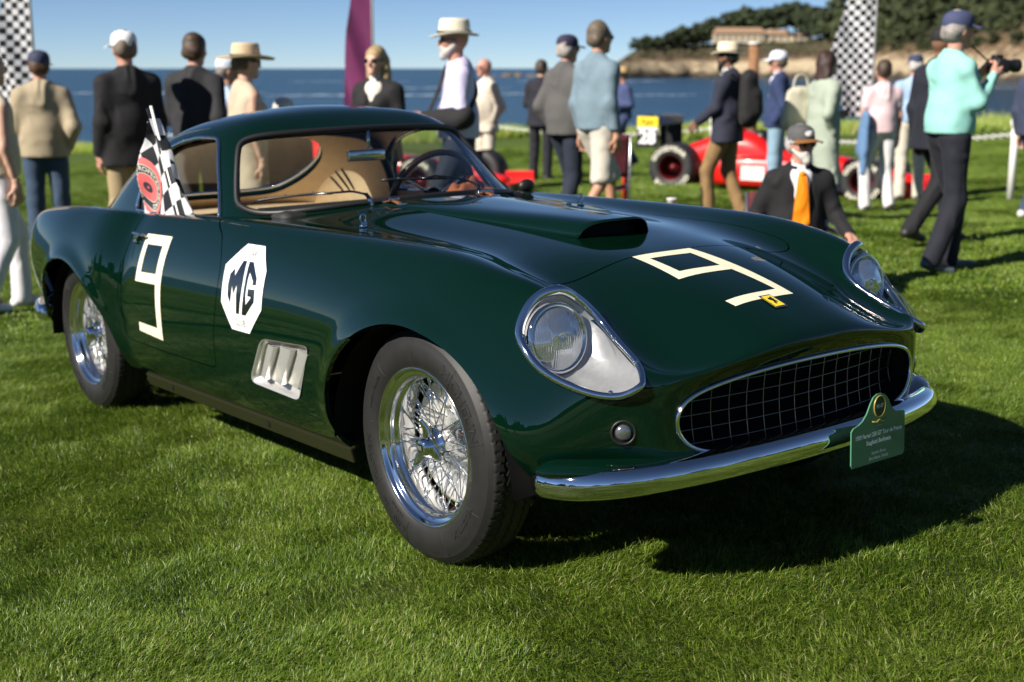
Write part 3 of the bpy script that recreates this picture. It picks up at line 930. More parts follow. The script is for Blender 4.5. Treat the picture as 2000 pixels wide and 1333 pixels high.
# ------------------------------------------------------------------ wheels (built for the right side: outside is -y)
TYRE_PROF = [(.216,-.066),(.224,-.075),(.236,-.081),(.250,-.0845),(.264,-.0855),(.278,-.0845),(.292,-.081),(.304,-.076),(.3085,-.0752),(.310,-.0718),(.3165,-.0702),(.318,-.0668),(.3225,-.0655)]
def tyre_mesh():
    side = TYRE_PROF
    tread = [(.326 + .0085 * (1 - (abs(y) / .062) ** 3), y) for y in np.linspace(-.061, .061, 53)]
    prof = side + tread + [(r, -y) for r, y in side[::-1]]
    m = len(prof); n = 480
    R = np.array([p[0] for p in prof]); Y = np.array([p[1] for p in prof])
    V = np.zeros((n, m, 3))
    istread = np.zeros(m, bool); istread[len(side):len(side) + len(tread)] = True
    for k in range(n):
        t = 2 * math.pi * k / n
        zig = .0045 * (2 * abs((k / n * 76) % 1 - .5) * 2 - 1)
        r = R.copy()
        for y0 in (-.034, 0, .034):
            r = np.where(istread & (np.abs(Y - y0 - zig) < .0032), r - .0045, r)
        ph = (k / n * 76 + np.sign(Y) * .2 + Y * 9) % 1
        r = np.where(istread & (np.abs(Y) > .040) & (ph < .13), r - .0035, r)
        ph2 = (k / n * 152 + Y * 20) % 1
        r = np.where(istread & (np.abs(Y) < .030) & (ph2 < .12), r - .0018, r)
        V[k, :, 0] = r * math.cos(t); V[k, :, 1] = Y; V[k, :, 2] = r * math.sin(t)
    i = np.arange(n * m).reshape(n, m); j = np.roll(i, -1, 0)
    Q = np.stack([i[:, :-1], j[:, :-1], j[:, 1:], i[:, 1:]], -1).reshape(-1, 4)
    return V.reshape(-1, 3), Q
def side_y(r):
    rs = [p[0] for p in TYRE_PROF[:8]]; ys = [p[1] for p in TYRE_PROF[:8]]
    return np.interp(r, rs, ys)
def sidewall_text(s, ang, r0, size, parent, bold=0.0, spread=1.0, inward=False):
    V, F = text_geo(s, size, bold=bold, extrude=.4 * size / 14)
    W = []
    for x, y, z in V:
        a = ang - x * spread / r0 if not inward else ang + x * spread / r0
        r = r0 + (y if not inward else -y)
        yy = side_y(r) - (.0016 if z > 0 else -.0009)
        W.append((r * math.cos(a), yy, r * math.sin(a)))
    return mesh_obj('sidewall_lettering', W, F, TYRE, parent, smooth=False)
RIM_PROF = [(.216,-.066),(.2245,-.070),(.2255,-.0735),(.2235,-.0765),(.2195,-.0765),(.2165,-.073),(.2135,-.066),(.2105,-.062),(.203,-.0600),(.1985,-.057),(.1965,-.050),(.1955,-.042),(.1925,-.036),(.1875,-.032),(.186,-.024),(.186,.022),(.192,.035),(.200,.055),(.214,.066),(.222,.070)]
def spoke_list():
    out = []
    def P(r, a, y): return (r * math.cos(a), y, r * math.sin(a))
    for i in range(24):                      # outer hub flange to outer rim row
        a = 2 * math.pi * i / 24
        d = .42 if i % 2 else -.42
        out.append((P(.046, a, -.030), P(.1875, a + d, -.024)))
    for i in range(24):                      # inner flange, crossed the other way
        a = 2 * math.pi * (i + .5) / 24
        d = .62 if i % 2 else -.62
        out.append((P(.060, a, .050), P(.1865, a + d, -.008)))
    for i in range(24):
        a = 2 * math.pi * (i + .25) / 24
        d = .34 if i % 2 else -.34
        out.append((P(.060, a, .054), P(.1865, a + d, .012)))
    return out
def ear_mesh():
    mb = MB()
    prof = [(.0005,-.082),(.010,-.0815),(.020,-.079),(.0235,-.076),(.0245,-.072),(.027,-.070),(.0275,-.064),(.031,-.060),(.034,-.050),(.036,-.036),(.048,-.034),(.050,-.028),(.044,-.020),(.042,.02),(.062,.045),(.066,.056),(.06,.062)]
    V, F = lathe(prof, 40); mb.add(V, F)
    for k in range(3):
        a0 = math.pi / 2 + .12 + k * 2 * math.pi / 3
        n = 12; base = len(mb.v); VV = []
        for i in range(n + 1):
            t = i / n
            r = .024 + .058 * t; a = a0 + .20 * t * t
            w = .020 * (1 - t) ** .7 + .006; y = -.052 - .016 * t * t + .004 * t
            c = np.array([r * math.cos(a), y, r * math.sin(a)]); tng = np.array([-math.sin(a), 0, math.cos(a)])
            if i == n: w *= .5
            for q, dy in ((-1, 0), (-.5, -.006), (.5, -.006), (1, 0), (.5, .005), (-.5, .005)):
                VV.append(c + tng * w * q + np.array([0, dy, 0]))
        FF = [(i * 6 + j, i * 6 + (j + 1) % 6, (i + 1) * 6 + (j + 1) % 6, (i + 1) * 6 + j) for i in range(n) for j in range(6)] + [tuple(n * 6 + j for j in range(6))]
        mb.add(VV, FF)
    return mb
tv, tq = tyre_mesh()
SP = spoke_list()
spoke_meshes = {}
def wheel(x, side, detail):
    rz = 0 if side < 0 else math.pi
    V, F = lathe(RIM_PROF, 96)
    w = mesh_obj('wheel', V, F, ALU, CAR)
    w.location = (x, side * .675, .335)
    spin = {0.0: .35, -2.6: 1.7}[x]
    w.rotation_euler = (0, 0, rz)
    t = fast_mesh('tyre', tv, tq, TYRE, w)
    if detail:
        a = math.radians
        sidewall_text('MICHELIN', a(38), .272, .040, t, .0006, 1.30)
        sidewall_text('PILOTE X', a(196), .262, .022, t, .0004, 1.45)
        sidewall_text('6.00 - 16', a(236), .270, .030, t, .0004, 1.25)
        sidewall_text('COURSE', a(237), .242, .013, t, .0002, 1.3)
        sidewall_text('MADE IN FRANCE', a(150), .255, .011, t, .0002, 1.3)
        sidewall_text('PILOTE X', a(-40), .262, .022, t, .0004, 1.45)
        for k in range(9):                 # fine mould lines across the wall
            an = a(12 + 40 * k)
            mesh_obj('mould_line', *tube_geo([(r * math.cos(an + (r - .25) * .3), side_y(r) - .0003, r * math.sin(an + (r - .25) * .3)) for r in np.linspace(.232, .303, 8)], .0009, 5), TYRE, t)
        for i, (p, q) in enumerate(SP):
            mesh_obj('spoke', *tube_geo([p, q], .0022, 6), CHROME, w)
        nb = MB()
        for p, q in SP:
            d = np.array(p) - np.array(q); d /= np.linalg.norm(d)
            nb.tube([np.array(q), np.array(q) + d * .013], .0034, 6)
        tag(nb.build('spoke_nipples', CHROME, w), kind='stuff')
    else:
        nb = MB()
        for p, q in SP: nb.tube([p, q], .0019, 5)
        tag(nb.build('spokes', CHROME, w), kind='stuff')
    ear_mesh().build('knock_off_hub', CHROME, w)
    em = MB(); V, F = lathe([(.0005,-.0828),(.013,-.0826)], 24); em.add(V, F)
    eo = em.build('hub_emblem', ALU, w)
    V, F = text_geo('RB', .016, extrude=.0006)
    mesh_obj('emblem_letters', [(p[0], -.0832, p[1]) for p in V], F, SATIN, w, smooth=False)
    V, F = lathe([(.0005,.050),(.06,.050),(.062,.042),(.10,.040),(.102,.046),(.130,.044),(.150,.038),(.172,.032),(.180,.036),(.180,.050),(.174,.053),(.180,.056),(.180,.08),(.10,.085)], 64)
    mesh_obj('brake_drum', V, F, mat('cast_drum', (.74, .73, .71), .35, .6, noise=.12, nscale=40), w)
    if side < 0 and x == 0.0:
        b = MB(); b.ball((.052, .035, .045), .0055); b.build('red_cap', mat('red_cap', (.7, .02, .02), .4), w)
    return w
for x in (0.0, -2.6):
    wheel(x, -1, True); wheel(x, 1, False)

# ------------------------------------------------------------------ bright work and small fittings
def latch(side):
    p, n = snap(-.73, side * .462, 'top')
    b = MB()
    b.tube([p, p + n * .010], [.014, .011], 12); 
    q, nq = snap(-.765, side * .435, 'top'); b.tube([q, q + nq * .008], [.010, .008], 12)
    b.tube([p + n * .010, q + nq * .008], .0045, 8)
    ring = [p + Vector((0, 0, .026)) + Vector((math.cos(t) * .0, math.cos(t) * .010, math.sin(t) * .016)) for t in np.linspace(0, 2 * math.pi, 21)[:-1]]
    b.tube(ring, .0028, 7, closed=True)
    b.build('hood_latch', CHROME, hood_o)
for s in (-1, 1): latch(s)
def strap(side):
    y = side * .200
    pts = []
    for x in np.linspace(-.995, -.905, 9):
        p, n = snap(x, y, 'top'); pts.append(p + n * (.008 + .008 * math.sin((x + .995) / .09 * math.pi)))
    V = []
    for p in pts: V += [p + Vector((0, -.014, 0)), p + Vector((0, .014, 0))]
    so = mesh_obj('leather_strap', V, [(2 * i, 2 * i + 2, 2 * i + 3, 2 * i + 1) for i in range(8)], BROWN, hood_o)
    so.modifiers.new('t', 'SOLIDIFY').thickness = .004
    for x, w in ((-1.003, .03), (-.897, .032)):
        p, n = snap(x, y, 'top'); b = MB(); b.box(p + n * .006, (.014, w, .008), bevel=.002); b.build('strap_anchor', CHROME, so)
    p = pts[4]; b = MB(); b.box(p + Vector((0, 0, .003)), (.016, .036, .006), bevel=.0015)
    for sx in (-1, 1): b.ball(p + Vector((0, .017 * sx, .004)), .005)
    b.build('buckle', CHROME, so)
for s in (-1, 1): strap(s)
for s in (-1, 1):
    b = MB(); p, n = snap(-1.0 if s < 0 else -1.0, s * .26, 'top'); b.tube([p, p + n * .012], [.007, .005], 10); b.ball(p + n * .013, .0055); b.build('washer_jet', CHROME, CAR)
# wipers lie on the glass
CBV = CABIN.bvh()
def on_cabin(p, off):
    r = CBV.find_nearest(Vector(p)); return r[0] + r[1] * off if r[1].dot(r[0] - Vector((-2, 0, .9))) > 0 else r[0] - r[1] * off
WIP = [[(-1.322,-.545,.931),(-1.236,-.467,.943),(-1.137,-.338,.949)], [(-1.111,-.15,.982),(-1.082,-.004,.978),(-1.084,.11,.973)]]
PIV = [[(-1.105,-.31,.946),(-1.092,-.281,.941),(-1.051,-.24,.924)], [(-1.075,.05,.975),(-1.063,.175,.950),(-1.028,.215,.922)]]
DARKCH = mat('dark_chrome', (.10, .11, .12), .18, 1.0)
for w, pv in zip(WIP, PIV):
    P = [on_cabin(p, .016) for p in catmull(w, 5)]
    arm = [on_cabin(p, .03) for p in catmull(pv, 5)]; arm[-1] = on_cabin(pv[-1], .014)
    wo = mesh_obj('wiper', *tube_geo(P, .005, 6, squash=(1, 1)), RUBBER, CAR)
    mesh_obj('wiper_arm', *tube_geo([P[len(P) // 2]] + arm, [.003] + [.004] * (len(arm) - 2) + [.007, .008], 8), DARKCH, wo)
    b = MB(); b.tube([arm[-1] - Vector((0, 0, .02)), arm[-1] + Vector((0, 0, .006))], .009, 10); b.build('wiper_pivot', CHROME, wo)
    b = MB()
    for i in (2, 5, 8): b.ball(P[i] + Vector((0, 0, .004)), .0045, 8, 6)
    b.build('wiper_clip', CHROME, wo)
# door handles
for s, dr in ((-1, door_r), (1, door_l)):
    b = MB(); path = []
    for x, o in ((-1.985, .006), (-1.975, .024), (-1.94, .030), (-1.89, .027), (-1.865, .012)):
        p, n = snap(x, .795, 'side', s, o); path.append(p)
    b.tube(catmull(path, 5), np.interp(np.linspace(0, 1, 21), [0, .1, .5, .9, 1], [.010, .010, .0075, .006, .003]), 10)
    p, n = snap(-1.975, .790, 'side', s, .004); b.tube([p - n * .004, p + n * .016], [.016, .012], 14); b.ball(p + n * .012 - Vector((0, 0, .022)), .010)
    b.build('handle', CHROME, dr)
# outside mirror on the far door
b = MB(); c = Vector((-1.40, .735, .905)); b.tube([c + Vector((0, -.05, -.05)), c], .006, 8)
mo = b.build('door_mirror', CHROME, CAR)
b = MB(); b.ball(c, (.022, .040, .030), 16, 10); b.build('mirror_shell', RUBBER, mo)

# ------------------------------------------------------------------ interior
mb = MB()
def leather_box(c, size, bev, name, m, rot=None):
    q = MB(); q.box(c, size, rot, bev); return q.build(name, m, CAR)
# rear shelf and tub
leather_box((-2.62, 0, .765), (.95, 1.12, .05), .02, 'parcel_shelf', CREAM)
leather_box((-2.17, 0, .52), (.05, 1.15, .50), .02, 'rear_bulkhead', TAN)
for s in (-1, 1):
    leather_box((-1.66, s * .655, .60), (.92, .03, .46), .012, 'door_trim', TAN)
    rot = Matrix.Rotation(math.radians(-14), 3, 'Y')
    seat = leather_box((-1.72, s * .30, .42), (.50, .46, .16), .05, 'seat', TAN)
    q = MB(); q.box((-1.99, s * .30, .645), (.13, .44, .42), rot, .05); q.build('backrest', TAN, seat)
    for k in range(5):
        q = MB(); y = s * .30 - .16 + .08 * k
        q.tube([(-1.915 - .09 * t, y, .50 + .33 * t) for t in np.linspace(0, 1, 5)], .012, 8); q.build('pleat', TAN, seat)
leather_box((-1.28, 0, .86), (.30, 1.08, .10), .04, 'dashboard', DASH)
leather_box((-1.33, 0, .78), (.10, 1.12, .16), .02, 'dash_panel', DASH)
leather_box((-1.5, 0, .42), (.9, .12, .16), .03, 'tunnel', TAN)
mb = MB(); mb.box((-1.6, 0, .292), (1.1, 1.3, .02)); mb.build('carpet', mat('carpet', (.05, .03, .02), .95), CAR)
# steering wheel
sc_ = Vector((-1.50, .325, .895)); axd = Vector((-.90, 0, .43)).normalized()
e1 = Vector((0, 1, 0)); e2 = axd.cross(e1)
sw = mesh_obj('steering_wheel', *tube_geo([sc_ + e1 * .19 * math.cos(t) + e2 * .19 * math.sin(t) for t in np.linspace(0, 2 * math.pi, 65)[:-1]], .0135, 10, closed=True), mat('dark_wood_rim', (.022, .010, .006), .3, coat=.5), CAR)
for k in range(3):
    t = math.radians(90 + 120 * k); b = MB(); b.tube([sc_ - axd * .02, sc_ + e1 * .18 * math.cos(t) + e2 * .18 * math.sin(t)], .008, 8); b.build('wheel_spoke', ALU, sw)
b = MB(); b.tube([sc_, sc_ - axd * .25], [.035, .025], 14); b.build('steering_column', BLACK, sw)
# rag on the dash
n = 14; V = []
for i in range(n):
    for j in range(n):
        u, v = i / (n - 1) - .5, j / (n - 1) - .5
        e = max(abs(u), abs(v)) * 2
        V.append((-1.24 + u * .10, .335 + v * .17, .915 + .038 * (1 - e ** 3) * (1 + .5 * math.sin(9 * u + 5 * v) + .3 * math.cos(14 * v))))
mesh_obj('folded_cloth', V, [(i * n + j, (i + 1) * n + j, (i + 1) * n + j + 1, i * n + j + 1) for i in range(n - 1) for j in range(n - 1)], mat('rust_cloth', (.30, .085, .03), .9, bump=.3, bscale=120), None)
clo = bpy.data.objects['folded_cloth']
clo.rotation_euler = TILT.to_euler()
tag(clo, 'rust brown cloth lying on the dashboard behind the windshield', 'cloth')
# rear-view mirror
c = Vector((-1.45, -.003, 1.072))
b = MB(); b.box(c, (.022, .165, .044), bevel=.008); ro = b.build('rear_view_mirror', CHROME, CAR)
b = MB(); b.tube([c + Vector((.0, .01, .01)), Vector((-1.445, .006, 1.165))], [.006, .009], 8); b.build('mirror_stalk', CHROME, ro)
# roll hoop
hp = [(-2.22, .60, .55), (-2.22, .595, .85), (-2.215, .555, 1.0), (-2.20, .48, 1.095), (-2.19, .36, 1.14), (-2.19, 0, 1.165)]
hp = hp + [(a, -b_, c_) for a, b_, c_ in hp[-2::-1]]
mesh_obj('roll_hoop', *tube_geo(catmull(hp, 8), .021, 10), mat('hoop_black', (.010, .012, .016), .3), CAR)
# cabin vent slots in the quarter trim
for s in (-1, 1):
    for a, b_ in (((-2.644,.508,.927),(-2.622,.566,.85)), ((-2.592,.508,.953),(-2.575,.571,.859)), ((-2.545,.515,.965),(-2.538,.575,.864))):
        A_ = Vector(a) * 1; B_ = Vector(b_) * 1; A_.y *= s; B_.y *= s
        q = MB(); q.tube([A_, A_ * .5 + B_ * .5, B_], .0055, 6); q.build('quarter_vent_slot', BLACK, CAR)
# ================================================================== SETTING
def tag_s(o, kind='structure'): o['kind'] = kind; return o
# axes of the view on the ground: d = away from the camera, r = to the right
DH = Vector((CFW.x, CFW.y, 0)).normalized(); RH = Vector((CRT.x, CRT.y, 0)).normalized()
C0 = Vector((CPOS.x, CPOS.y, 0))
def ground(d, r):
    p = C0 + DH * d + RH * r
    return p
EDGE = 44.0
SEA_Z = CPOS.z - 8.2
def lawn_material():
    m = bpy.data.materials.new('mown_lawn'); m.use_nodes = True; nt = m.node_tree; b = nt.nodes['Principled BSDF']
    tc = nt.nodes.new('ShaderNodeTexCoord')
    def noise(sc, det, dist=0):
        n = nt.nodes.new('ShaderNodeTexNoise'); n.inputs['Scale'].default_value = sc; n.inputs['Detail'].default_value = det; n.inputs['Distortion'].default_value = dist
        nt.links.new(tc.outputs['Object'], n.inputs['Vector']); return n
    n1, n2, n3 = noise(.55, 4, .4), noise(6, 6), noise(140, 3)
    r1 = nt.nodes.new('ShaderNodeValToRGB'); r1.color_ramp.elements[0].color = (.072, .120, .017, 1); r1.color_ramp.elements[1].color = (.115, .176, .028, 1)
    r1.color_ramp.elements[0].position = .35; r1.color_ramp.elements[1].position = .68
    r2 = nt.nodes.new('ShaderNodeValToRGB'); r2.color_ramp.elements[0].color = (.55, .55, .5, 1); r2.color_ramp.elements[1].color = (1.25, 1.2, 1.1, 1)
    r3 = nt.nodes.new('ShaderNodeValToRGB'); r3.color_ramp.elements[0].color = (.45, .5, .4, 1); r3.color_ramp.elements[1].color = (1.5, 1.45, 1.4, 1)
    r3.color_ramp.elements[0].position = .3; r3.color_ramp.elements[1].position = .7
    for n, r in ((n1, r1), (n2, r2), (n3, r3)): nt.links.new(n.outputs['Fac'], r.inputs['Fac'])
    def mul(a, c):
        x = nt.nodes.new('ShaderNodeMix'); x.data_type = 'RGBA'; x.blend_type = 'MULTIPLY'; x.inputs[0].default_value = 1
        nt.links.new(a, x.inputs[6]); nt.links.new(c, x.inputs[7]); return x.outputs[2]
    c = mul(mul(r1.outputs[0], r2.outputs[0]), r3.outputs[0])
    nt.links.new(c, b.inputs['Base Color']); b.inputs['Roughness'].default_value = .8; b.inputs['Specular IOR Level'].default_value = .25
    bp = nt.nodes.new('ShaderNodeBump'); bp.inputs['Strength'].default_value = .7; bp.inputs['Distance'].default_value = .03
    nt.links.new(n3.outputs['Fac'], bp.inputs['Height']); nt.links.new(bp.outputs['Normal'], b.inputs['Normal'])
    return m
# lawn: one sheet that falls away gently to the sea wall and runs on behind the camera
rows = [-90, -60, -30, -15, -8, -4, 0, 4, 8, 9, 10, 11, 12, 13, 14, 15, 16, 18, 20, 25, 30, 36, 41, EDGE, EDGE + 1.5, EDGE + 3, EDGE + 5]
cols = list(np.linspace(-80, -12, 12)) + list(np.linspace(-10, 14, 49)) + list(np.linspace(16, 80, 12))
V = []
for d in rows:
    for r in cols:
        wob = .8 * math.sin(r * .31) + .5 * math.sin(r * .77 + 1)
        dd = d + (wob if d >= 36 else 0)
        p = ground(dd, r)
        z = lawn_z(p.x, p.y)
        if d > EDGE: z -= (d - EDGE) ** 1.5 * .75 + .1
        if d > EDGE + 4: z = SEA_Z - 1
        V.append((p.x, p.y, z))
nc = len(cols)
F = [(i * nc + j, i * nc + j + 1, (i + 1) * nc + j + 1, (i + 1) * nc + j) for i in range(len(rows) - 1) for j in range(nc - 1)]
lawn = tag_s(mesh_obj('lawn', V, [f[::-1] for f in F], lawn_material(), smooth=True))

# sea
def sea_material():
    m = bpy.data.materials.new('sea_water'); m.use_nodes = True; nt = m.node_tree; b = nt.nodes['Principled BSDF']
    tc = nt.nodes.new('ShaderNodeTexCoord'); mp = nt.nodes.new('ShaderNodeMapping')
    mp.inputs['Scale'].default_value = (.006, .06, 1)
    nt.links.new(tc.outputs['Object'], mp.inputs['Vector'])
    n = nt.nodes.new('ShaderNodeTexNoise'); n.inputs['Scale'].default_value = 1.6; n.inputs['Detail'].default_value = 6
    nt.links.new(mp.outputs[0], n.inputs['Vector'])
    r = nt.nodes.new('ShaderNodeValToRGB'); e = r.color_ramp.elements
    e[0].position = .30; e[0].color = (.006, .030, .062, 1); e[1].position = .62; e[1].color = (.012, .050, .092, 1)
    x = r.color_ramp.elements.new(.70); x.color = (.022, .062, .095, 1)
    nt.links.new(n.outputs['Fac'], r.inputs['Fac']); nt.links.new(r.outputs[0], b.inputs['Base Color'])
    b.inputs['Roughness'].default_value = .22; b.inputs['IOR'].default_value = 1.33; b.inputs['Specular IOR Level'].default_value = .38
    n2 = nt.nodes.new('ShaderNodeTexNoise'); n2.inputs['Scale'].default_value = .55; n2.inputs['Detail'].default_value = 7
    mp2 = nt.nodes.new('ShaderNodeMapping'); mp2.inputs['Scale'].default_value = (.5, 1.2, 1); nt.links.new(tc.outputs['Object'], mp2.inputs['Vector']); nt.links.new(mp2.outputs[0], n2.inputs['Vector'])
    bp = nt.nodes.new('ShaderNodeBump'); bp.inputs['Strength'].default_value = 1.0; bp.inputs['Distance'].default_value = 1.6
    nt.links.new(n2.outputs['Fac'], bp.inputs['Height']); nt.links.new(bp.outputs['Normal'], b.inputs['Normal'])
    return m
V = []; F = []
sd = [EDGE + 2.5, 90, 200, 500, 1200, 3000, 8000, 30000]
for i, d in enumerate(sd):
    for w in (-1, -.3, .3, 1):
        V.append((w * (d * 1.6 + 300), d, 0))
for i in range(len(sd) - 1):
    for j in range(3): F.append((i * 4 + j, i * 4 + j + 1, i * 4 + 5 + j, i * 4 + 4 + j))
sea = tag_s(mesh_obj('sea', V, F, sea_material(), smooth=False))
sea.location = (C0.x, C0.y, SEA_Z)
sea.rotation_euler = (0, 0, math.atan2(DH.y, DH.x) - math.pi / 2)
# lines of foam and kelp lying on the water
FOAM = mat('sea_foam', (.34, .42, .48), .6, noise=.3, nscale=.6)
def sea_at(px, py, raise_=.04):
    D = (CPOS.z - SEA_Z) / ((py - 133.5) / F_PX) if py > 134 else 20000
    c_ = math.cos(math.atan(533 / F_PX))
    d = CFW + CRT * ((px - 1000) / F_PX) + CUP * ((666.5 - py) / F_PX)
    t = (SEA_Z + raise_ - CPOS.z) / d.z
    return CPOS + d * t
def foam_line(x0, x1, y0, wob, thick, n=60, seed=0):
    rr_ = np.random.default_rng(seed); T_ = []; B_ = []
    for i in range(n + 1):
        px = x0 + (x1 - x0) * i / n
        yy = y0 + wob * math.sin(i * .21 + seed) * .5 + .4 * math.sin(i * .9 + seed * 2)
        w = thick * (.25 + .75 * abs(math.sin(i * .37 + seed * 1.7)) * rr_.uniform(.4, 1)) * math.sin(math.pi * (i + .5) / (n + 1)) ** .4
        T_.append(sea_at(px, yy - w / 2)); B_.append(sea_at(px, yy + w / 2))
    V = [v for p in zip(T_, B_) for v in p]
    return mesh_obj('surf', V, [(2 * i, 2 * i + 1, 2 * i + 3, 2 * i + 2) for i in range(n)], FOAM)
sv_ = []; sf_ = []
for k, (x0, x1, y, wb, th) in enumerate([(130, 520, 182, 1.2, 3.2), (520, 900, 187, 1.5, 3.5), (900, 1110, 183, 1, 2.5), (330, 420, 149, .6, 2.2), (700, 1000, 172, 1, 1.6), (1210, 1360, 186, 1, 1.8), (1010, 1300, 159, .8, 1.8), (560, 800, 160, .8, 1.0), (1800, 2000, 172, 1, 1.5)]):
    o = foam_line(x0, x1, y, wb, th, seed=k)
    b0 = len(sv_); sv_ += [tuple(v.co) for v in o.data.vertices]; sf_ += [tuple(b0 + i for i in p.vertices) for p in o.data.polygons]
    me = o.data; bpy.data.objects.remove(o); bpy.data.meshes.remove(me)
tag(mesh_obj('surf', sv_, sf_, FOAM), 'pale lines of foam and kelp on the blue sea', 'foam', kind='stuff')

# ------------------------------------------------------------------ headland
def headland_material():
    m = bpy.data.materials.new('headland_rock_and_scrub'); m.use_nodes = True; nt = m.node_tree; b = nt.nodes['Principled BSDF']
    at = nt.nodes.new('ShaderNodeAttribute'); at.attribute_name = 'level'
    tc = nt.nodes.new('ShaderNodeTexCoord')
    n = nt.nodes.new('ShaderNodeTexNoise'); n.inputs['Scale'].default_value = .09; n.inputs['Detail'].default_value = 8; n.inputs['Roughness'].default_value = .7
    nt.links.new(tc.outputs['Object'], n.inputs['Vector'])
    ad = nt.nodes.new('ShaderNodeMath'); ad.operation = 'MULTIPLY_ADD'; ad.inputs[1].default_value = .55; ad.inputs[2].default_value = -.28
    nt.links.new(n.outputs['Fac'], ad.inputs[0])
    sm = nt.nodes.new('ShaderNodeMath'); sm.operation = 'ADD'; nt.links.new(ad.outputs[0], sm.inputs[0]); nt.links.new(at.outputs['Fac'], sm.inputs[1])
    r = nt.nodes.new('ShaderNodeValToRGB'); e = r.color_ramp.elements
    e[0].position = .0; e[0].color = (.03, .026, .02, 1)
    e[1].position = 1; e[1].color = (.045, .052, .022, 1)
    for p, c in ((.10, (.10, .075, .045)), (.18, (.40, .32, .21)), (.36, (.46, .37, .24)), (.46, (.16, .10, .05)), (.62, (.085, .06, .028)), (.80, (.07, .062, .025))):
        x = e.new(p); x.color = (*c, 1)
    nt.links.new(sm.outputs[0], r.inputs['Fac']); nt.links.new(r.outputs[0], b.inputs['Base Color']); b.inputs['Roughness'].default_value = .95
    bp = nt.nodes.new('ShaderNodeBump'); bp.inputs['Strength'].default_value = 1; bp.inputs['Distance'].default_value = 5
    nt.links.new(n.outputs['Fac'], bp.inputs['Height']); nt.links.new(bp.outputs['Normal'], b.inputs['Normal'])
    return m
HX = [1150, 1185, 1215, 1250, 1300, 1350, 1400, 1500, 1575, 1640, 1700, 1760, 1850, 2000, 2150, 2400]
HW = [154, 153.5, 152.5, 152, 151.5, 151, 151, 152, 153, 154, 155, 156, 157, 160, 163, 166]       # water line
HC = [153, 142, 128, 123, 122, 121, 121, 119, 118, 117, 116, 116, 115, 114, 112, 110]            # cliff edge
HT = [152, 136, 116, 93, 89, 87, 85, 82, 79, 62, 40, 15, -20, -60, -90, -120]                    # top
def HD(px):
    y = np.interp(px, HX, HW); return (CPOS.z - SEA_Z) * F_PX / (y - 133.5) * 1.0
def head_pt(px, f):
    "f: 0 water, .4 cliff edge, 1 crest"
    D0 = HD(px)
    yw, yc, yt = (np.interp(px, HX, a) for a in (HW, HC, HT))
    if f <= .4: y = yw + (yc - yw) * f / .4; D = D0 + 22 * f / .4
    else: g = (f - .4) / .6; y = yc + (yt - yc) * g; D = D0 + 22 + 170 * g ** 1.1
    return cam_point(px, y, D)
from mathutils import noise as mnoise
pxs = np.linspace(1150, 2400, 190); fs = np.concatenate([[-.04], np.linspace(0, .4, 14), np.linspace(.45, 1, 20), [1.15]])
V = []; lev = []
for px in pxs:
    for f in fs:
        p = head_pt(px, min(max(f, 0), 1))
        if f < 0: p = p + Vector((0, 0, -4))
        if f > 1: p = p + DH * 60 + Vector((0, 0, -6))
        q = mnoise.fractal(p * .03, 1, 2, 4); q2 = mnoise.fractal(Vector((p.x, p.y, 0)) * .05, 1, 2, 4)
        amp = 5 if .0 < f < .42 else 2.5
        p = p - DH * q2 * amp * 2.0 + Vector((0, 0, q * (1.4 if f > .03 else 0)))
        V.append(p); lev.append(f)
m_ = len(fs)
F = [(i * m_ + j, (i + 1) * m_ + j, (i + 1) * m_ + j + 1, i * m_ + j + 1) for i in range(len(pxs) - 1) for j in range(m_ - 1)]
hl = tag_s(mesh_obj('headland', V, F, headland_material()))
a_ = hl.data.attributes.new('level', 'FLOAT', 'POINT'); a_.data.foreach_set('value', np.array(lev, np.float32))
# offshore rocks
ROCK = mat('sea_rock', (.13, .10, .07), .95, noise=.4, nscale=.4)
for k, (px, w, h) in enumerate([(990, 15, 7), (965, 8, 3), (1012, 10, 9), (1040, 18, 4), (1120, 22, 5), (1165, 20, 7)]):
    c = sea_at(px, 150.5); D = (c - CPOS).dot(CFW); s_ = D / F_PX
    bm = bmesh.new(); bmesh.ops.create_icosphere(bm, subdivisions=3, radius=1)
    for v in bm.verts:
        nz = 1 + .35 * mnoise.fractal(v.co * 2 + Vector((k * 7, 0, 0)), 1, 2, 3)
        v.co = Vector((v.co.x * w * s_ * nz, v.co.y * w * s_ * .7 * nz, v.co.z * h * s_ * nz))
    bm.verts.index_update()
    o = mesh_obj('sea_rock', [v.co for v in bm.verts], [[v.index for v in f.verts] for f in bm.faces], ROCK); bm.free(); o.location = c
    tag(o, ['brown rock awash left of the dark suited man', 'small low rock furthest out to sea', 'taller brown rock behind the dark suited man', 'long flat rock beside the grey jacketed man', 'low rock seen between the two walking men', 'rock at the foot of the cliff tip'][k], 'rock', 'rocks awash off the headland')

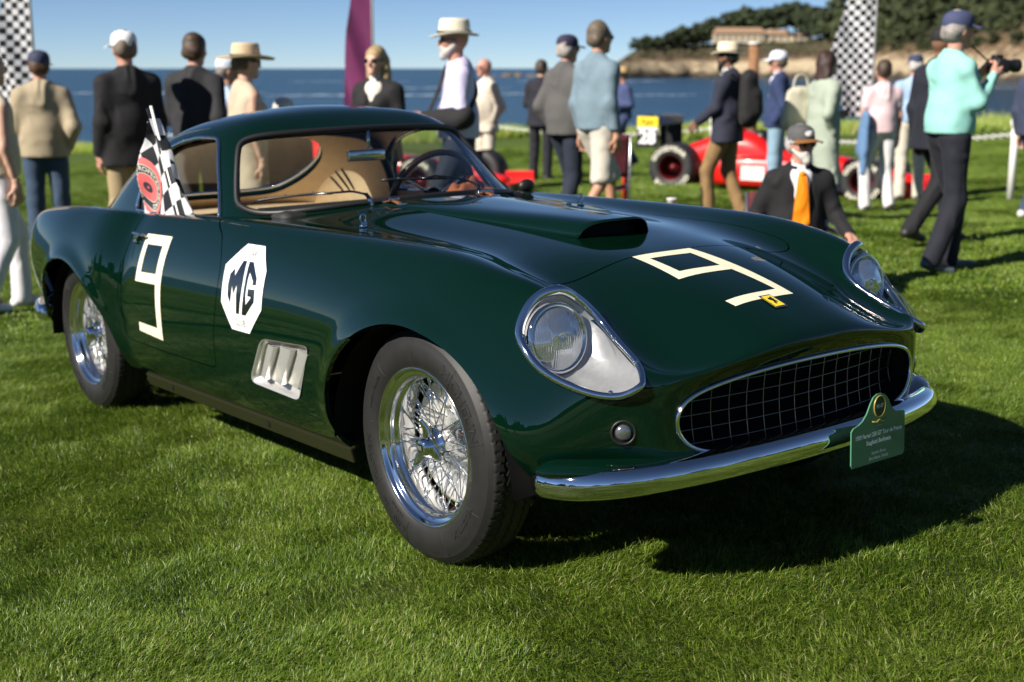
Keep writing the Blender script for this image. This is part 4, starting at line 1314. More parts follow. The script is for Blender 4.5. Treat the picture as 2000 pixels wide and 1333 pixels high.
# ------------------------------------------------------------------ trees
LEAF = [mat('cypress_foliage', (.042, .060, .020), .85, two=(.018, .028, .010), nscale=.35), mat('oak_foliage', (.066, .082, .028), .85, two=(.026, .038, .013), nscale=.35)]
BARK = mat('grey_bark', (.10, .085, .07), .9)
def crown_mesh(seed, flat, leaf=.5, n=1500):
    r_ = np.random.default_rng(seed); V = []; F = []
    cl = []
    for i in range(34):
        a = r_.uniform(0, 2 * math.pi); rad = r_.uniform(.05, .95); z = r_.uniform(-.6, .95 - .35 * rad) * flat
        cl.append((rad * math.cos(a), rad * math.sin(a), z, r_.uniform(.12, .36)))
    for i in range(n):
        c = cl[r_.integers(len(cl))]
        d = r_.normal(size=3); d /= np.linalg.norm(d); rr_ = c[3] * r_.uniform(.55, 1.05)
        p = np.array(c[:3]) + d * rr_ * [1, 1, .62 * flat + .2]
        nrm = d + r_.normal(size=3) * .5; nrm /= np.linalg.norm(nrm)
        t = np.cross(nrm, r_.normal(size=3)); t /= np.linalg.norm(t); u = np.cross(nrm, t)
        s_ = r_.uniform(.05, .13)
        b = len(V)
        for q in range(5):
            an = 2 * math.pi * q / 5; V.append(p + (t * math.cos(an) + u * math.sin(an) * .7) * s_ * r_.uniform(.7, 1.2))
        F.append((b, b + 1, b + 2, b + 3, b + 4))
    return V, F
CROWNS = []
for k in range(6):
    V, F = crown_mesh(20 + k, .75 if k % 2 else .55)
    me = bpy.data.meshes.new('crown'); me.from_pydata([tuple(v) for v in V], [], F); me.materials.append(LEAF[k % 2]); CROWNS.append(me)
def trunk_mesh(seed):
    r_ = np.random.default_rng(seed); b = MB()
    b.tube([(0, 0, -.1), (.03, .02, .35), (.0, .05, .7), (.04, 0, 1.0)], [.055, .045, .035, .015], 7)
    for i in range(5):
        a = r_.uniform(0, 6.28); z = r_.uniform(.35, .75); b.tube([(.02, .02, z), (.25 * math.cos(a), .25 * math.sin(a), z + .15), (.5 * math.cos(a), .5 * math.sin(a), z + .22)], [.022, .016, .008], 5)
    me = bpy.data.meshes.new('trunk'); me.from_pydata(b.v, [], b.f); me.materials.append(BARK); return me
TRUNKS = [trunk_mesh(k) for k in range(3)]
ntree = [0]
def ordinal(n):
    w = ['', 'first', 'second', 'third', 'fourth', 'fifth', 'sixth', 'seventh', 'eighth', 'ninth', 'tenth', 'eleventh', 'twelfth', 'thirteenth', 'fourteenth', 'fifteenth', 'sixteenth', 'seventeenth', 'eighteenth', 'nineteenth', 'twentieth']
    return w[n] if n <= 20 else 'twenty-' + w[n - 20] if n < 30 else 'thirtieth'
def tree(px, base_y, top_y, w_px, D, kind, label):
    p = cam_point(px, base_y, D); s_ = D / F_PX; H_ = (base_y - top_y) * s_; W_ = w_px * s_
    o = empty('tree', p, None, label, 'tree', 'trees on the headland'); k = ntree[0]; ntree[0] += 1
    o.rotation_euler = (0, 0, k * 1.3)
    c = bpy.data.objects.new('crown', CROWNS[(k * 2 + kind) % 6]); c.scale = (W_ / 2 * 1.45, W_ / 2 * 1.45, H_ * .72); c.location = (0, 0, H_ * .44); put(c, o)
    t = bpy.data.objects.new('trunk', TRUNKS[k % 3]); t.scale = (H_ * .6, H_ * .6, H_ * .75); put(t, o)
tl = [(1246,100,80,30),(1262,98,66,34),(1283,96,72,26),(1300,95,58,36),(1322,94,62,32),(1338,92,44,40),(1360,91,48,36),(1384,90,30,50),(1410,72,36,40),(1432,70,22,44),(1458,68,6,58),(1490,66,10,50),(1520,64,2,56),(1552,62,-4,54),(1585,74,8,46),(1610,80,14,40),(1632,80,6,50),(1270,97,78,30),(1312,94,70,34),(1350,92,58,40),(1372,90,50,40),(1398,74,30,50),(1445,70,14,60),(1475,66,14,56),(1505,66,8,60),(1535,64,0,60),(1568,66,0,60),(1598,78,6,56),(1646,78,2,60)]
for i, (px, b_, t_, w_) in enumerate(tl):
    nb = 'house' if px > 1395 else 'cliff tip'
    tree(px, b_, t_, w_, HD(px) + (150 if px < 1395 or px > 1580 else 235), 0, 'windswept dark cypress on the headland ridge, %s from its left end' % ordinal(1 + sum(q[0] < px for q in tl)))
rt_ = np.random.default_rng(5)
spots = []
for row, (f, n_, hpx) in enumerate([(.50, 11, 24), (.60, 11, 34), (.70, 11, 46), (.80, 11, 58), (.90, 11, 70), (.98, 10, 84)]):
    for i in range(n_):
        px = 1655 + (2080 - 1655) * (i + rt_.uniform(.2, .8)) / n_
        p = head_pt(px, f); D = (p - CPOS).dot(CFW); y = 666.5 - F_PX * (p - CPOS).dot(CUP) / D
        spots.append((px, y + 3, y - hpx * rt_.uniform(.7, 1.2), hpx * rt_.uniform(.9, 1.4), D, row, i))
for px, b_, t_, w_, D, row, i in spots:
    tree(px, b_, t_, w_, D, 1, 'green hillside tree, %s from the left in the %s row above the shore' % (ordinal(i + 1), ordinal(row + 1)))
# scrub on the slope
sv_ = []; sf_ = []
for i in range(520):
    px = rt_.uniform(1225, 2150); f = rt_.uniform(.46, 1.0)
    p = head_pt(px, f); D = (p - CPOS).dot(CFW); s_ = D / F_PX
    R_ = rt_.uniform(2, 6) * s_
    for q in range(7):
        d = rt_.normal(size=3); d[2] = abs(d[2]); d /= np.linalg.norm(d); c = np.array(p) + d * R_ * [1, 1, .6]
        t = np.cross(d, rt_.normal(size=3)); t /= np.linalg.norm(t); u = np.cross(d, t); b0 = len(sv_)
        for a in range(5): sv_.append(c + (t * math.cos(a * 1.2566) + u * math.sin(a * 1.2566)) * R_ * .75)
        sf_.append(tuple(b0 + a for a in range(5)))
tag(mesh_obj('scrub', sv_, sf_, mat('scrub_leaves', (.075, .066, .028), .9, two=(.04, .036, .016), nscale=.2)), 'low brown green scrub on the headland slope', 'scrub', kind='stuff')

# long low house among the trees
def house():
    D = HD(1480) + 178; s_ = D / F_PX
    root_p = cam_point(1485, 84, D)
    h = empty('long_house', root_p, (0, 0, math.atan2(RH.y, RH.x)), 'long pale house with low tan roofs among the headland trees', 'house')
    WALL = mat('pale_stucco', (.50, .42, .30), .9, noise=.08, nscale=.5); RF = mat('tan_tiles', (.30, .19, .12), .9, noise=.15, nscale=.6); WIN = mat('house_window', (.03, .03, .03), .5)
    for x0, x1, z0, z1, dy in ((-92, 6, 0, 29, 0), (6, 60, 0, 25, 4), (60, 96, 0, 21, -3)):
        b = MB(); b.box(((x0 + x1) / 2 * s_, dy * s_, (z1 * .62) / 2 * s_), ((x1 - x0) * s_, 16 * s_, z1 * .62 * s_)); b.build('wall', WALL, h, False)
        zb = z1 * .62 * s_; zt = z1 * s_
        V = [((x0 - 2) * s_, (dy - 11) * s_, zb), ((x1 + 2) * s_, (dy - 11) * s_, zb), ((x1 + 2) * s_, (dy + 11) * s_, zb), ((x0 - 2) * s_, (dy + 11) * s_, zb), ((x0 + 5) * s_, dy * s_, zt), ((x1 - 5) * s_, dy * s_, zt)]
        mesh_obj('roof', V, [(0, 1, 5, 4), (1, 2, 5), (2, 3, 4, 5), (3, 0, 4), (3, 2, 1, 0)], RF, h, False)
        n = int((x1 - x0) / 11)
        for i in range(n):
            xx = x0 + (x1 - x0) * (i + .5) / n
            b = MB(); b.box((xx * s_, (dy - 8.05) * s_, z1 * .30 * s_), (3.0 * s_, .25 * s_, z1 * .30 * s_)); b.build('window', WIN, h, False)
    for xx in (-40, 20):
        b = MB(); b.box((xx * s_, 2 * s_, 22 * s_), (4 * s_, 4 * s_, 9 * s_)); b.build('chimney', WALL, h, False)
house()

# ------------------------------------------------------------------ woods behind the camera (seen only as reflections)
sv_ = []; sf_ = []
rb = np.random.default_rng(11)
for i in range(5200):
    a = rb.uniform(-2.35, 2.35); R_ = rb.uniform(62, 78)
    dirv = -DH * math.cos(a) + RH * math.sin(a)
    top = 5.0 + 3.5 * math.sin(a * 5 + 1) * math.sin(a * 11) + 2.0 * math.sin(a * 23)
    c = np.array(C0 + dirv * R_) + [0, 0, rb.uniform(-3, max(3, top))]
    d = np.array(-dirv) + rb.normal(size=3) * .5; d /= np.linalg.norm(d)
    t = np.cross(d, rb.normal(size=3)); t /= np.linalg.norm(t); u = np.cross(d, t); s_ = rb.uniform(.8, 1.8); b0 = len(sv_)
    if (Vector(c) - C0).dot(DH) > 15: continue
    for q in range(5): sv_.append(c + (t * math.cos(q * 1.2566) + u * math.sin(q * 1.2566)) * s_)
    sf_.append(tuple(b0 + q for q in range(5)))
tag(mesh_obj('woodland', sv_, sf_, LEAF[0]), 'dark line of trees behind the photographer mirrored in the green paint', 'trees', kind='stuff')
# ------------------------------------------------------------------ grass
def grass_material(name, dry=False):
    m = bpy.data.materials.new(name); m.use_nodes = True; nt = m.node_tree; b = nt.nodes['Principled BSDF']
    at = nt.nodes.new('ShaderNodeAttribute'); at.attribute_name = 'tint'
    r = nt.nodes.new('ShaderNodeValToRGB'); e = r.color_ramp.elements
    e[0].position = 0; e[0].color = (.030, .075, .008, 1); e[1].position = 1; e[1].color = (.40, .38, .16, 1)
    for p, c in ((.25, (.115, .190, .016)), (.55, (.190, .285, .030)), (.82, (.265, .355, .055)), (.93, (.39, .41, .13))):
        x = e.new(p); x.color = (*c, 1)
    gp = nt.nodes.new('ShaderNodeNewGeometry'); nz = nt.nodes.new('ShaderNodeTexNoise'); nz.inputs['Scale'].default_value = 1.1; nz.inputs['Detail'].default_value = 4
    nt.links.new(gp.outputs['Position'], nz.inputs['Vector'])
    ma = nt.nodes.new('ShaderNodeMath'); ma.operation = 'MULTIPLY_ADD'; ma.inputs[1].default_value = .75; ma.inputs[2].default_value = -.375
    nt.links.new(nz.outputs['Fac'], ma.inputs[0]); ad = nt.nodes.new('ShaderNodeMath'); ad.operation = 'ADD'; ad.use_clamp = True
    nt.links.new(ma.outputs[0], ad.inputs[0]); nt.links.new(at.outputs['Fac'], ad.inputs[1])
    nt.links.new(ad.outputs[0], r.inputs['Fac']); nt.links.new(r.outputs[0], b.inputs['Base Color'])
    b.inputs['Roughness'].default_value = .40; b.inputs['Specular IOR Level'].default_value = .34
    tr = nt.nodes.new('ShaderNodeBsdfTranslucent'); nt.links.new(r.outputs[0], tr.inputs[0])
    mx = nt.nodes.new('ShaderNodeMixShader'); mx.inputs[0].default_value = .32
    nt.links.new(b.outputs[0], mx.inputs[1]); nt.links.new(tr.outputs[0], mx.inputs[2]); nt.links.new(mx.outputs[0], nt.nodes['Material Output'].inputs['Surface'])
    return m
def smooth_noise(x, y, sc, seed):
    "cheap tileless value noise"
    r_ = np.random.default_rng(seed); T = r_.uniform(0, 1, (64, 64))
    X = x * sc; Y = y * sc; i = np.floor(X).astype(int); j = np.floor(Y).astype(int); u = X - i; v = Y - j
    u = u * u * (3 - 2 * u); v = v * v * (3 - 2 * v)
    g = lambda a, b: T[a % 64, b % 64]
    return (g(i, j) * (1 - u) + g(i + 1, j) * u) * (1 - v) + (g(i, j + 1) * (1 - u) + g(i + 1, j + 1) * u) * v
def blade_patch(R, dens, L0, W0, seed):
    "a round tuft of turf blades, thinner towards its rim; returns verts, quads, tint"
    r_ = np.random.default_rng(seed)
    n = int(math.pi * R * R * dens)
    rad = R * np.sqrt(r_.uniform(0, 1, n)); th = r_.uniform(0, 2 * math.pi, n)
    keep = r_.uniform(0, 1, n) > np.clip((rad / R - .62) / .38, 0, 1) ** 1.3
    X, Y = (rad * np.cos(th))[keep], (rad * np.sin(th))[keep]; n = len(X)
    cl = smooth_noise(X + 3, Y + 3, 14, seed) * .6 + smooth_noise(X + 3, Y + 3, 40, seed + 1) * .5
    keep = cl > r_.uniform(.0, .55, n); X, Y = X[keep], Y[keep]; n = len(X)
    ang = (smooth_noise(X + 5, Y + 5, 5.5, seed + 2) - .5) * 3.2 + r_.normal(0, .85, n)
    L = L0 * (.6 + .8 * smooth_noise(X + 7, Y + 7, 9, seed + 3)) * r_.uniform(.55, 1.25, n)
    lean = np.clip(r_.normal(1.0, .36, n), .1, 1.5)
    W = W0 * r_.uniform(.7, 1.3, n)
    dx, dy = np.cos(ang), np.sin(ang); tw = ang + math.pi / 2 + r_.normal(0, .6, n)
    wx, wy = np.cos(tw) * W / 2, np.sin(tw) * W / 2; Z = np.zeros(n)
    mx, my, mz = X + dx * L * .42 * np.sin(lean * .7), Y + dy * L * .42 * np.sin(lean * .7), L * .5 * np.cos(lean * .6)
    tx, ty, tz = X + dx * L * np.sin(lean), Y + dy * L * np.sin(lean), L * np.maximum(.12, np.cos(lean)) * .95
    V = np.stack([np.stack([X - wx, Y - wy, Z - .004], 1), np.stack([X + wx, Y + wy, Z - .004], 1), np.stack([mx + wx * .8, my + wy * .8, mz], 1),
                  np.stack([mx - wx * .8, my - wy * .8, mz], 1), np.stack([tx + wx * .12, ty + wy * .12, tz], 1), np.stack([tx - wx * .12, ty - wy * .12, tz], 1)], 1).reshape(-1, 3)
    i = np.arange(n)[:, None] * 6
    Q = np.concatenate([i + [[0, 1, 2, 3]], i + [[3, 2, 4, 5]]], 0)
    t = np.clip(.22 + .22 * smooth_noise(X + 9, Y + 9, 6, seed + 4) + r_.normal(0, .20, n), 0, .86)
    dry = r_.uniform(size=n) < .07; t = np.where(dry, r_.uniform(.86, 1, n), t)
    return V, Q, np.repeat(t, 6)
def make_grass():
    r_ = np.random.default_rng(17)
    variants = [blade_patch(.36, 52000, .030, .0022, 40 + k) for k in range(4)] + [blade_patch(1.0, 5200, .030, .0080, 60 + k) for k in range(2)]
    # where the patches lie
    pts = []; rot = []; pick = []; scl = []
    def put_pt(x, y, kind):
        z = float(lawn_z(x, y)) + .004
        a = 9.0 * float(smooth_noise(np.array([x]), np.array([y]), .55, 71)[0]) + 4.0 * float(smooth_noise(np.array([x]), np.array([y]), 1.7, 72)[0])
        q = Vector((0, 0, 1)).rotation_difference(LAWN_N) @ Quaternion((0, 0, 1), a)
        e = q.to_euler(); pts.append((x, y, z)); rot.append(tuple(e)); pick.append(kind)
        h = .72 + .6 * float(smooth_noise(np.array([x]), np.array([y]), .8, 73)[0]); scl.append((1, 1, h))
    s1 = .40
    for i in range(-30, 31):
        for j in range(-6, 24):
            d = j * s1 + r_.uniform(-.1, .1); w = i * s1 + r_.uniform(-.1, .1) + (s1 / 2 if j % 2 else 0)
            if math.hypot(d, w) > 8.2: continue
            p = ground(d, w); put_pt(p.x, p.y, int(r_.integers(0, 4)))
    s2 = 1.0
    for i in range(-40, 41):
        for j in range(-2, 34):
            d = j * s2 + r_.uniform(-.25, .25); w = i * s2 + r_.uniform(-.25, .25)
            if math.hypot(d, w) < 7.9 or abs(w) > d * 1.3 + 7 or d > EDGE - 1: continue
            p = ground(d, w); put_pt(p.x, p.y, 4 + int(r_.integers(0, 2)))
    base = len(pts)
    VV = [np.array(pts)]; QQ = []; TT = [np.zeros(base)]; KK = [np.full(base, -1)]
    for k, (V, Q, t) in enumerate(variants):
        QQ.append(Q + base); VV.append(V); TT.append(t); KK.append(np.full(len(V), k)); base += len(V)
    N_ = len(pts); tot = base
    V = np.concatenate(VV).astype(np.float32); Q = np.concatenate(QQ).astype(np.int32)
    me = bpy.data.meshes.new('grass')
    me.vertices.add(len(V)); me.vertices.foreach_set('co', V.ravel())
    me.loops.add(Q.size); me.loops.foreach_set('vertex_index', Q.ravel())
    me.polygons.add(len(Q)); me.polygons.foreach_set('loop_start', np.arange(0, Q.size, 4, dtype=np.int32)); me.update(calc_edges=True)
    def attr(name, typ, key, arr):
        a = me.attributes.new(name, typ, 'POINT'); a.data.foreach_set(key, np.ascontiguousarray(arr).ravel())
    attr('tint', 'FLOAT', 'value', np.concatenate(TT).astype(np.float32))
    attr('variant', 'INT', 'value', np.concatenate(KK).astype(np.int32))
    pad = lambda arr: np.concatenate([np.array(arr, np.float32), np.zeros((tot - N_, 3), np.float32)])
    attr('patch_rot', 'FLOAT_VECTOR', 'vector', pad(rot)); attr('patch_scale', 'FLOAT_VECTOR', 'vector', pad(scl))
    attr('pick', 'INT', 'value', np.concatenate([np.array(pick), np.zeros(tot - N_)]).astype(np.int32))
    gm = grass_material('grass_blades'); me.materials.append(gm)
    o = bpy.data.objects.new('grass', me); put(o)
    ng = bpy.data.node_groups.new('turf', 'GeometryNodeTree')
    ng.interface.new_socket('Geometry', in_out='INPUT', socket_type='NodeSocketGeometry'); ng.interface.new_socket('Geometry', in_out='OUTPUT', socket_type='NodeSocketGeometry')
    nd = ng.nodes; gi = nd.new('NodeGroupInput'); go = nd.new('NodeGroupOutput')
    def named(n, t):
        q = nd.new('GeometryNodeInputNamedAttribute'); q.data_type = t; q.inputs['Name'].default_value = n; return q.outputs['Attribute']
    var = named('variant', 'INT')
    def select(k):
        cmp_ = nd.new('FunctionNodeCompare'); cmp_.data_type = 'INT'; cmp_.operation = 'EQUAL'; ng.links.new(var, cmp_.inputs[2]); cmp_.inputs[3].default_value = k
        sp = nd.new('GeometryNodeSeparateGeometry'); sp.domain = 'POINT'; ng.links.new(gi.outputs[0], sp.inputs[0]); ng.links.new(cmp_.outputs[0], sp.inputs[1]); return sp.outputs[0]
    jn = nd.new('GeometryNodeJoinGeometry')
    for k in range(len(variants) - 1, -1, -1):           # Join keeps the last link first
        g2 = nd.new('GeometryNodeGeometryToInstance'); ng.links.new(select(k), g2.inputs[0]); ng.links.new(g2.outputs[0], jn.inputs[0])
    ip = nd.new('GeometryNodeInstanceOnPoints'); ng.links.new(select(-1), ip.inputs['Points']); ng.links.new(jn.outputs[0], ip.inputs['Instance']); ip.inputs['Pick Instance'].default_value = True
    ng.links.new(named('pick', 'INT'), ip.inputs['Instance Index']); ng.links.new(named('patch_rot', 'FLOAT_VECTOR'), ip.inputs['Rotation']); ng.links.new(named('patch_scale', 'FLOAT_VECTOR'), ip.inputs['Scale'])
    ng.links.new(ip.outputs[0], go.inputs[0])
    o.modifiers.new('turf', 'NODES').node_group = ng
    return tag(o, 'short mown green grass of the lawn round the car', 'grass', kind='stuff')
make_grass()
# thatch and soil showing between the blades near the camera
V = [tuple(ground(0, 0)[:2]) + (float(lawn_z(C0.x, C0.y)) + .004,)]
for q in range(1, 9):
    for k in range(40):
        p = ground(q * math.cos(k * math.pi / 20), q * math.sin(k * math.pi / 20)); V.append((p.x, p.y, float(lawn_z(p.x, p.y)) + .004))
F = [(0, 1 + k, 1 + (k + 1) % 40) for k in range(40)] + [(1 + q * 40 + k, 41 + q * 40 + k, 41 + q * 40 + (k + 1) % 40, 1 + q * 40 + (k + 1) % 40) for q in range(7) for k in range(40)]
tag_s(mesh_obj('thatch', V, F, mat('thatch_soil', (.045, .062, .012), .95, two=(.022, .028, .009), nscale=30, bump=.5, bscale=120)))
# longer grass along the edge above the sea
def edge_grass():
    r_ = np.random.default_rng(4); n = 26000
    r = r_.uniform(-24, 24, n); d = EDGE - r_.uniform(.0, 3.2, n) ** 1.0
    wob = .8 * np.sin(r * .31) + .5 * np.sin(r * .77 + 1); d = d + wob
    X = C0.x + DH.x * d + RH.x * r; Y = C0.y + DH.y * d + RH.y * r; Z = lawn_z(X, Y)
    hgt = (.10 + .42 * smooth_noise(X, Y, .22, 31) ** 2 + .2 * smooth_noise(X, Y, .8, 33)) * r_.uniform(.5, 1.1, n)
    a = r_.uniform(0, 6.28, n); W = .03
    dx, dy = np.cos(a) * hgt * .4, np.sin(a) * hgt * .4
    V = np.stack([np.stack([X - W, Y, Z], 1), np.stack([X + W, Y + .01, Z], 1), np.stack([X + dx, Y + dy, Z + hgt], 1)], 1).reshape(-1, 3)
    o = fast_mesh('edge_grass', V, np.arange(n * 3).reshape(-1, 3), grass_material('edge_grass_blades'), smooth=False)
    t = np.clip(.70 + r_.normal(0, .1, n) + .15 * smooth_noise(X, Y, .3, 35), 0, .95)
    at = o.data.attributes.new('tint', 'FLOAT', 'POINT'); at.data.foreach_set('value', np.repeat(t, 3).astype(np.float32))
    tag(o, 'longer bright grass along the lawn edge above the sea', 'grass', kind='stuff')
edge_grass()
# ================================================================== PEOPLE: implicit surfaces turned into meshes
def surface_net(f, org, h):
    s = f < 0
    nx, ny, nz = f.shape
    c = np.zeros((nx - 1, ny - 1, nz - 1), np.int8)
    for i in (0, 1):
        for j in (0, 1):
            for k in (0, 1): c += s[i:nx - 1 + i, j:ny - 1 + j, k:nz - 1 + k]
    act = (c > 0) & (c < 8)
    ids = np.full(act.shape, -1, np.int64); I = np.argwhere(act); n = len(I)
    if n == 0: return np.zeros((0, 3)), np.zeros((0, 4), int)
    ids[act] = np.arange(n)
    acc = np.zeros((n, 3)); cnt = np.zeros(n)
    x, y, z = I.T
    for ax in range(3):
        o = [0, 1, 2]; o.remove(ax)
        for a in (0, 1):
            for b in (0, 1):
                d0 = [0, 0, 0]; d0[o[0]] = a; d0[o[1]] = b; d1 = d0.copy(); d1[ax] = 1
                f0 = f[x + d0[0], y + d0[1], z + d0[2]]; f1 = f[x + d1[0], y + d1[1], z + d1[2]]
                m = (f0 < 0) != (f1 < 0)
                t = np.where(m, f0 / np.where(m, f0 - f1, 1), 0)
                p = np.array(d0, float)[None].repeat(n, 0); p[:, ax] = t
                acc[m] += p[m]; cnt[m] += 1
    V = (I + acc / cnt[:, None]) * h + org
    Q = []
    for ax in range(3):
        sl0 = [slice(None)] * 3; sl1 = [slice(None)] * 3; sl0[ax] = slice(0, -1); sl1[ax] = slice(1, None)
        a, b = s[tuple(sl0)], s[tuple(sl1)]
        E = np.argwhere(a != b)
        o = [0, 1, 2]; o.remove(ax); u, v = o if ax != 1 else o[::-1]
        ok = (E[:, u] > 0) & (E[:, v] > 0) & (E[:, u] < f.shape[u] - 1) & (E[:, v] < f.shape[v] - 1)
        E = E[ok]
        if not len(E): continue
        ins = a[tuple(E.T)]
        def cell(du, dv):
            q = E.copy(); q[:, u] += du; q[:, v] += dv; return ids[tuple(q.T)]
        q = np.stack([cell(-1, -1), cell(0, -1), cell(0, 0), cell(-1, 0)], 1)
        q[~ins] = q[~ins][:, ::-1]
        Q.append(q)
    Q = np.concatenate(Q) if Q else np.zeros((0, 4), int)
    return V, Q[(Q >= 0).all(1)]
class Field:
    "smooth union of round cones and ellipsoids, sampled on a grid"
    def __init__(s, h=.014): s.p = []; s.h = h; s.cuts = []; s.holes = []; s.wr = 0
    def cone(s, a, b, ra, rb, k=.03, sq=None): s.p.append(('c', np.array(a, float), np.array(b, float), ra, rb, k, sq)); return s
    def ell(s, c, r, k=.03, rot=0.0): s.p.append(('e', np.array(c, float), np.array(r, float), rot, 0, k, None)); return s
    def cut(s, n, d): s.cuts.append((np.array(n, float), d)); return s          # keeps n.p < d
    def hole(s, a, b, r): s.holes.append((np.array(a, float), np.array(b, float), r)); return s
    def wrinkle(s, amp, seed=0, freq=1.0): s.wr = (amp, seed, freq); return s
    @staticmethod
    def _cone(P, a, b, ra, rb, sq):
        d = b - a; w = P - a
        t = np.clip((w @ d) / (d @ d + 1e-12), 0, 1)
        e = w - t[..., None] * d
        if sq is not None: e = e / np.array(sq)
        return np.sqrt((e * e).sum(-1)) - (ra + (rb - ra) * t)
    def mesh(s):
        lo = np.full(3, 9.); hi = np.full(3, -9.)
        bb = []
        for q in s.p:
            if q[0] == 'c':
                r = max(q[3], q[4]) * (max(q[6]) if q[6] is not None else 1); l = np.minimum(q[1], q[2]) - r; u = np.maximum(q[1], q[2]) + r
            else: r = q[2].max(); l = q[1] - r; u = q[1] + r
            bb.append((l, u)); lo = np.minimum(lo, l); hi = np.maximum(hi, u)
        lo -= 3 * s.h; hi += 3 * s.h
        n = np.ceil((hi - lo) / s.h).astype(int) + 1
        f = np.full(n, .25)
        ax = [lo[i] + np.arange(n[i]) * s.h for i in range(3)]
        for q, (l, u) in zip(s.p, bb):
            k = q[5]; m = k + .03
            a = [max(0, int((l[i] - m - lo[i]) / s.h)) for i in range(3)]; b = [min(n[i], int((u[i] + m - lo[i]) / s.h) + 2) for i in range(3)]
            P = np.stack(np.meshgrid(*[ax[i][a[i]:b[i]] for i in range(3)], indexing='ij'), -1)
            if q[0] == 'c': d = s._cone(P, q[1], q[2], q[3], q[4], q[6])
            else:
                w = P - q[1]
                if q[3]:
                    c_, s_ = math.cos(q[3]), math.sin(q[3]); w = np.stack([w[..., 0] * c_ + w[..., 2] * s_, w[..., 1], -w[..., 0] * s_ + w[..., 2] * c_], -1)
                k0 = np.sqrt(((w / q[2]) ** 2).sum(-1)); k1 = np.sqrt(((w / q[2] ** 2) ** 2).sum(-1)) + 1e-9
                d = np.where(k0 < 1e-3, -q[2].min(), k0 * (k0 - 1) / k1)
            g = f[a[0]:b[0], a[1]:b[1], a[2]:b[2]]
            hh = np.maximum(k - np.abs(d - g), 0) / k
            f[a[0]:b[0], a[1]:b[1], a[2]:b[2]] = np.minimum(d, g) - hh * hh * k * .25
        if s.cuts or s.holes or s.wr:
            P = np.stack(np.meshgrid(*ax, indexing='ij'), -1)
            if s.wr:
                r_ = np.random.default_rng(s.wr[1]); w = 0
                for fr_, am in ((11, .75), (22, .5), (44, .12)):
                    for _ in range(2):
                        v = r_.normal(size=3) * [.8, .8, 1.3]; v = v / np.linalg.norm(v) * fr_ * s.wr[2]
                        v2 = r_.normal(size=3); v2 = v2 / np.linalg.norm(v2) * fr_ * .4
                        w = w + am * (.65 - 1.3 * np.abs(np.sin(.5 * (P @ v) + r_.uniform(0, 6) + 1.1 * np.sin(P @ v2))))
                f = f + s.wr[0] * w
            for nn, d in s.cuts: f = np.maximum(f, P @ nn - d)
            for a, b, r in s.holes: f = np.maximum(f, -self_cone(P, a, b, r))
        return surface_net(f, lo, s.h)
def self_cone(P, a, b, r): return Field._cone(P, a, b, r, r, None)
def join_nets(parts):
    V = []; Q = []; b = 0
    for v, q in parts:
        V.append(v); Q.append(q + b); b += len(v)
    return np.concatenate(V), np.concatenate(Q)

SKIN = {'fair': mat('skin_fair', (.56, .33, .24), .5, noise=.06, nscale=30), 'tan': mat('skin_tan', (.46, .24, .15), .5, noise=.06, nscale=30), 'brown': mat('skin_brown', (.22, .115, .07), .5, noise=.06, nscale=30), 'ruddy': mat('skin_ruddy', (.52, .26, .19), .5, noise=.08, nscale=30)}
def cloth(name, col, rough=.85, noise=.035, bump=.12, sheen=.03):
    new = 'cloth_' + name not in MATS
    m = mat('cloth_' + name, col, rough, noise=noise, nscale=24, bump=bump, bscale=180, sheen=sheen)
    if new:                                             # broad creases under the weave
        nt = m.node_tree; b = nt.nodes['Principled BSDF']; fine = b.inputs['Normal'].links[0].from_node
        tc = nt.nodes.new('ShaderNodeTexCoord'); mp = nt.nodes.new('ShaderNodeMapping'); mp.inputs['Scale'].default_value = (1, 1, .7); mp.inputs['Rotation'].default_value = (.5, .4, 0)
        w = nt.nodes.new('ShaderNodeTexNoise'); w.noise_type = 'RIDGED_MULTIFRACTAL'; w.inputs['Scale'].default_value = 5.5; w.inputs['Detail'].default_value = 2.5; w.inputs['Distortion'].default_value = .9
        nt.links.new(tc.outputs['Object'], mp.inputs['Vector']); nt.links.new(mp.outputs[0], w.inputs['Vector'])
        bp = nt.nodes.new('ShaderNodeBump'); bp.inputs['Strength'].default_value = .75; bp.inputs['Distance'].default_value = .035
        nt.links.new(w.outputs['Fac'], bp.inputs['Height']); nt.links.new(bp.outputs['Normal'], fine.inputs['Normal'])
    return m

def hand_prims(F, wrist, direction, palm_n, side, curl=.5, s=1.0):
    "palm, four unequal fingers in two joints and a thumb"
    w = np.array(wrist, float); d = np.array(direction, float); d /= np.linalg.norm(d)
    n = np.array(palm_n, float); n -= d * (n @ d); n /= np.linalg.norm(n); t = np.cross(d, n) * side
    F.cone(w - d * .03, w + d * .02, .026, .026, .02)
    F.cone(w + d * .02 - t * .018, w + d * .085 - t * .020, .017, .016, .018); F.cone(w + d * .02 + t * .018, w + d * .085 + t * .022, .017, .016, .018)
    for i, (off, L) in enumerate(((.030, .070), (.010, .080), (-.011, .074), (-.031, .058))):
        b = w + d * .088 + t * off
        a1 = curl * .8; a2 = curl * 1.9
        m_ = b + (d * math.cos(a1) + n * math.sin(a1)) * L * .5
        e = m_ + (d * math.cos(a2) + n * math.sin(a2)) * L * .5
        F.cone(b, m_, .0095, .0088, .006); F.cone(m_, e, .0088, .0075, .006)
    b = w + d * .035 + t * .030; m_ = b + (d * .6 + t * .6 + n * .35) * .042; e = m_ + (d * .85 + n * .5 + t * .1) * .034
    F.cone(b, m_, .0125, .0105, .010); F.cone(m_, e, .0105, .0085, .006)

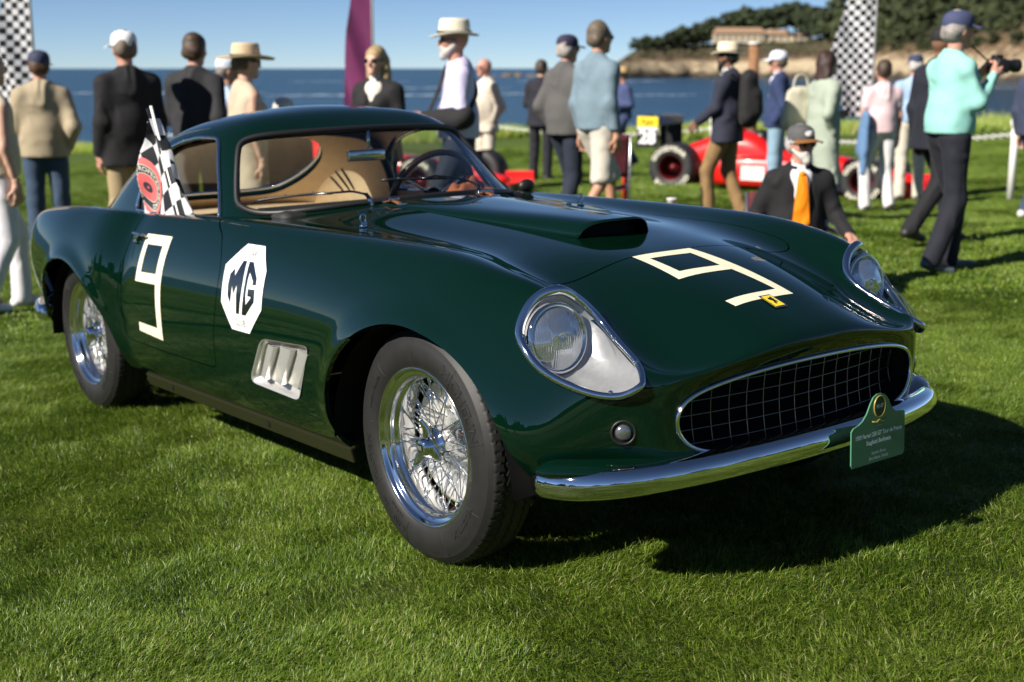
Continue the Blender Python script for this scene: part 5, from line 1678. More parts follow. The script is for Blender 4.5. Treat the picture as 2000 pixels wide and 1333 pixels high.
ARMS = {   # elbow, wrist, hand direction, palm normal (left side, +y)
 'down': ((-.035, .212, 1.12), (.025, .225, .88), (.12, 0, -1), (0, -1, 0)),
 'pocket': ((-.10, .238, 1.13), (.00, .190, .955), (.3, -.1, -1), (0, -1, 0)),
 'back': ((-.13, .225, 1.13), (-.17, .10, .97), (-.1, -1, -.4), (1, 0, 0)),
 'front': ((.01, .228, 1.12), (.22, .06, 1.12), (.5, -1, .2), (-1, 0, 0)),
 'bent': ((-.06, .222, 1.12), (.18, .20, 1.10), (1, -.1, 0), (0, -1, 0)),
 'swing_f': ((.05, .212, 1.14), (.24, .20, 1.00), (.7, 0, -.7), (0, -1, 0)),
 'swing_b': ((-.14, .215, 1.15), (-.16, .26, .93), (.05, 0, -1), (0, -1, 0)),
 'camera': ((.06, .225, 1.17), (.265, .085, 1.345), (.55, -.35, .75), (.3, -.9, 0)),
 'cross': ((.05, .235, 1.14), (.20, -.02, 1.19), (0, -1, .1), (-1, 0, 0)),
 'sling': ((.0, .225, 1.11), (.26, .12, 1.10), (1, -.3, -.1), (0, -1, 0)),
}
def person(px, D, top, face, label, skin='fair', torso='blazer', tcol=None, legs='trousers', lcol=None, shoe=(.03, .025, .02), armL='down', armR='down', walk=0.0,
           hat=None, hcol=None, hair=(.05, .035, .02), head_turn=0.0, nod=0.0, shirt=None, glasses=False, beard=None, build=1.0, tie=None, seat=None, long_hair=False, seed=0, lean=0.0, group='visitors on the lawn', detail=True, extra_hat=None, female=False, name='person'):
    foot = on_lawn(px, D)
    H_ = cam_point(px, top, D).z - foot.z
    hat_h = {None: .0, 'cap': .015, 'panama': .075, 'wide': .075, 'beanie': .02}[hat]
    base_h = 1.757 + hat_h if seat is None else 1.757 + hat_h - (.93 - seat - .08)
    sc = H_ / base_h
    dirv = DH * math.cos(math.radians(face)) + RH * math.sin(math.radians(face))
    root = empty(name, foot, (0, 0, math.atan2(dirv.y, dirv.x)), label, 'person', group)
    root.scale = (sc, sc, sc)
    up_ = 0 if seat is None else -(.93 - seat - .08)
    W = build
    A = np.array
    dz = A([0, 0, up_])
    tilt = lambda p: A([p[0] + lean * max(0, p[2] - .95), p[1], p[2]]) + dz
    sh = {1: tilt((-.005, .172 * W ** .5, 1.385)), -1: tilt((-.005, -.172 * W ** .5, 1.385))}
    arm = {}
    for s_, nm in ((1, armL), (-1, armR)):
        e, w, d, n = ARMS[nm] if isinstance(nm, str) else nm
        q = A([1, s_, 1])
        arm[s_] = (tilt(A(e) * q), tilt(A(w) * q), A(d) * q, A(n) * q)
    hip = {s_: A((0, .092 * W ** .3 * s_, .92)) + dz for s_ in (1, -1)}
    leg = {}
    for s_ in (1, -1):
        if seat is not None:
            leg[s_] = (A((.46, .13 * s_ * 1.3, seat + .13)), A((.50, .15 * s_, .09)), 0)
        elif walk:
            f = walk * s_
            leg[s_] = (A((.10 + .16 * f if f > 0 else .06 + .10 * f, .10 * s_, .51)), A((.33 * f, .095 * s_, .09 if f > 0 else .09 + .10 * abs(f))), f)
        else:
            leg[s_] = (A((.015, .105 * s_, .50)), A((-.02, .11 * s_, .09)), 0)
    neck = tilt((0.0, 0, 1.475)); headc = tilt((.028, 0, 1.632))
    ht = head_turn
    # ---- body: coarse whole figure, finer head and hands, one mesh
    B = Field(.024)
    for s_ in (1, -1):
        e, w, d, n = arm[s_]
        B.cone(sh[s_], e, .045, .036, .03).cone(e, w, .036, .024, .02)
        k_, a_, f = leg[s_]
        B.cone(hip[s_], k_, .070, .048, .04).cone(k_, a_, .048, .034, .03)
        B.cone(a_, a_ + A((.10, 0, -.05)), .034, .026, .02)
        B.cone(tilt((0, .06 * s_, 1.08)), tilt((0, .085 * s_, 1.31)), .075, .08, .06); B.cone(tilt((-.01, .03 * s_, 1.42)), sh[s_] - A((0, .025 * s_, .0)), .035, .035, .05)
    B.cone(A((0, -.06, .95)) + dz, A((0, .06, .95)) + dz, .085, .085, .06)
    B.cone(tilt((-.0, 0, 1.40)), neck + A((.008, 0, .08)), .050, .048, .04)
    parts = [B.mesh()]
    fine = .0095
    Hd = Field(fine)
    Hd.cone(neck - A((0, 0, .05)), (headc + A((-.012, 0, -.06))), .054, .052, .02)
    L_ = lambda x, y, z: A((x, y, z))
    hp_ = []
    def hd(kind, *a): hp_.append((kind, *a))
    ct, st = math.cos(ht), math.sin(ht); cn, sn = math.cos(nod), math.sin(nod)
    def hw(x, y, z):
        x, z = x * cn + z * sn, -x * sn + z * cn
        return headc + A((x * ct - y * st, x * st + y * ct, z))
    Hd.ell(hw(-.012, 0, .022), (.096, .078, .100), .02)
    Hd.cone(hw(.03, 0, -.03), hw(.060, 0, -.088), .058, .032, .03)                       # jaw to chin
    Hd.cone(hw(.085, 0, .012), hw(.103, 0, -.026), .009, .0145, .012)                    # nose
    Hd.cone(hw(.070, -.035, .028), hw(.070, .035, .028), .017, .017, .015)               # brow
    Hd.cone(hw(.074, -.018, -.060), hw(.074, .018, -.060), .011, .011, .012)             # mouth
    for s_ in (1, -1):
        Hd.ell(hw(-.008, .074 * s_, -.006), (.021, .012, .033), .006)                    # ear
        Hd.ell(hw(.056, .036 * s_, -.020), (.025, .022, .022), .02)                      # cheek
    parts.append(Hd.mesh())
    if detail:
        for s_ in (1, -1):
            nm = armL if s_ > 0 else armR
            if nm == 'pocket': continue
            e, w, d, n = arm[s_]
            hf = Field(.0068); hand_prims(hf, w, d, n, s_, .55 if nm not in ('camera',) else .8); parts.append(hf.mesh())
    V, Q = join_nets(parts)
    fast_mesh('body', V, Q, SKIN[skin], root)
    # ---- clothes
    tc = tcol or (.02, .02, .03)
    tm = cloth('%s_%s' % (torso, '_'.join('%03d' % int(c * 999) for c in tc)), tc)
    T = Field(.0155)
    thick = {'blazer': .016, 'shirt': .009, 'sweater': .014, 'jacket': .018, 'coat': .018, 'dress': .008, 'polo': .009, 'vest': .012}[torso]
    sleeve = {'polo': .55, 'dress': .0, 'vest': 0.0}.get(torso, 1.0)
    hem = {'blazer': .80, 'shirt': .955, 'sweater': .92, 'jacket': .88, 'coat': .42, 'dress': .25, 'polo': .93, 'vest': .93}[torso] + up_
    bw = .085 * W ** .5 + thick
    for s_ in (1, -1):
        T.cone(tilt((.004, .070 * s_ * W, 1.05)), tilt((.0, .090 * s_, 1.31)), bw + .012 * (W - 1) * 4, bw + .002, .08)
        T.cone(tilt((-.010, .026 * s_, 1.462)), sh[s_] - A((0, .020 * s_, .0)), .042 + thick, .044 + thick, .07)
        T.cone(tilt((-.012, 0, 1.15)), tilt((-.022, 0, 1.395)), bw - .004, bw - .022, .06)
        if torso in ('blazer', 'coat', 'jacket', 'dress', 'vest') and seat is None:
            fl = {'blazer': .06, 'coat': .09, 'jacket': .02, 'dress': .10, 'vest': .02}[torso]
            T.cone(tilt((.005, .070 * s_, 1.08)), A((.0 + lean * .0, (.075 + fl * .55) * s_, hem - .02)) + (0 if hem > .5 else 0), bw, bw + fl * .35, .09)
        else:
            T.cone(tilt((.0, .065 * s_, 1.08)), A((0, .07 * s_, .95)) + dz, bw, bw + .004, .08)
        T.cone(tilt((.0, 0, 1.12)), A((.0, 0, max(hem, .70) - .02)) + (dz if seat is not None else 0), bw + .012, bw + .030, .07)
        e, w, d, n = arm[s_]
        if sleeve > 0:
            T.cone(sh[s_], e if sleeve == 1 else sh[s_] + (e - sh[s_]) * sleeve, .050 + thick, .042 + thick * .8, .05)
            if sleeve == 1: T.cone(e, w - (w - e) * .05, .042 + thick * .9, .030 + thick * .7, .03)
        if female: T.ell(tilt((.085, .07 * s_, 1.285)), (.06, .06, .06), .05)
    if W > 1.1: T.ell(tilt((.06, 0, 1.12)), (.16 * W, .15 * W, .17), .08)
    T.cut((0, 0, -1), -hem)
    T.hole(neck + A((.022, 0, .030)), neck + A((.022, 0, .3)), .060)
    if torso in ('blazer',): T.hole(tilt((.15, 0, 1.30)), tilt((.06, 0, 1.47)), .030)
    T.wrinkle(.0060 if torso != 'coat' else .009, seed + 3)
    V, Q = T.mesh(); jk = fast_mesh({'blazer': 'blazer', 'shirt': 'shirt', 'sweater': 'sweater', 'jacket': 'jacket', 'coat': 'coat', 'dress': 'dress', 'polo': 'polo_shirt', 'vest': 'waistcoat'}[torso], V, Q, tm, root)
    if torso in ('blazer', 'shirt', 'polo', 'jacket', 'sweater'):
        cr = [neck + A((.006 + .072 * math.cos(t), .066 * math.sin(t), .006 - .020 * math.cos(t))) for t in np.linspace(.45, 2 * math.pi - .45, 26)]
        b = MB(); b.tube(cr, .017, 7, squash=(.62, 1.25)); b.build('collar', tm, jk)
    if torso in ('blazer', 'jacket'):
        for s_ in (1, -1):
            e, w, d, n = arm[s_]
            b = MB(); u_ = (w - e) / np.linalg.norm(w - e); b.tube([w - u_ * .03, w + u_ * .004], [.036, .035], 12); b.build('cuff', cloth('cuff_white', (.7, .7, .72)) if shirt is not None or torso == 'blazer' else tm, jk)
        b = MB(); bx = -(bw + .026)
        b.tube([tilt((bx + .030, 0, 1.40)), tilt((bx + .004, 0, 1.25)), tilt((bx + .006, 0, 1.10))] + ([A((bx - .008, 0, hem + .02))] if seat is None else []), .0035, 5); b.build('back_seam', tm, jk)
    if armL == 'sling':
        e, w, d, n = arm[1]; S = Field(.014); S.cone(e + A((-.02, 0, 0)), w - (w - e) * .08, .080, .052, .03, (1, 1, 1)); S.cone(e + A((.02, 0, -.03)), w + A((0, 0, -.02)), .06, .045, .03)
        V, Q = S.mesh(); so = fast_mesh('sling', V, Q, cloth('sling_black', (.010, .010, .011)), root)
        b = MB(); b.tube(catmull([w + A((-.04, 0, .03)), tilt((.13, -.02, 1.30)), tilt((.06, -.10, 1.47)), tilt((-.06, -.10, 1.47)), tilt((-.13, .02, 1.30)), e + A((-.05, .02, .03))], 6), .016, 6, squash=(1, .4)); b.build('sling_strap', cloth('sling_black', (.010, .010, .011)), so)
    if shirt is not None:
        S = Field(.014); S.cone(tilt((.012, 0, 1.16)), tilt((.012, 0, 1.40)), .112, .098, .03, (1, 1.1, 1)); S.cone(neck - A((0, 0, .05)), neck + A((.006, 0, .045)), .066, .061, .02)
        S.hole(neck + A((0, 0, .02)), neck + A((.03, 0, .2)), .054)
        V, Q = S.mesh(); fast_mesh('shirt', V, Q, cloth('inner_' + '_'.join('%03d' % int(c * 999) for c in shirt), shirt), root)
    if tie is not None:
        b = MB()
        pts = [tilt((.112, 0, 1.435)), tilt((.128, 0, 1.39)), tilt((.142, 0, 1.28)), tilt((.150, 0, 1.10)), tilt((.148, 0, 1.03))]
        wd = [.026, .034, .046, .060, .008]; VV = []
        for p, w_ in zip(pts, wd): VV += [p + A((0, -w_, 0)), p + A((.008, 0, 0)), p + A((0, w_, 0))]
        b.add(VV, [(3 * i + j, 3 * i + 3 + j, 3 * i + 4 + j, 3 * i + 1 + j) for i in range(4) for j in range(2)]); b.ball(tilt((.110, 0, 1.437)), (.02, .024, .02))
        b.build('necktie', cloth('tie', tie, .6), root)
    if legs:
        lc_ = lcol or (.05, .06, .1)
        lm = cloth('legs_' + '_'.join('%03d' % int(c * 999) for c in lc_), lc_)
        G = Field(.0155)
        for s_ in (1, -1):
            k_, a_, f = leg[s_]
            if legs == 'shorts':
                G.cone(hip[s_], k_ + A((0, 0, .03)), .098, .086, .05)
            else:
                wd = .070 if not female else .054
                G.cone(hip[s_], k_, .092 * W ** .3, wd, .05).cone(k_, a_ + A((0, 0, -.015)), wd, wd * .92, .03)
        G.cone(A((-.01, -.055, .97)) + dz, A((-.01, .055, .97)) + dz, .098 * W ** .3, .098 * W ** .3, .05)
        G.cut((0, 0, 1), 1.02 + up_)
        if legs == 'shorts': G.cut((0, 0, -1), -.50)
        G.wrinkle(.0055, seed + 9)
        V, Q = G.mesh(); fast_mesh('shorts' if legs == 'shorts' else 'trousers', V, Q, lm, root)
        if torso in ('shirt', 'polo') and seat is None:
            bt = MB(); cx = [A((math.cos(t) * .118 * W ** .4 - .008, math.sin(t) * .166 * W ** .3, 1.005)) for t in np.linspace(0, 6.283, 33)[:-1]]
            bt.tube(cx, .014, 6, closed=True); bt.build('belt', mat('belt_leather', (.05, .025, .012), .5), root)
    for s_ in (1, -1):
        k_, a_, f = leg[s_]
        S = Field(.0105); up_f = a_[2] - .09
        toe = A((.19, .012 * s_, -.055 - up_f * .25)); 
        if f < 0: toe = A((.15, 0, -.10))
        S.cone(a_ + A((-.045, 0, -.045)), a_ + toe, .040, .034, .03, (1, 1, .9)); S.cone(a_ + A((-.02, 0, -.03)), a_ + A((0, 0, .01)), .042, .040, .03)
        if f >= 0: S.cut((0, 0, -1), 0.0)
        V, Q = S.mesh(); so = fast_mesh('shoe', V, Q, mat('shoe_' + '_'.join('%03d' % int(c * 999) for c in shoe), shoe, .5), root)
    # ---- hair, hat, glasses, beard
    if hair is not None:
        R_ = Field(.0095)
        R_.ell(hw(-.018, 0, .040), (.098, .086, .096), .02); R_.cone(hw(-.060, -.026, -.015), hw(-.060, .026, -.015), .050, .050, .03)
        if long_hair:
            for s_ in (1, -1): R_.cone(hw(-.045, .055 * s_, .0), hw(-.06, .075 * s_, -.20), .052, .040, .03)
            R_.cone(hw(-.07, 0, -.02), hw(-.09, 0, -.24), .06, .045, .03)
        if not long_hair: R_.cut(hw(1, 0, .6) - headc, (hw(1, 0, .6) - headc) @ headc + .070)
        else: R_.hole(hw(.07, 0, -.02), hw(.20, 0, -.05), .070)
        R_.wrinkle(.0052, seed + 5, 3.4)
        V, Q = R_.mesh(); fast_mesh('hair', V, Q, mat('hair_' + '_'.join('%03d' % int(c * 999) for c in hair), hair, .55, noise=.3, nscale=60, bump=.4, bscale=150), root)
    if beard is not None:
        R_ = Field(.0085); R_.cone(hw(.050, 0, -.068), hw(.068, 0, -.108), .046, .030, .03)
        for s_ in (1, -1): R_.cone(hw(.002, .062 * s_, -.035), hw(.05, .032 * s_, -.082), .018, .022, .02)
        R_.cone(hw(.088, -.02, -.050), hw(.088, .02, -.050), .010, .010, .01)
        R_.wrinkle(.002, seed, 3)
        V, Q = R_.mesh(); fast_mesh('beard', V, Q, mat('beard_' + '_'.join('%03d' % int(c * 999) for c in beard), beard, .7, bump=.5, bscale=200), root)
    if glasses:
        b = MB()
        for s_ in (1, -1):
            c = hw(.088, .034 * s_, .004); VV = []
            for i in range(14):
                t = 2 * math.pi * i / 14; VV.append(c + (hw(0, math.cos(t) * .026, math.sin(t) * .020) - headc))
            VV += [v - (hw(.006, 0, 0) - headc) for v in VV]
            b.add(VV, [tuple(range(14))[::-1]] + [(i, (i + 1) % 14, 14 + (i + 1) % 14, 14 + i) for i in range(14)])
            b.tube([hw(.088, .058 * s_, .010), hw(.06, .082 * s_, .010), hw(-.01, .088 * s_, .006)], .0035, 5)
        b.tube([hw(.092, -.012, .008), hw(.092, .012, .008)], .003, 5)
        b.build('sunglasses', mat('dark_lens', (.006, .006, .007), .08, coat=.5), root)
    if hat:
        hm = mat('hat_%s_%s' % (hat, '_'.join('%03d' % int(c * 999) for c in hcol)), hcol, .8, noise=.08, nscale=50, bump=.15, bscale=300)
        b = MB(); VV = []; n_ = 36
        if hat in ('cap', 'beanie'):
            prof = [(.098, .026), (.101, .042), (.100, .075), (.091, .102), (.066, .124), (.03, .135), (.002, .1365)]
            for r, z in prof:
                for i in range(n_):
                    t = 2 * math.pi * i / n_; VV.append(hw(-.012 + r * 1.06 * math.cos(t), r * .90 * math.sin(t), z))
            b.add(VV, [(k * n_ + i, k * n_ + (i + 1) % n_, (k + 1) * n_ + (i + 1) % n_, (k + 1) * n_ + i) for k in range(len(prof) - 1) for i in range(n_)])
            if hat == 'beanie': pass
            ho = b.build('hat' if hat == 'beanie' else 'cap', hm, root)
            if hat == 'cap':
                VV = []; m_ = 13
                for j in range(5):
                    for i in range(m_):
                        t = -.98 + 1.96 * i / (m_ - 1); r = .098 + j / 4 * .078 * math.cos(t * .95) ** .7
                        VV.append(hw(-.012 + r * 1.06 * math.cos(t), r * .92 * math.sin(t), .040 - .012 * (j / 4) - .022 * math.sin(t) ** 2 * j / 4))
                pk = mesh_obj('peak', VV, [(j * m_ + i, (j + 1) * m_ + i, (j + 1) * m_ + i + 1, j * m_ + i + 1) for j in range(4) for i in range(m_ - 1)], extra_hat or hm, ho)
                pk.modifiers.new('t', 'SOLIDIFY').thickness = .006
                if extra_hat:
                    pv = [hw(-.012 + .106 * math.cos(.42 * math.cos(q)) + .004, .100 * math.sin(.42 * math.cos(q)), .078 + .020 * math.sin(q)) for q in np.linspace(0, 6.283, 25)[:-1]]
                    mesh_obj('cap_patch', pv + [hw(.103, 0, .078)], [(i, (i + 1) % 24, 24) for i in range(24)], WHITE, ho, False)
        else:
            wide = hat == 'wide'; br = .205 if wide else .158
            prof = [(br, .038), (br * .93, .032), (br * .8, .034), (.112, .040), (.104, .046), (.102, .075), (.096, .130), (.088, .148), (.060, .150), (.03, .140), (.002, .136)]
            for j, (r, z) in enumerate(prof):
                for i in range(n_):
                    t = 2 * math.pi * i / n_
                    up2 = .022 * abs(math.sin(t)) ** 2 * (r > .11) * (r / br) ** 3 - .010 * max(0, math.cos(t)) * (r > .11)
                    VV.append(hw(-.008 + r * 1.10 * math.cos(t), r * .95 * math.sin(t), z + up2 - (.012 * math.cos(t) ** 2 if j >= 8 else 0)))
            b.add(VV, [(k * n_ + i, k * n_ + (i + 1) % n_, (k + 1) * n_ + (i + 1) % n_, (k + 1) * n_ + i) for k in range(len(prof) - 1) for i in range(n_)])
            ho = b.build('hat', hm, root); ho.modifiers.new('t', 'SOLIDIFY').thickness = .004
            q = MB(); q.tube([hw(-.008 + .105 * 1.1 * math.cos(t), .105 * .95 * math.sin(t), .056) for t in np.linspace(0, 6.283, 33)[:-1]], .009, 6, closed=True, squash=(1, 1.2))
            q.build('hat_band', mat('hat_band', (.012, .011, .011), .6), ho)
    return root
# ------------------------------------------------------------------ the visitors
NAVY = (.012, .014, .026); INKB = (.0035, .0035, .0055); KHAKI = (.36, .27, .15); JEAN = (.035, .065, .115); DJEAN = (.010, .017, .034)
STRAW = (.66, .54, .36)
g_ = 'visitors on the lawn'
person(-6, 8.4, 96, 40, 'person in cream waistcoat and white trousers cut off by the left edge', torso='vest', tcol=(.58, .50, .36), lcol=(.68, .67, .70), shoe=(.75, .75, .76), armR='down', hair=(.2, .12, .06), seed=1, walk=.55)
person(96, 11.5, 98, -20, 'person from behind in tan zip jacket and blue jeans', torso='jacket', tcol=(.36, .295, .195), lcol=JEAN, armL='front', armR='pocket', hat='cap', hcol=(.03, .04, .08), hair=(.085, .042, .018), seed=2, skin='ruddy')
person(262, 10.3, 60, -35, 'person in white cap and navy blazer seen from behind', torso='blazer', tcol=INKB, lcol=KHAKI, armL='down', armR='down', hat='cap', hcol=(.78, .78, .80), hair=(.16, .12, .09), seed=3, build=1.08, skin='ruddy')
person(393, 10.8, 68, 15, 'brown haired person in dark grey jacket behind the coupe roof', torso='jacket', tcol=(.015, .015, .018), lcol=(.05, .05, .055), hair=(.06, .035, .018), seed=4, armL='front', armR='pocket', skin='ruddy')
person(452, 12.0, 109, 70, 'person in pale blue shirt and light cap behind the straw hatted woman', torso='shirt', tcol=(.42, .54, .76), lcol=(.25, .23, .2), hat='cap', hcol=(.62, .66, .72), hair=(.22, .19, .16), seed=5, skin='tan', armR='back')
person(487, 9.9, 72, 55, 'person in wide straw hat and sleeveless beige dress', torso='dress', tcol=(.50, .41, .30), legs=None, hat='wide', hcol=(.60, .46, .29), hair=(.10, .07, .045), seed=6, armR='down', armL='down', female=True, shoe=(.3, .25, .18), skin='fair', glasses=True)
person(560, 10.2, 191, 10, 'white haired person seated low behind the coupe roof', torso='shirt', tcol=(.16, .08, .045), lcol=(.10, .09, .08), hair=(.62, .60, .57), seed=7, seat=.50, armL='bent', armR='bent', detail=False)
person(742, 11.0, 92, 205, 'blonde person in sunglasses and black jacket with a white collar', torso='blazer', tcol=(.007, .0065, .008), lcol=(.02, .02, .025), hair=(.36, .26, .13), long_hair=True, seed=8, glasses=True, shirt=(.76, .72, .62), female=True, skin='fair', armL='front', armR='down')
person(896, 9.7, 25, -98, 'person in panama hat and lilac shirt with an arm in a black sling', torso='shirt', tcol=(.60, .56, .78), lcol=DJEAN, hat='panama', hcol=(.72, .66, .52), hair=None, seed=9, glasses=True, beard=(.50, .47, .44), armL='sling', armR='bent', walk=.5, skin='ruddy', build=1.04)
person(950, 18.0, 115, -120, 'bald person in cream suit and white shirt near the chain', torso='blazer', tcol=(.58, .52, .42), lcol=(.60, .54, .44), shirt=(.72, .73, .80), hair=None, seed=10, glasses=True, skin='ruddy', build=1.15, armL='pocket', armR='pocket')
person(1056, 20.0, 118, 20, 'person from behind in dark suit with white collar by the chain', torso='blazer', tcol=(.010, .010, .018), lcol=(.010, .010, .017), shirt=(.7, .7, .72), hair=(.05, .03, .018), seed=11, armL='front', armR='front')
person(1103, 12.4, 68, 50, 'person in navy cap and charcoal jacket walking with hands in pockets', torso='jacket', tcol=(.085, .082, .080), lcol=DJEAN, hat='cap', hcol=(.022, .018, .05), hair=(.4, .36, .33), seed=12, armL='pocket', armR='down', skin='ruddy', glasses=True, walk=.4)
person(1163, 11.2, 45, 55, 'person in blue grey sweater and cream shorts striding right', torso='sweater', tcol=(.155, .225, .275), legs='shorts', lcol=(.55, .51, .44), shoe=(.25, .25, .26), hair=(.13, .10, .07), seed=13, armL='down', armR='down', walk=.8, glasses=True, skin='tan')
person(1214, 23.0, 125, -105, 'person in straw hat and blue jacket beyond the chain', torso='jacket', tcol=(.045, .065, .16), lcol=(.03, .045, .10), hat='panama', hcol=(.55, .38, .17), hair=(.2, .18, .16), seed=14, walk=.8, armL='bent', armR='bent', skin='ruddy')
person(1416, 13.2, 73, -60, 'bearded person in straw panama and navy blazer with khaki trousers', torso='blazer', tcol=(.016, .019, .038), lcol=(.24, .145, .06), hat='panama', hcol=(.70, .62, .46), hair=(.01, .008, .007), beard=(.012, .010, .009), seed=15, skin='brown', shirt=(.70, .70, .70), walk=.42, armL='swing_f', armR='down')
person(1512, 17.0, 98, -70, 'person in white cap and royal blue jacket with pale jeans', torso='jacket', tcol=(.020, .036, .105), lcol=(.22, .34, .44), hat='cap', hcol=(.66, .70, .80), hair=(.10, .08, .06), seed=16, armL='pocket', armR='pocket', skin='ruddy', shirt=(.7, .7, .8))
person(1600, 13.6, 101, 70, 'long haired person in sage green coat behind the seated man', torso='coat', tcol=(.33, .38, .31), lcol=(.12, .16, .13), hair=(.035, .014, .010), long_hair=True, seed=17, female=True, armL='front', armR='pocket')
person(1556, 7.9, 240, 180, 'bearded person in grey cap, black blazer and orange tie, seated', torso='blazer', tcol=(.0055, .0055, .0075), lcol=(.46, .35, .21), hat='cap', hcol=(.080, .080, .085), hair=(.45, .44, .43), beard=(.55, .53, .50), glasses=True, shirt=(.76, .76, .80), tie=(.95, .27, .0), seat=.30, seed=18, skin='ruddy', head_turn=.42,
       armL=((.02, .27, 1.14), (.25, .31, 1.03), (1, .1, -.2), (0, -.3, -1)), armR=((-.06, .28, 1.12), (.12, .33, 1.00), (1, -.1, .1), (0, -1, 0)), lean=.05, extra_hat=mat('peak_orange', (.22, .09, .02), .7))
person(1712, 15.6, 118, -10, 'person in pale pink polo shirt and white trousers', torso='polo', tcol=(.76, .56, .58), lcol=(.72, .71, .70), hair=(.055, .032, .020), seed=19, skin='ruddy', armL='front', armR='down', walk=.35)
person(1772, 17.0, 106, 10, 'person in light blue shirt, navy cap and cream trousers behind the dark suit', torso='shirt', tcol=(.30, .42, .60), lcol=(.60, .55, .46), hat='cap', hcol=(.03, .04, .09), hair=(.5, .48, .46), seed=20, armL='pocket', armR='pocket', skin='ruddy')
person(1818, 10.3, 52, 60, 'person in black beanie and dark navy suit striding behind the photographer', torso='blazer', tcol=(.0065, .008, .017), lcol=(.006, .006, .009), hat='beanie', hcol=(.008, .008, .009), hair=None, seed=21, walk=1.0, armL='down', armR='down', skin='brown', shoe=(.02, .018, .016), shirt=(.7, .7, .72))
PH = person(1843, 8.75, 22, 75, 'person in blue cap and mint shirt holding a camera', torso='shirt', tcol=(.27, .58, .52), lcol=(.007, .008, .017), hat='cap', hcol=(.045, .055, .125), hair=(.3, .27, .25), glasses=False, seed=22, armL='camera', armR='camera', skin='ruddy', shoe=(.10, .12, .14), build=1.06, walk=.38)
person(2012, 13.6, 92, 60, 'person in jeans just entering at the right edge', torso='jacket', tcol=(.03, .04, .08), lcol=(.03, .05, .10), shoe=(.6, .58, .55), seed=23, walk=.6)

# photographer's camera
def camera_thing(person_o):
    sc = person_o.scale[0]; q = person_o.rotation_euler.to_matrix()
    c = person_o.location + q @ Vector((.335, 0, 1.405)) * sc
    o = empty('camera_body', c, person_o.rotation_euler, 'black camera with long lens in the hands of the mint shirted photographer', 'camera')
    CB = mat('camera_black', (.012, .012, .013), .45, bump=.1, bscale=400)
    b = MB(); b.box((0, 0, 0), (.065, .135, .095), bevel=.012); b.box((0, 0, .055), (.06, .06, .035), bevel=.010); b.box((.005, -.06, -.005), (.085, .028, .09), bevel=.010); b.build('housing', CB, o)
    V, F = lathe([(.001, .03), (.036, .03), (.040, .05), (.040, .10), (.036, .105), (.044, .13), (.044, .165), (.040, .168), (.034, .150), (.001, .145)], 24, 'x')
    lo = mesh_obj('lens', V, F, CB, o)
    V, F = lathe([(.001, .151), (.034, .150)], 24, 'x'); mesh_obj('front_glass', V, F, mat('lens_glass', (.02, .02, .03), .03, coat=1), lo)
    b = MB(); b.tube([(-.02, .068, .03), (-.12, .10, .12), (-.30, .06, .155)], .006, 6); b.build('strap', CB, o)
camera_thing(PH)

# backpack of the panama-hatted visitor, bag of the woman in the long coat, jacket over the pink shirt's arm
def worn(o_label, name, label, cat, loc, build_fn):
    p = [q for q in bpy.data.objects if q.get('label', '').startswith(o_label)][0]
    m = p.rotation_euler.to_matrix()
    o = empty(name, p.location + m @ Vector(loc) * p.scale[0], p.rotation_euler, label, cat); build_fn(o); return o
def _pack(o):
    F_ = Field(.014); F_.cone((-.02, 0, -.15), (-.01, 0, .18), .13, .115, .05, (.75, 1.1, 1)); F_.cone((-.10, 0, -.10), (-.09, 0, .04), .07, .07, .05, (.8, 1.2, 1)); F_.wrinkle(.003, 2)
    V, Q = F_.mesh(); fast_mesh('pack_body', V, Q, cloth('black_nylon', (.009, .009, .010)), o)
    for s in (-1, 1):
        b = MB(); b.tube(catmull([(.03, s * .09, .20), (.13, s * .10, .25), (.25, s * .11, .16), (.26, s * .13, -.02), (.10, s * .16, -.14)], 5), .016, 6, squash=(1, .35)); b.build('strap', cloth('black_nylon', (.009, .009, .010)), o)
worn('bearded person in straw panama', 'backpack', 'black backpack on the back of the panama hatted man', 'backpack', (-.20, 0, 1.22), _pack)
def _bag(o):
    F_ = Field(.014); F_.cone((0, 0, -.16), (0, 0, .12), .12, .085, .04, (1.9, .6, 1)); F_.wrinkle(.003, 4); V, Q = F_.mesh(); fast_mesh('bag_body', V, Q, cloth('cream_canvas', (.55, .52, .40)), o)
    b = MB(); b.tube(catmull([(-.10, 0, .10), (-.06, 0, .30), (.06, 0, .30), (.10, 0, .10)], 6), .010, 6); b.build('handle', cloth('cream_canvas', (.55, .52, .40)), o)
worn('long haired person in sage', 'shoulder_bag', 'cream canvas bag on the shoulder of the woman in sage coat', 'bag', (-.12, .26, 1.20), _bag)
def _jack(o):
    F_ = Field(.014); F_.cone((0, 0, .10), (.02, .02, -.28), .075, .10, .04, (1.1, .55, 1)); F_.cone((0, .0, -.1), (-.10, .05, -.55), .06, .035, .04); F_.wrinkle(.006, 6); V, Q = F_.mesh(); fast_mesh('folded_jacket', V, Q, cloth('blue_denim', (.10, .19, .34)), o)
worn('person in pale pink polo', 'denim_jacket', 'blue jacket hanging at the side of the pink shirted man', 'jacket', (-.10, .24, 1.02), _jack)
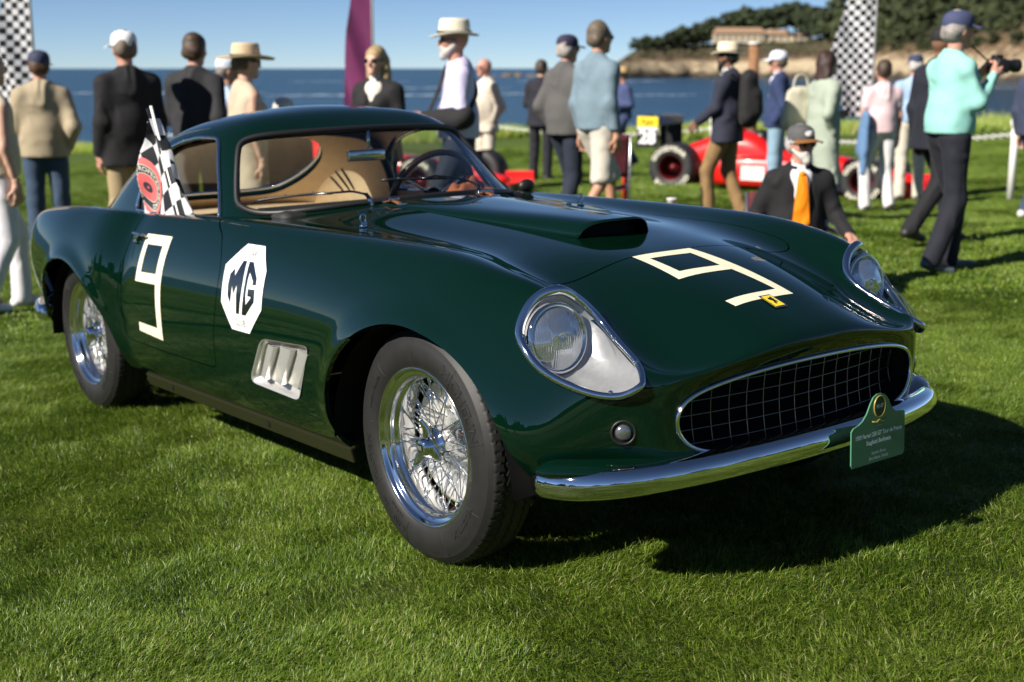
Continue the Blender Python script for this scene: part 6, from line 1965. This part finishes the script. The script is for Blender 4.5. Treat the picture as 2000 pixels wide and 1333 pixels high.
# visitors standing left of the frame, mirrored in the flank of the coupe
def copy_person(label0, xy, face_to, label):
    p = [q for q in bpy.data.objects if q.get('label', '').startswith(label0)][0]
    def rec(o, par):
        c = o.copy(); COL.objects.link(c); c.parent = par
        if par is not None: c.matrix_parent_inverse = o.matrix_parent_inverse.copy()
        for ch in o.children: rec(ch, c)
        return c
    r = rec(p, None); w = TILT @ Vector((xy[0], xy[1], 0)); r.location = (w.x, w.y, float(lawn_z(w.x, w.y))); r.rotation_euler = (0, 0, face_to); r['label'] = label; r['group'] = 'visitors mirrored in the paint'
    return r
copy_person('person in navy cap and charcoal', (-4.3, -4.2), 1.2, 'dark jacketed person left of the frame mirrored in the front fender')
copy_person('person in white cap and navy', (-6.2, -4.6), .6, 'white capped person left of the frame mirrored in the door')
copy_person('brown haired person in dark grey', (-5.0, -6.2), 2.0, 'dark grey person left of the frame mirrored beside the octagon sticker')
copy_person('person from behind in dark suit', (-9.5, -6.4), .2, 'dark suited person far left of the frame mirrored in the door')
copy_person('long haired person in sage', (-3.0, -8.5), 2.4, 'sage coated person left of the frame mirrored in the fender')
copy_person('person in black beanie', (.5, -8.0), 1.6, 'striding person behind the camera mirrored beside the headlight')
copy_person('bearded person in straw panama', (2.0, -9.5), 1.6, 'panama hatted person behind the camera mirrored near the headlight ring')
# ================================================================== OTHER THINGS ON THE LAWN
RED = mat('racing_red', (.62, .010, .008), .30, coat=.8, coat_rough=.05)
PLAINRUB = mat('slick_rubber', (.022, .022, .023), .6, noise=.2, nscale=12)
LETTER = mat('cream_lettering', (.66, .63, .52), .7)
YELLOW = mat('bright_yellow', (.80, .60, .02), .45)
LGREEN = mat('lime_green', (.22, .65, .04), .5)
CARBON = mat('black_carbon', (.010, .010, .012), .4)
def ring_text(s, r0, size, y, ang, parent, spread=1.25, m=None):
    V, F = text_geo(s, size, bold=.003)
    W = []
    for x, yy, z in V:
        a = ang - x * spread / r0; r = r0 + yy
        W.append((r * math.cos(a), y, r * math.sin(a)))
    return mesh_obj('tyre_lettering', W, F, m or LETTER, parent, smooth=False)
def race_wheel(R, w, loc, parent, near):
    prof = [(R * .52, -w / 2 + .02), (R * .56, -w / 2 + .004), (R * .70, -w / 2 - .006), (R * .88, -w / 2), (R * .96, -w / 2 + .02), (R, -w / 2 + .05), (R, w / 2 - .05), (R * .96, w / 2 - .02), (R * .88, w / 2), (R * .70, w / 2 + .006), (R * .52, w / 2 - .02)]
    V, F = lathe(prof, 48); t = mesh_obj('wheel', V, F, PLAINRUB, parent); t.location = loc
    V, F = lathe([(R * .53, -w / 2 + .012), (R * .50, -w / 2 + .016), (R * .48, -w / 2 + .06), (R * .46, w / 2 - .1), (.06, w / 2 - .12), (.05, -w / 2 + .10), (.001, -w / 2 + .09)], 40); mesh_obj('rim', V, F, mat('dark_red_rim', (.10, .006, .008), .4, .2), t)
    if near:
        for a in (math.radians(100), math.radians(-80)): ring_text('GOODYEAR', R * .80, R * .27, -w / 2 - .0065, a, t, 1.15)
    return t
def race_car(rear, front, label, number, plate_top, alt):
    "red single-seater; rear and front = ground points under the near wheels"
    d = (front - rear); d.z = 0; Lw = d.length; d.normalize(); left = Vector((-d.y, d.x, 0))
    near = -1.0
    c = rear + left * .80
    ang = math.atan2(d.y, d.x)
    o = empty('race_car', (c.x, c.y, float(lawn_z(c.x, c.y))), (0, math.atan2(rear.z - front.z, Lw), ang), label, 'race car')
    for x, R, w, yy in ((0, .335, .42, .80), (Lw, .295, .30, .82)):
        race_wheel(R, w, (x, -yy, R), o, True); race_wheel(R, w, (x, yy, R), o, False)
    # tub: stations x, half width, z low, z high
    st = [(-.45, .18, .16, .42), (-.1, .26, .13, .60), (.35, .30, .11, .78), (.75, .32, .10, .86), (1.0, .32, .10, .80), (1.25, .31, .10, .62), (1.7, .30, .10, .60), (2.2, .25, .13, .55), (2.7, .19, .17, .46), (3.1, .13, .19, .36), (3.4, .05, .22, .28)]
    V = []; n = 20
    xs = [s[0] for s in st]
    for x in np.linspace(xs[0], xs[-1], 44):
        hw_, zl, zh = (np.interp(x, xs, [s[i] for s in st]) for i in (1, 2, 3))
        for k in range(n):
            t = 2 * math.pi * k / n; cy, cz = math.cos(t), math.sin(t)
            V.append((x, hw_ * np.sign(cy) * abs(cy) ** .6, (zl + zh) / 2 + (zh - zl) / 2 * np.sign(cz) * abs(cz) ** .7))
    F = [(i * n + k, i * n + (k + 1) % n, (i + 1) * n + (k + 1) % n, (i + 1) * n + k) for i in range(43) for k in range(n)] + [tuple(range(n))[::-1], tuple(43 * n + k for k in range(n))]
    mesh_obj('tub', V, F, RED, o)
    for s in (-1, 1):                        # sidepods
        V = []; m2 = 14
        pst = [(.30, .25, .14, .40), (.55, .36, .10, .50), (1.0, .40, .09, .54), (1.6, .40, .09, .54), (1.85, .36, .12, .50)]
        px_ = [q[0] for q in pst]
        for x in np.linspace(px_[0], px_[-1], 20):
            hw_, zl, zh = (np.interp(x, px_, [q[i] for q in pst]) for i in (1, 2, 3))
            for k in range(m2):
                t = 2 * math.pi * k / m2; cy, cz = math.cos(t), math.sin(t)
                V.append((x, s * (.30 + hw_ * .5 + hw_ * .5 * np.sign(cy) * abs(cy) ** .5), (zl + zh) / 2 + (zh - zl) / 2 * np.sign(cz) * abs(cz) ** .5))
        F = [(i * m2 + k, i * m2 + (k + 1) % m2, (i + 1) * m2 + (k + 1) % m2, (i + 1) * m2 + k) for i in range(19) for k in range(m2)] + [tuple(range(m2)), tuple(19 * m2 + k for k in range(m2))]
        mesh_obj('sidepod', V, F, RED, o)
        b = MB(); b.box((1.1, s * .708, .30), (.34, .004, .20), bevel=.001); b.build('sponsor_panel', mat('white_print', (.75, .72, .70), .5, noise=.2, nscale=20), o, False)
        for k_, x in enumerate((0, Lw)):     # suspension arms
            b = MB(); b.tube([(x - .2, s * .2, .30), (x, s * .66, .33)], .014, 6); b.build('wishbone', CARBON, o)
            b = MB(); b.tube([(x + .2, s * .2, .22), (x, s * .66, .24)], .014, 6); b.build('wishbone', CARBON, o)
    # airbox fin and mirrors
    b = MB(); b.box((.62, 0, .92), (.30, .16, .20), bevel=.05); b.build('airbox', RED, o)
    b = MB(); b.box((1.32, 0, .66), (.55, .36, .10), bevel=.03); b.build('cockpit_rim', CARBON, o)
    V, F = lathe([(.001, .13), (.06, .12), (.11, .07), (.125, .0), (.11, -.08), (.05, -.1)], 20, 'z'); 
    hm = mesh_obj('headrest', [(a + 1.0, b_, c_ + .74) for a, b_, c_ in V], F, CARBON, o)
    # rear wing
    w = MB()
    V = []
    for y in (-.5, .5): V += [(-.72, y, .98), (-.55, y, .96), (-.36, y, .91), (-.36, y, .89), (-.55, y, .93), (-.72, y, .955)]
    w.add(V, [(i, (i + 1) % 6, 6 + (i + 1) % 6, 6 + i) for i in range(6)] + [tuple(range(6))[::-1], tuple(range(6, 12))])
    wo = w.build('rear_wing', CARBON, o, False)
    b = MB(); b.box((-.50, 0, .66), (.10, .03, .5)); b.build('wing_post', CARBON, wo, False)
    for s in (-1, 1):
        q = MB(); q.box((-.55, s * .51, .79), (.33, .015, .44), bevel=.004); ep = q.build('end_plate', CARBON, wo, False)
        q = MB(); q.box((-.55, s * .522, .935), (.32, .006, .145), bevel=.002); q.build('yellow_panel', plate_top, wo, False)
        q = MB(); q.box((-.55, s * .522, .838), (.32, .006, .035), bevel=.002); q.build('white_panel', WHITE, wo, False)
        V, F = text_geo(number, .26, bold=.010)
        mesh_obj('race_number', [((-.55 + p[0] * (1 if s < 0 else -1)), s * .524, .705 + p[1]) for p in V], F, WHITE, wo, False)
        V, F = text_geo('Agip' if not alt else 'Agip', .11)
        mesh_obj('sponsor_text', [((-.55 + p[0] * (1 if s < 0 else -1)), s * .527, .935 + p[1]) for p in V], F, INK, wo, False)
    b = MB(); b.box((-.72, -.1, .965), (.012, .5, .09)); b.build('wing_flap', CARBON, wo, False)
    b = MB(); b.ball((-.735, .28, .97), (.012, .09, .035)); b.build('green_logo', LGREEN, wo)
    # front wing
    b = MB(); b.box((Lw + .55, 0, .17), (.35, 1.5, .03), bevel=.01); fwn = b.build('front_wing', RED, o, False)
    for s in (-1, 1):
        b = MB(); b.box((Lw + .55, s * .76, .20), (.42, .016, .22), bevel=.006); b.build('end_plate', RED, fwn, False)
        b = MB(); b.box((Lw - .10, s * .30, .40), (.16, .01, .10), bevel=.003); b.build('yellow_panel', YELLOW, o, False)
    b = MB(); b.box((1.2, 0, .075), (3.0, .9, .03), bevel=.01); b.build('floor', CARBON, o, False)
    return o
race_car(on_lawn(1316, 18.6), on_lawn(1684, 17.4), 'red single seater race car with yellow wing panel and number 28', '28', YELLOW, 0)
race_car(on_lawn(500, 17.4), on_lawn(828, 16.2), 'red single seater seen through the windows of the green coupe', '27', RED, 1)

# ------------------------------------------------------------------ feather banners
def checker_mat(name, s, c1, c2):
    m = bpy.data.materials.new(name); m.use_nodes = True; nt = m.node_tree; b = nt.nodes['Principled BSDF']
    uv = nt.nodes.new('ShaderNodeUVMap'); ck = nt.nodes.new('ShaderNodeTexChecker'); ck.inputs['Scale'].default_value = s
    ck.inputs[1].default_value = (*c1, 1); ck.inputs[2].default_value = (*c2, 1)
    nt.links.new(uv.outputs[0], ck.inputs['Vector']); nt.links.new(ck.outputs[0], b.inputs['Base Color']); b.inputs['Roughness'].default_value = .7
    tr = nt.nodes.new('ShaderNodeBsdfTranslucent'); nt.links.new(ck.outputs[0], tr.inputs[0])
    mx = nt.nodes.new('ShaderNodeMixShader'); mx.inputs[0].default_value = .25
    nt.links.new(b.outputs[0], mx.inputs[1]); nt.links.new(tr.outputs[0], mx.inputs[2]); nt.links.new(mx.outputs[0], nt.nodes['Material Output'].inputs['Surface'])
    return m
def uv_mesh(name, V, F, UV, m, parent):
    o = mesh_obj(name, V, F, m, parent); l = o.data.uv_layers.new(name='UVMap')
    for p in o.data.polygons:
        for li in p.loop_indices: l.data[li].uv = UV[o.data.loops[li].vertex_index]
    return o
def banner(px, D, outline, pole_px, label, m, seed):
    "outline: (photo y, left x, right x) rows at depth D"
    s_ = D / F_PX
    base = on_lawn(pole_px, D)
    o = empty('banner', base, (0, 0, math.atan2(RH.y, RH.x)), label, 'flag', 'tall feather banners')
    inv = o.matrix_basis.inverted() if False else None
    ys = np.array([q[0] for q in outline], float); L_ = [q[1] for q in outline]; R_ = [q[2] for q in outline]
    rows = np.linspace(ys[0], ys[-1], 70); V = []; UV = []; nc_ = 26
    for y in rows:
        a, b = np.interp(y, ys, L_), np.interp(y, ys, R_)
        for j in range(nc_):
            x = a + (b - a) * j / (nc_ - 1)
            u = (x - pole_px) * s_; w = cam_point(pole_px, y, D).z - base.z
            wv = .05 * math.sin(u * 9 + w * 3.0 + seed) * min(1, abs(u) * 3) + .03 * math.sin(w * 7 + u * 14 + seed * 2) * min(1, abs(u) * 4)
            V.append((u, wv, w)); UV.append((u, w))
    F = [(i * nc_ + j, (i + 1) * nc_ + j, (i + 1) * nc_ + j + 1, i * nc_ + j + 1) for i in range(69) for j in range(nc_ - 1)]
    uv_mesh('cloth', V, F, UV, m, o)
    top = cam_point(pole_px, ys[0], D).z - base.z
    b = MB(); b.tube([(0, 0, 0), (0.0, 0, top * .6), (-.02, 0, top)], [.018, .014, .008], 8); b.build('pole', mat('banner_pole', (.45, .45, .46), .4, .4), o)
    return o
CHK = checker_mat('checker_cloth', 16.0, (.80, .80, .83), (.012, .012, .014))
banner(86, 13.5, [(-420, 60, 84), (-300, 44, 86), (-100, 30, 87), (0, 35, 86), (60, 22, 87), (130, 8, 87), (200, 12, 86), (245, 40, 80)], 87, 'tall checkered banner behind the tan jacketed man at the left', CHK, 1)
banner(1690, 16.0, [(-330, 1668, 1690), (-150, 1655, 1692), (0, 1640, 1692), (60, 1618, 1691), (110, 1604, 1690), (160, 1612, 1688), (200, 1628, 1684), (226, 1645, 1672)], 1691, 'tall checkered banner at the right behind the long haired woman', CHK, 4)
PURP = mat('plum_cloth', (.13, .006, .075), .6, noise=.2, nscale=3, sheen=.3)
banner(735, 16.5, [(-330, 722, 735), (-120, 708, 736), (0, 695, 736), (60, 686, 735), (120, 680, 734), (200, 677, 733), (260, 680, 730), (330, 705, 733)], 735, 'tall plum purple banner beside the blonde woman', PURP, 7)

# ------------------------------------------------------------------ chain barrier
WPL = mat('white_plastic', (.80, .79, .76), .45)
PSTS = [(250, 27, 'white post of the chain barrier behind the coupe'), (925, 24.5, 'white chain post behind the lilac shirted man'), (1388, 22, 'white chain post behind the panama hatted man'), (1972, 16.6, 'white round topped chain post at the right edge'), (2240, 14.5, 'white chain post outside the right edge')]
tops = []
for px, D, lab in PSTS:
    f = on_lawn(px, D); H_ = .99
    V, F = lathe([(.001, 0), (.045, 0), (.045, H_ - .09), (.040, H_ - .085), (.040, H_ - .075), (.058, H_ - .055), (.066, H_ - .02), (.060, H_ + .02), (.035, H_ + .045), (.001, H_ + .05)], 20, 'z')
    if px < 2100:
        o = mesh_obj('chain_post', V, F, WPL); o.location = f; tag(o, lab, 'post', 'white chain barrier')
    tops.append(f + Vector((0, 0, H_ - .16)))
def chain(a, b, sag, label):
    n = int((b - a).length / .062); vv = []; ff = []
    for i in range(n):
        t = (i + .5) / n; p = a.lerp(b, t) - Vector((0, 0, 4 * sag * t * (1 - t)))
        t2 = (i + 1.0) / n; q = a.lerp(b, t2) - Vector((0, 0, 4 * sag * t2 * (1 - t2)))
        d = (q - p).normalized(); e = Vector((0, 0, 1)) if i % 2 else d.cross(Vector((0, 0, 1))).normalized()
        loop = [p + d * .044 * math.cos(s) + e * .024 * math.sin(s) for s in np.linspace(0, 2 * math.pi, 11)[:-1]]
        V, F = tube_geo(loop, .0065, 5, closed=True); b0 = len(vv); vv += V; ff += [tuple(b0 + k for k in f) for f in F]
    return tag(mesh_obj('chain', vv, ff, WPL), label, 'chain', 'white chain barrier', 'stuff')
for i in range(4): chain(tops[i], tops[i + 1], .16, ['white chain left of centre behind the coupe', 'white plastic chain between the lilac shirt and the panama hat', 'white chain running behind the red race car', 'white chain right of the round topped post'][i])
# timber pile with a pale cap
f = on_lawn(1462, 27); top = cam_point(1462, 88, 27).z - f.z
b = MB(); b.tube([(0, 0, -.2), (0, 0, top)], [.115, .105], 16); o = b.build('timber_post', mat('brown_timber', (.24, .12, .055), .8, noise=.25, nscale=8), None); o.location = f
tag(o, 'tall brown timber post with a white cap behind the panama hat', 'post')
b = MB(); b.tube([(0, 0, top), (0, 0, top + .04)], [.125, .12], 16); b.build('cap', WPL, o)

# ------------------------------------------------------------------ chairs, sign, cup
MAR = cloth('maroon', (.10, .012, .020)); ALT = mat('chair_tube', (.45, .45, .46), .3, .9)
def fold_chair(loc, rz, label, seat, w=.50, back=.42):
    o = empty('folding_chair', loc, (0, 0, rz), label, 'chair')
    for s in (-1, 1):
        b = MB(); b.tube([(.24, s * w / 2, 0), (.20, s * w / 2, seat), (-.20, s * w / 2, seat)], .012, 8); b.build('leg', ALT, o)
        b = MB(); b.tube([(-.26, s * w / 2, 0), (-.20, s * w / 2, seat), (-.30, s * w / 2, seat + back)], .012, 8); b.build('leg', ALT, o)
        b = MB(); b.tube([(-.25, s * w / 2, seat + .20), (.18, s * (w / 2 + .01), seat + .21), (.24, s * w / 2, seat + .16), (.20, s * w / 2, seat)], .014, 8); b.build('armrest', ALT, o)
    V = [(x, y, seat - .03 * math.cos(y / w * math.pi)) for x in np.linspace(-.20, .21, 8) for y in np.linspace(-w / 2, w / 2, 8)]
    F = [(i * 8 + j, (i + 1) * 8 + j, (i + 1) * 8 + j + 1, i * 8 + j + 1) for i in range(7) for j in range(7)]
    q = mesh_obj('seat', V, F, MAR, o); q.modifiers.new('t', 'SOLIDIFY').thickness = .008
    V = [(-.20 - .10 * (z / back) - .03 * math.cos(y / w * math.pi), y, seat + z) for z in np.linspace(.10, back, 8) for y in np.linspace(-w / 2, w / 2, 8)]
    q = mesh_obj('backrest', V, F, MAR, o); q.modifiers.new('t', 'SOLIDIFY').thickness = .008
    return o
pz = bpy.data.objects
sm = [q for q in pz if q.get('label', '').startswith('bearded person in grey cap')][0]
fold_chair(sm.location, sm.rotation_euler[2], 'low maroon folding chair under the seated man with orange tie', .20)
p = on_lawn(1192, 12.6)
fold_chair(p, math.atan2(DH.y, DH.x), 'maroon folding chair seen from behind beside the man in shorts', .40, .32, .50)
o = empty('red_sign', on_lawn(1212, 15.5), (0, 0, math.atan2(RH.y, RH.x)), 'small red sign with white print standing on the lawn', 'sign')
b = MB(); b.box((0, 0, .52), (.19, .02, .13), bevel=.006); b.build('panel', RED, o, False)
b = MB(); b.box((0, -.012, .525), (.14, .004, .055), bevel=.001); b.build('white_print', WHITE, o, False)
b = MB(); b.tube([(.05, 0, 0), (.05, 0, .46)], .035, 10); b.build('stand', RED, o)
b = MB(); b.box((.05, -.036, .36), (.05, .004, .05)); b.build('white_print', WHITE, o, False)
V, F = lathe([(.001, 0), (.032, 0), (.043, .105), (.046, .108), (.046, .118), (.040, .12), (.001, .12)], 24, 'z')
cup_p = cam_point(1312, 398, 8.6)
tb = empty('side_table', (cup_p.x, cup_p.y, float(lawn_z(cup_p.x, cup_p.y))), None, 'small round dark table hidden behind the far fender', 'table')
hz = cup_p.z - .03 - tb.location.z
b = MB(); b.tube([(0, 0, hz - .02), (0, 0, hz)], .16, 20); b.build('table_top', mat('table_brown', (.10, .05, .03), .6), tb)
for k in range(3):
    b = MB(); b.tube([(.12 * math.cos(k * 2.094), .12 * math.sin(k * 2.094), 0), (.03 * math.cos(k * 2.094), .03 * math.sin(k * 2.094), hz - .02)], .010, 6); b.build('leg', mat('table_brown'), tb)
cup = mesh_obj('paper_cup', V, F, WPL); cup.location = (cup_p.x, cup_p.y, tb.location.z + hz); tag(cup, 'white paper cup just above the far front fender', 'cup')
cup.scale = (.75, .75, .55)

# ------------------------------------------------------------------ placard on the front bumper
CM = TILT.to_4x4()
def in_car(name, label, cat): 
    o = empty(name, (0, 0, 0), TILT.to_euler(), label, cat); return o
pl = in_car('placard', 'green entry placard with white lettering on the front bumper', 'placard')
X0 = .852
def pt(y, z): return (y, z)
out_ = [(.020, .296), (.228, .296), (.236, .304), (.236, .412), (.228, .418), (.205, .418), (.190, .424), (.178, .436), (.165, .458), (.152, .472), (.135, .479), (.118, .479), (.102, .472), (.090, .456), (.076, .432), (.060, .416), (.045, .408), (.022, .402), (.014, .394), (.014, .304)]
bm = bmesh.new(); f_ = bm.faces.new([bm.verts.new((X0, y, z)) for y, z in out_])
r = bmesh.ops.extrude_face_region(bm, geom=[f_]); bmesh.ops.translate(bm, verts=[v for v in r['geom'] if isinstance(v, bmesh.types.BMVert)], vec=(-.004, 0, 0))
bmesh.ops.recalc_face_normals(bm, faces=bm.faces); bm.verts.index_update()
PGREEN = mat('placard_green', (.065, .20, .125), .3, coat=.5, coat_rough=.05)
mesh_obj('board', [v.co for v in bm.verts], [[v.index for v in f.verts] for f in bm.faces], PGREEN, pl, False); bm.free()
PINK = mat('placard_print', (.88, .90, .88), .5); GOLD = mat('placard_gold', (.36, .30, .06), .4, .3)
def ptext(s, y, z, size, shear=0.0, bold=0.0, sx=1.0, m=None, dx=.0008):
    V, F = text_geo(s, size, shear, bold)
    mesh_obj('lettering', [(X0 + dx, y + p[0] * sx, z + p[1]) for p in V], F, m or PINK, pl, False)
ptext('1959 Ferrari 250 GT Tour de France', .125, .3735, .0165, 0, .0006, .78)
ptext('Scaglietti Berlinetta', .125, .353, .0165, 0, .0006, .80)
ptext('Stephen Bruno', .125, .3235, .0125, .25, 0, .80)
ptext('Boca Raton, Florida', .125, .309, .0125, .25, 0, .80)
ptext('M1-07', .1265, .446, .0155, 0, .0003, .72, dx=.0018)
ptext('* * * *', .125, .393, .008, 0)
wr = [(X0 + .001, .1265 + .0225 * math.cos(t), .445 + .028 * math.sin(t)) for t in np.linspace(0, 2 * math.pi, 41)[:-1]]
mesh_obj('gold_wreath', *tube_geo(wr, .0022, 6, closed=True), GOLD, pl)
mesh_obj('gold_ribbon', *tube_geo([(X0 + .001, .098, .408), (X0 + .001, .115, .4035), (X0 + .001, .126, .410), (X0 + .001, .138, .4035), (X0 + .001, .155, .409)], .0022, 6), GOLD, pl)
V = [(X0 + .0006, .1265, .445)] + [(X0 + .0006, .1265 + .021 * math.cos(t), .445 + .0265 * math.sin(t)) for t in np.linspace(0, 2 * math.pi, 33)[:-1]]
mesh_obj('crest_field', V, [(0, 1 + i, 1 + (i + 1) % 32) for i in range(32)], mat('crest_dark', (.012, .05, .045), .3), pl, False)
b = MB(); b.box((X0 - .018, .13, .37), (.034, .05, .035), bevel=.003); b.build('clip', BLACK, pl, False)

# ------------------------------------------------------------------ checkered flag clipped to the side window
fl = in_car('car_flag', 'small checkered flag with red round emblem standing in the right side window', 'flag')
FY = -.665
pt_, pb_ = Vector((-1.905, FY, 1.286)), Vector((-1.723, FY, .880))
b = MB(); b.tube([pt_, pb_, pb_ + (pb_ - pt_) * .06], .0055, 8); b.build('pole', WPL, fl)
def flag_pt(s, t, off=0.0):
    "s: -1 left hem .. 0 pole .. 1 right hem; t: 0 top .. 1 bottom"
    p = pt_.lerp(pb_, t)
    lw = .085 * min(1, t * 3.2) + .30 * t ** 1.15; rw = .02 + .135 * max(0, t - .30) / .7 if t > .30 else .004
    x = p.x + (s * lw if s < 0 else s * rw)
    y = FY - .022 * math.sin(s * 5.0 + t * 2.2) * min(1, abs(s) * 2) - .012 * math.sin(t * 8 + s * 3) * abs(s) - off
    z = p.z - (.010 * abs(s) * t if s < 0 else .02 * s * (1 - t)) - .055 * abs(s) * (1 - t) * (s < 0)
    return Vector((x, y, z))
S_ = list(np.linspace(-1, 0, 26)) + list(np.linspace(.08, 1, 12)); T_ = np.linspace(0, 1, 44); V = []; UV = []
for t in T_:
    for s in S_:
        p = flag_pt(s, t); V.append(p); a = .43; dx_, dz_ = p.x - pt_.x, p.z - pt_.z
        UV.append((dx_ * math.cos(a) + dz_ * math.sin(a) + .03, .05 - dx_ * math.sin(a) + dz_ * math.cos(a)))
m_ = len(S_)
cl_ = uv_mesh('cloth', V, [(i * m_ + j, (i + 1) * m_ + j, (i + 1) * m_ + j + 1, i * m_ + j + 1) for i in range(43) for j in range(m_ - 1)], UV, checker_mat('small_checker', 14.5, (.76, .76, .79), (.014, .016, .022)), fl)
FRED = mat('flag_red', (.78, .15, .15), .7); FNAVY = mat('flag_navy', (.030, .040, .055), .7)
FBV = BVHTree.FromPolygons([tuple(v) for v in V], [tuple(p.vertices) for p in cl_.data.polygons])
def flag_disc(name, r0, r1, m, off, n=48, cx=-2.02, cz=.975, sx=.80):
    VV = []; FF = []
    rings_ = np.linspace(r0, r1, 9)
    ok = {}
    for i, r in enumerate(rings_):
        for k in range(n):
            a = 2 * math.pi * k / n; q = Vector((cx + r * sx * math.cos(a), -2, cz + r * math.sin(a)))
            h = FBV.ray_cast(q, Vector((0, 1, 0)))
            ok[(i, k)] = h[0] is not None
            VV.append((q.x, (h[0].y if h[0] else FY) - off, q.z))
    for i in range(8):
        for k in range(n):
            k2 = (k + 1) % n
            if ok[(i, k)] and ok[(i, k2)] and ok[(i + 1, k)] and ok[(i + 1, k2)]: FF.append((i * n + k, i * n + k2, (i + 1) * n + k2, (i + 1) * n + k))
    return mesh_obj(name, VV, FF, m, cl_)
flag_disc('emblem_outer', .092, .122, FRED, .0015); flag_disc('emblem_ring', .060, .092, FNAVY, .0016); flag_disc('emblem_centre', .0, .060, FRED, .0017)
flag_disc('emblem_hub', .006, .022, FNAVY, .0022); flag_disc('emblem_line', .058, .061, LETTER, .0024); flag_disc('emblem_line', .091, .094, LETTER, .0024)
def flag_text(s, r0, a0, size, m):
    V0, F0 = text_geo(s, size, bold=.0006); VV = []
    for x, y, z in V0:
        a = a0 - x * 1.25 / r0; r = r0 + y; q = Vector((-2.02 + r * .80 * math.cos(a), -2, .975 + r * math.sin(a))); h = FBV.ray_cast(q, Vector((0, 1, 0)))
        VV.append((q.x, (h[0].y if h[0] else FY) - .003, q.z))
    mesh_obj('emblem_lettering', VV, F0, m, cl_, False)
flag_text('TROFEO', .076, math.radians(62), .026, LETTER); flag_text('DE', .076, math.radians(5), .024, LETTER); flag_text('FRANCE', .076, math.radians(-58), .024, LETTER)
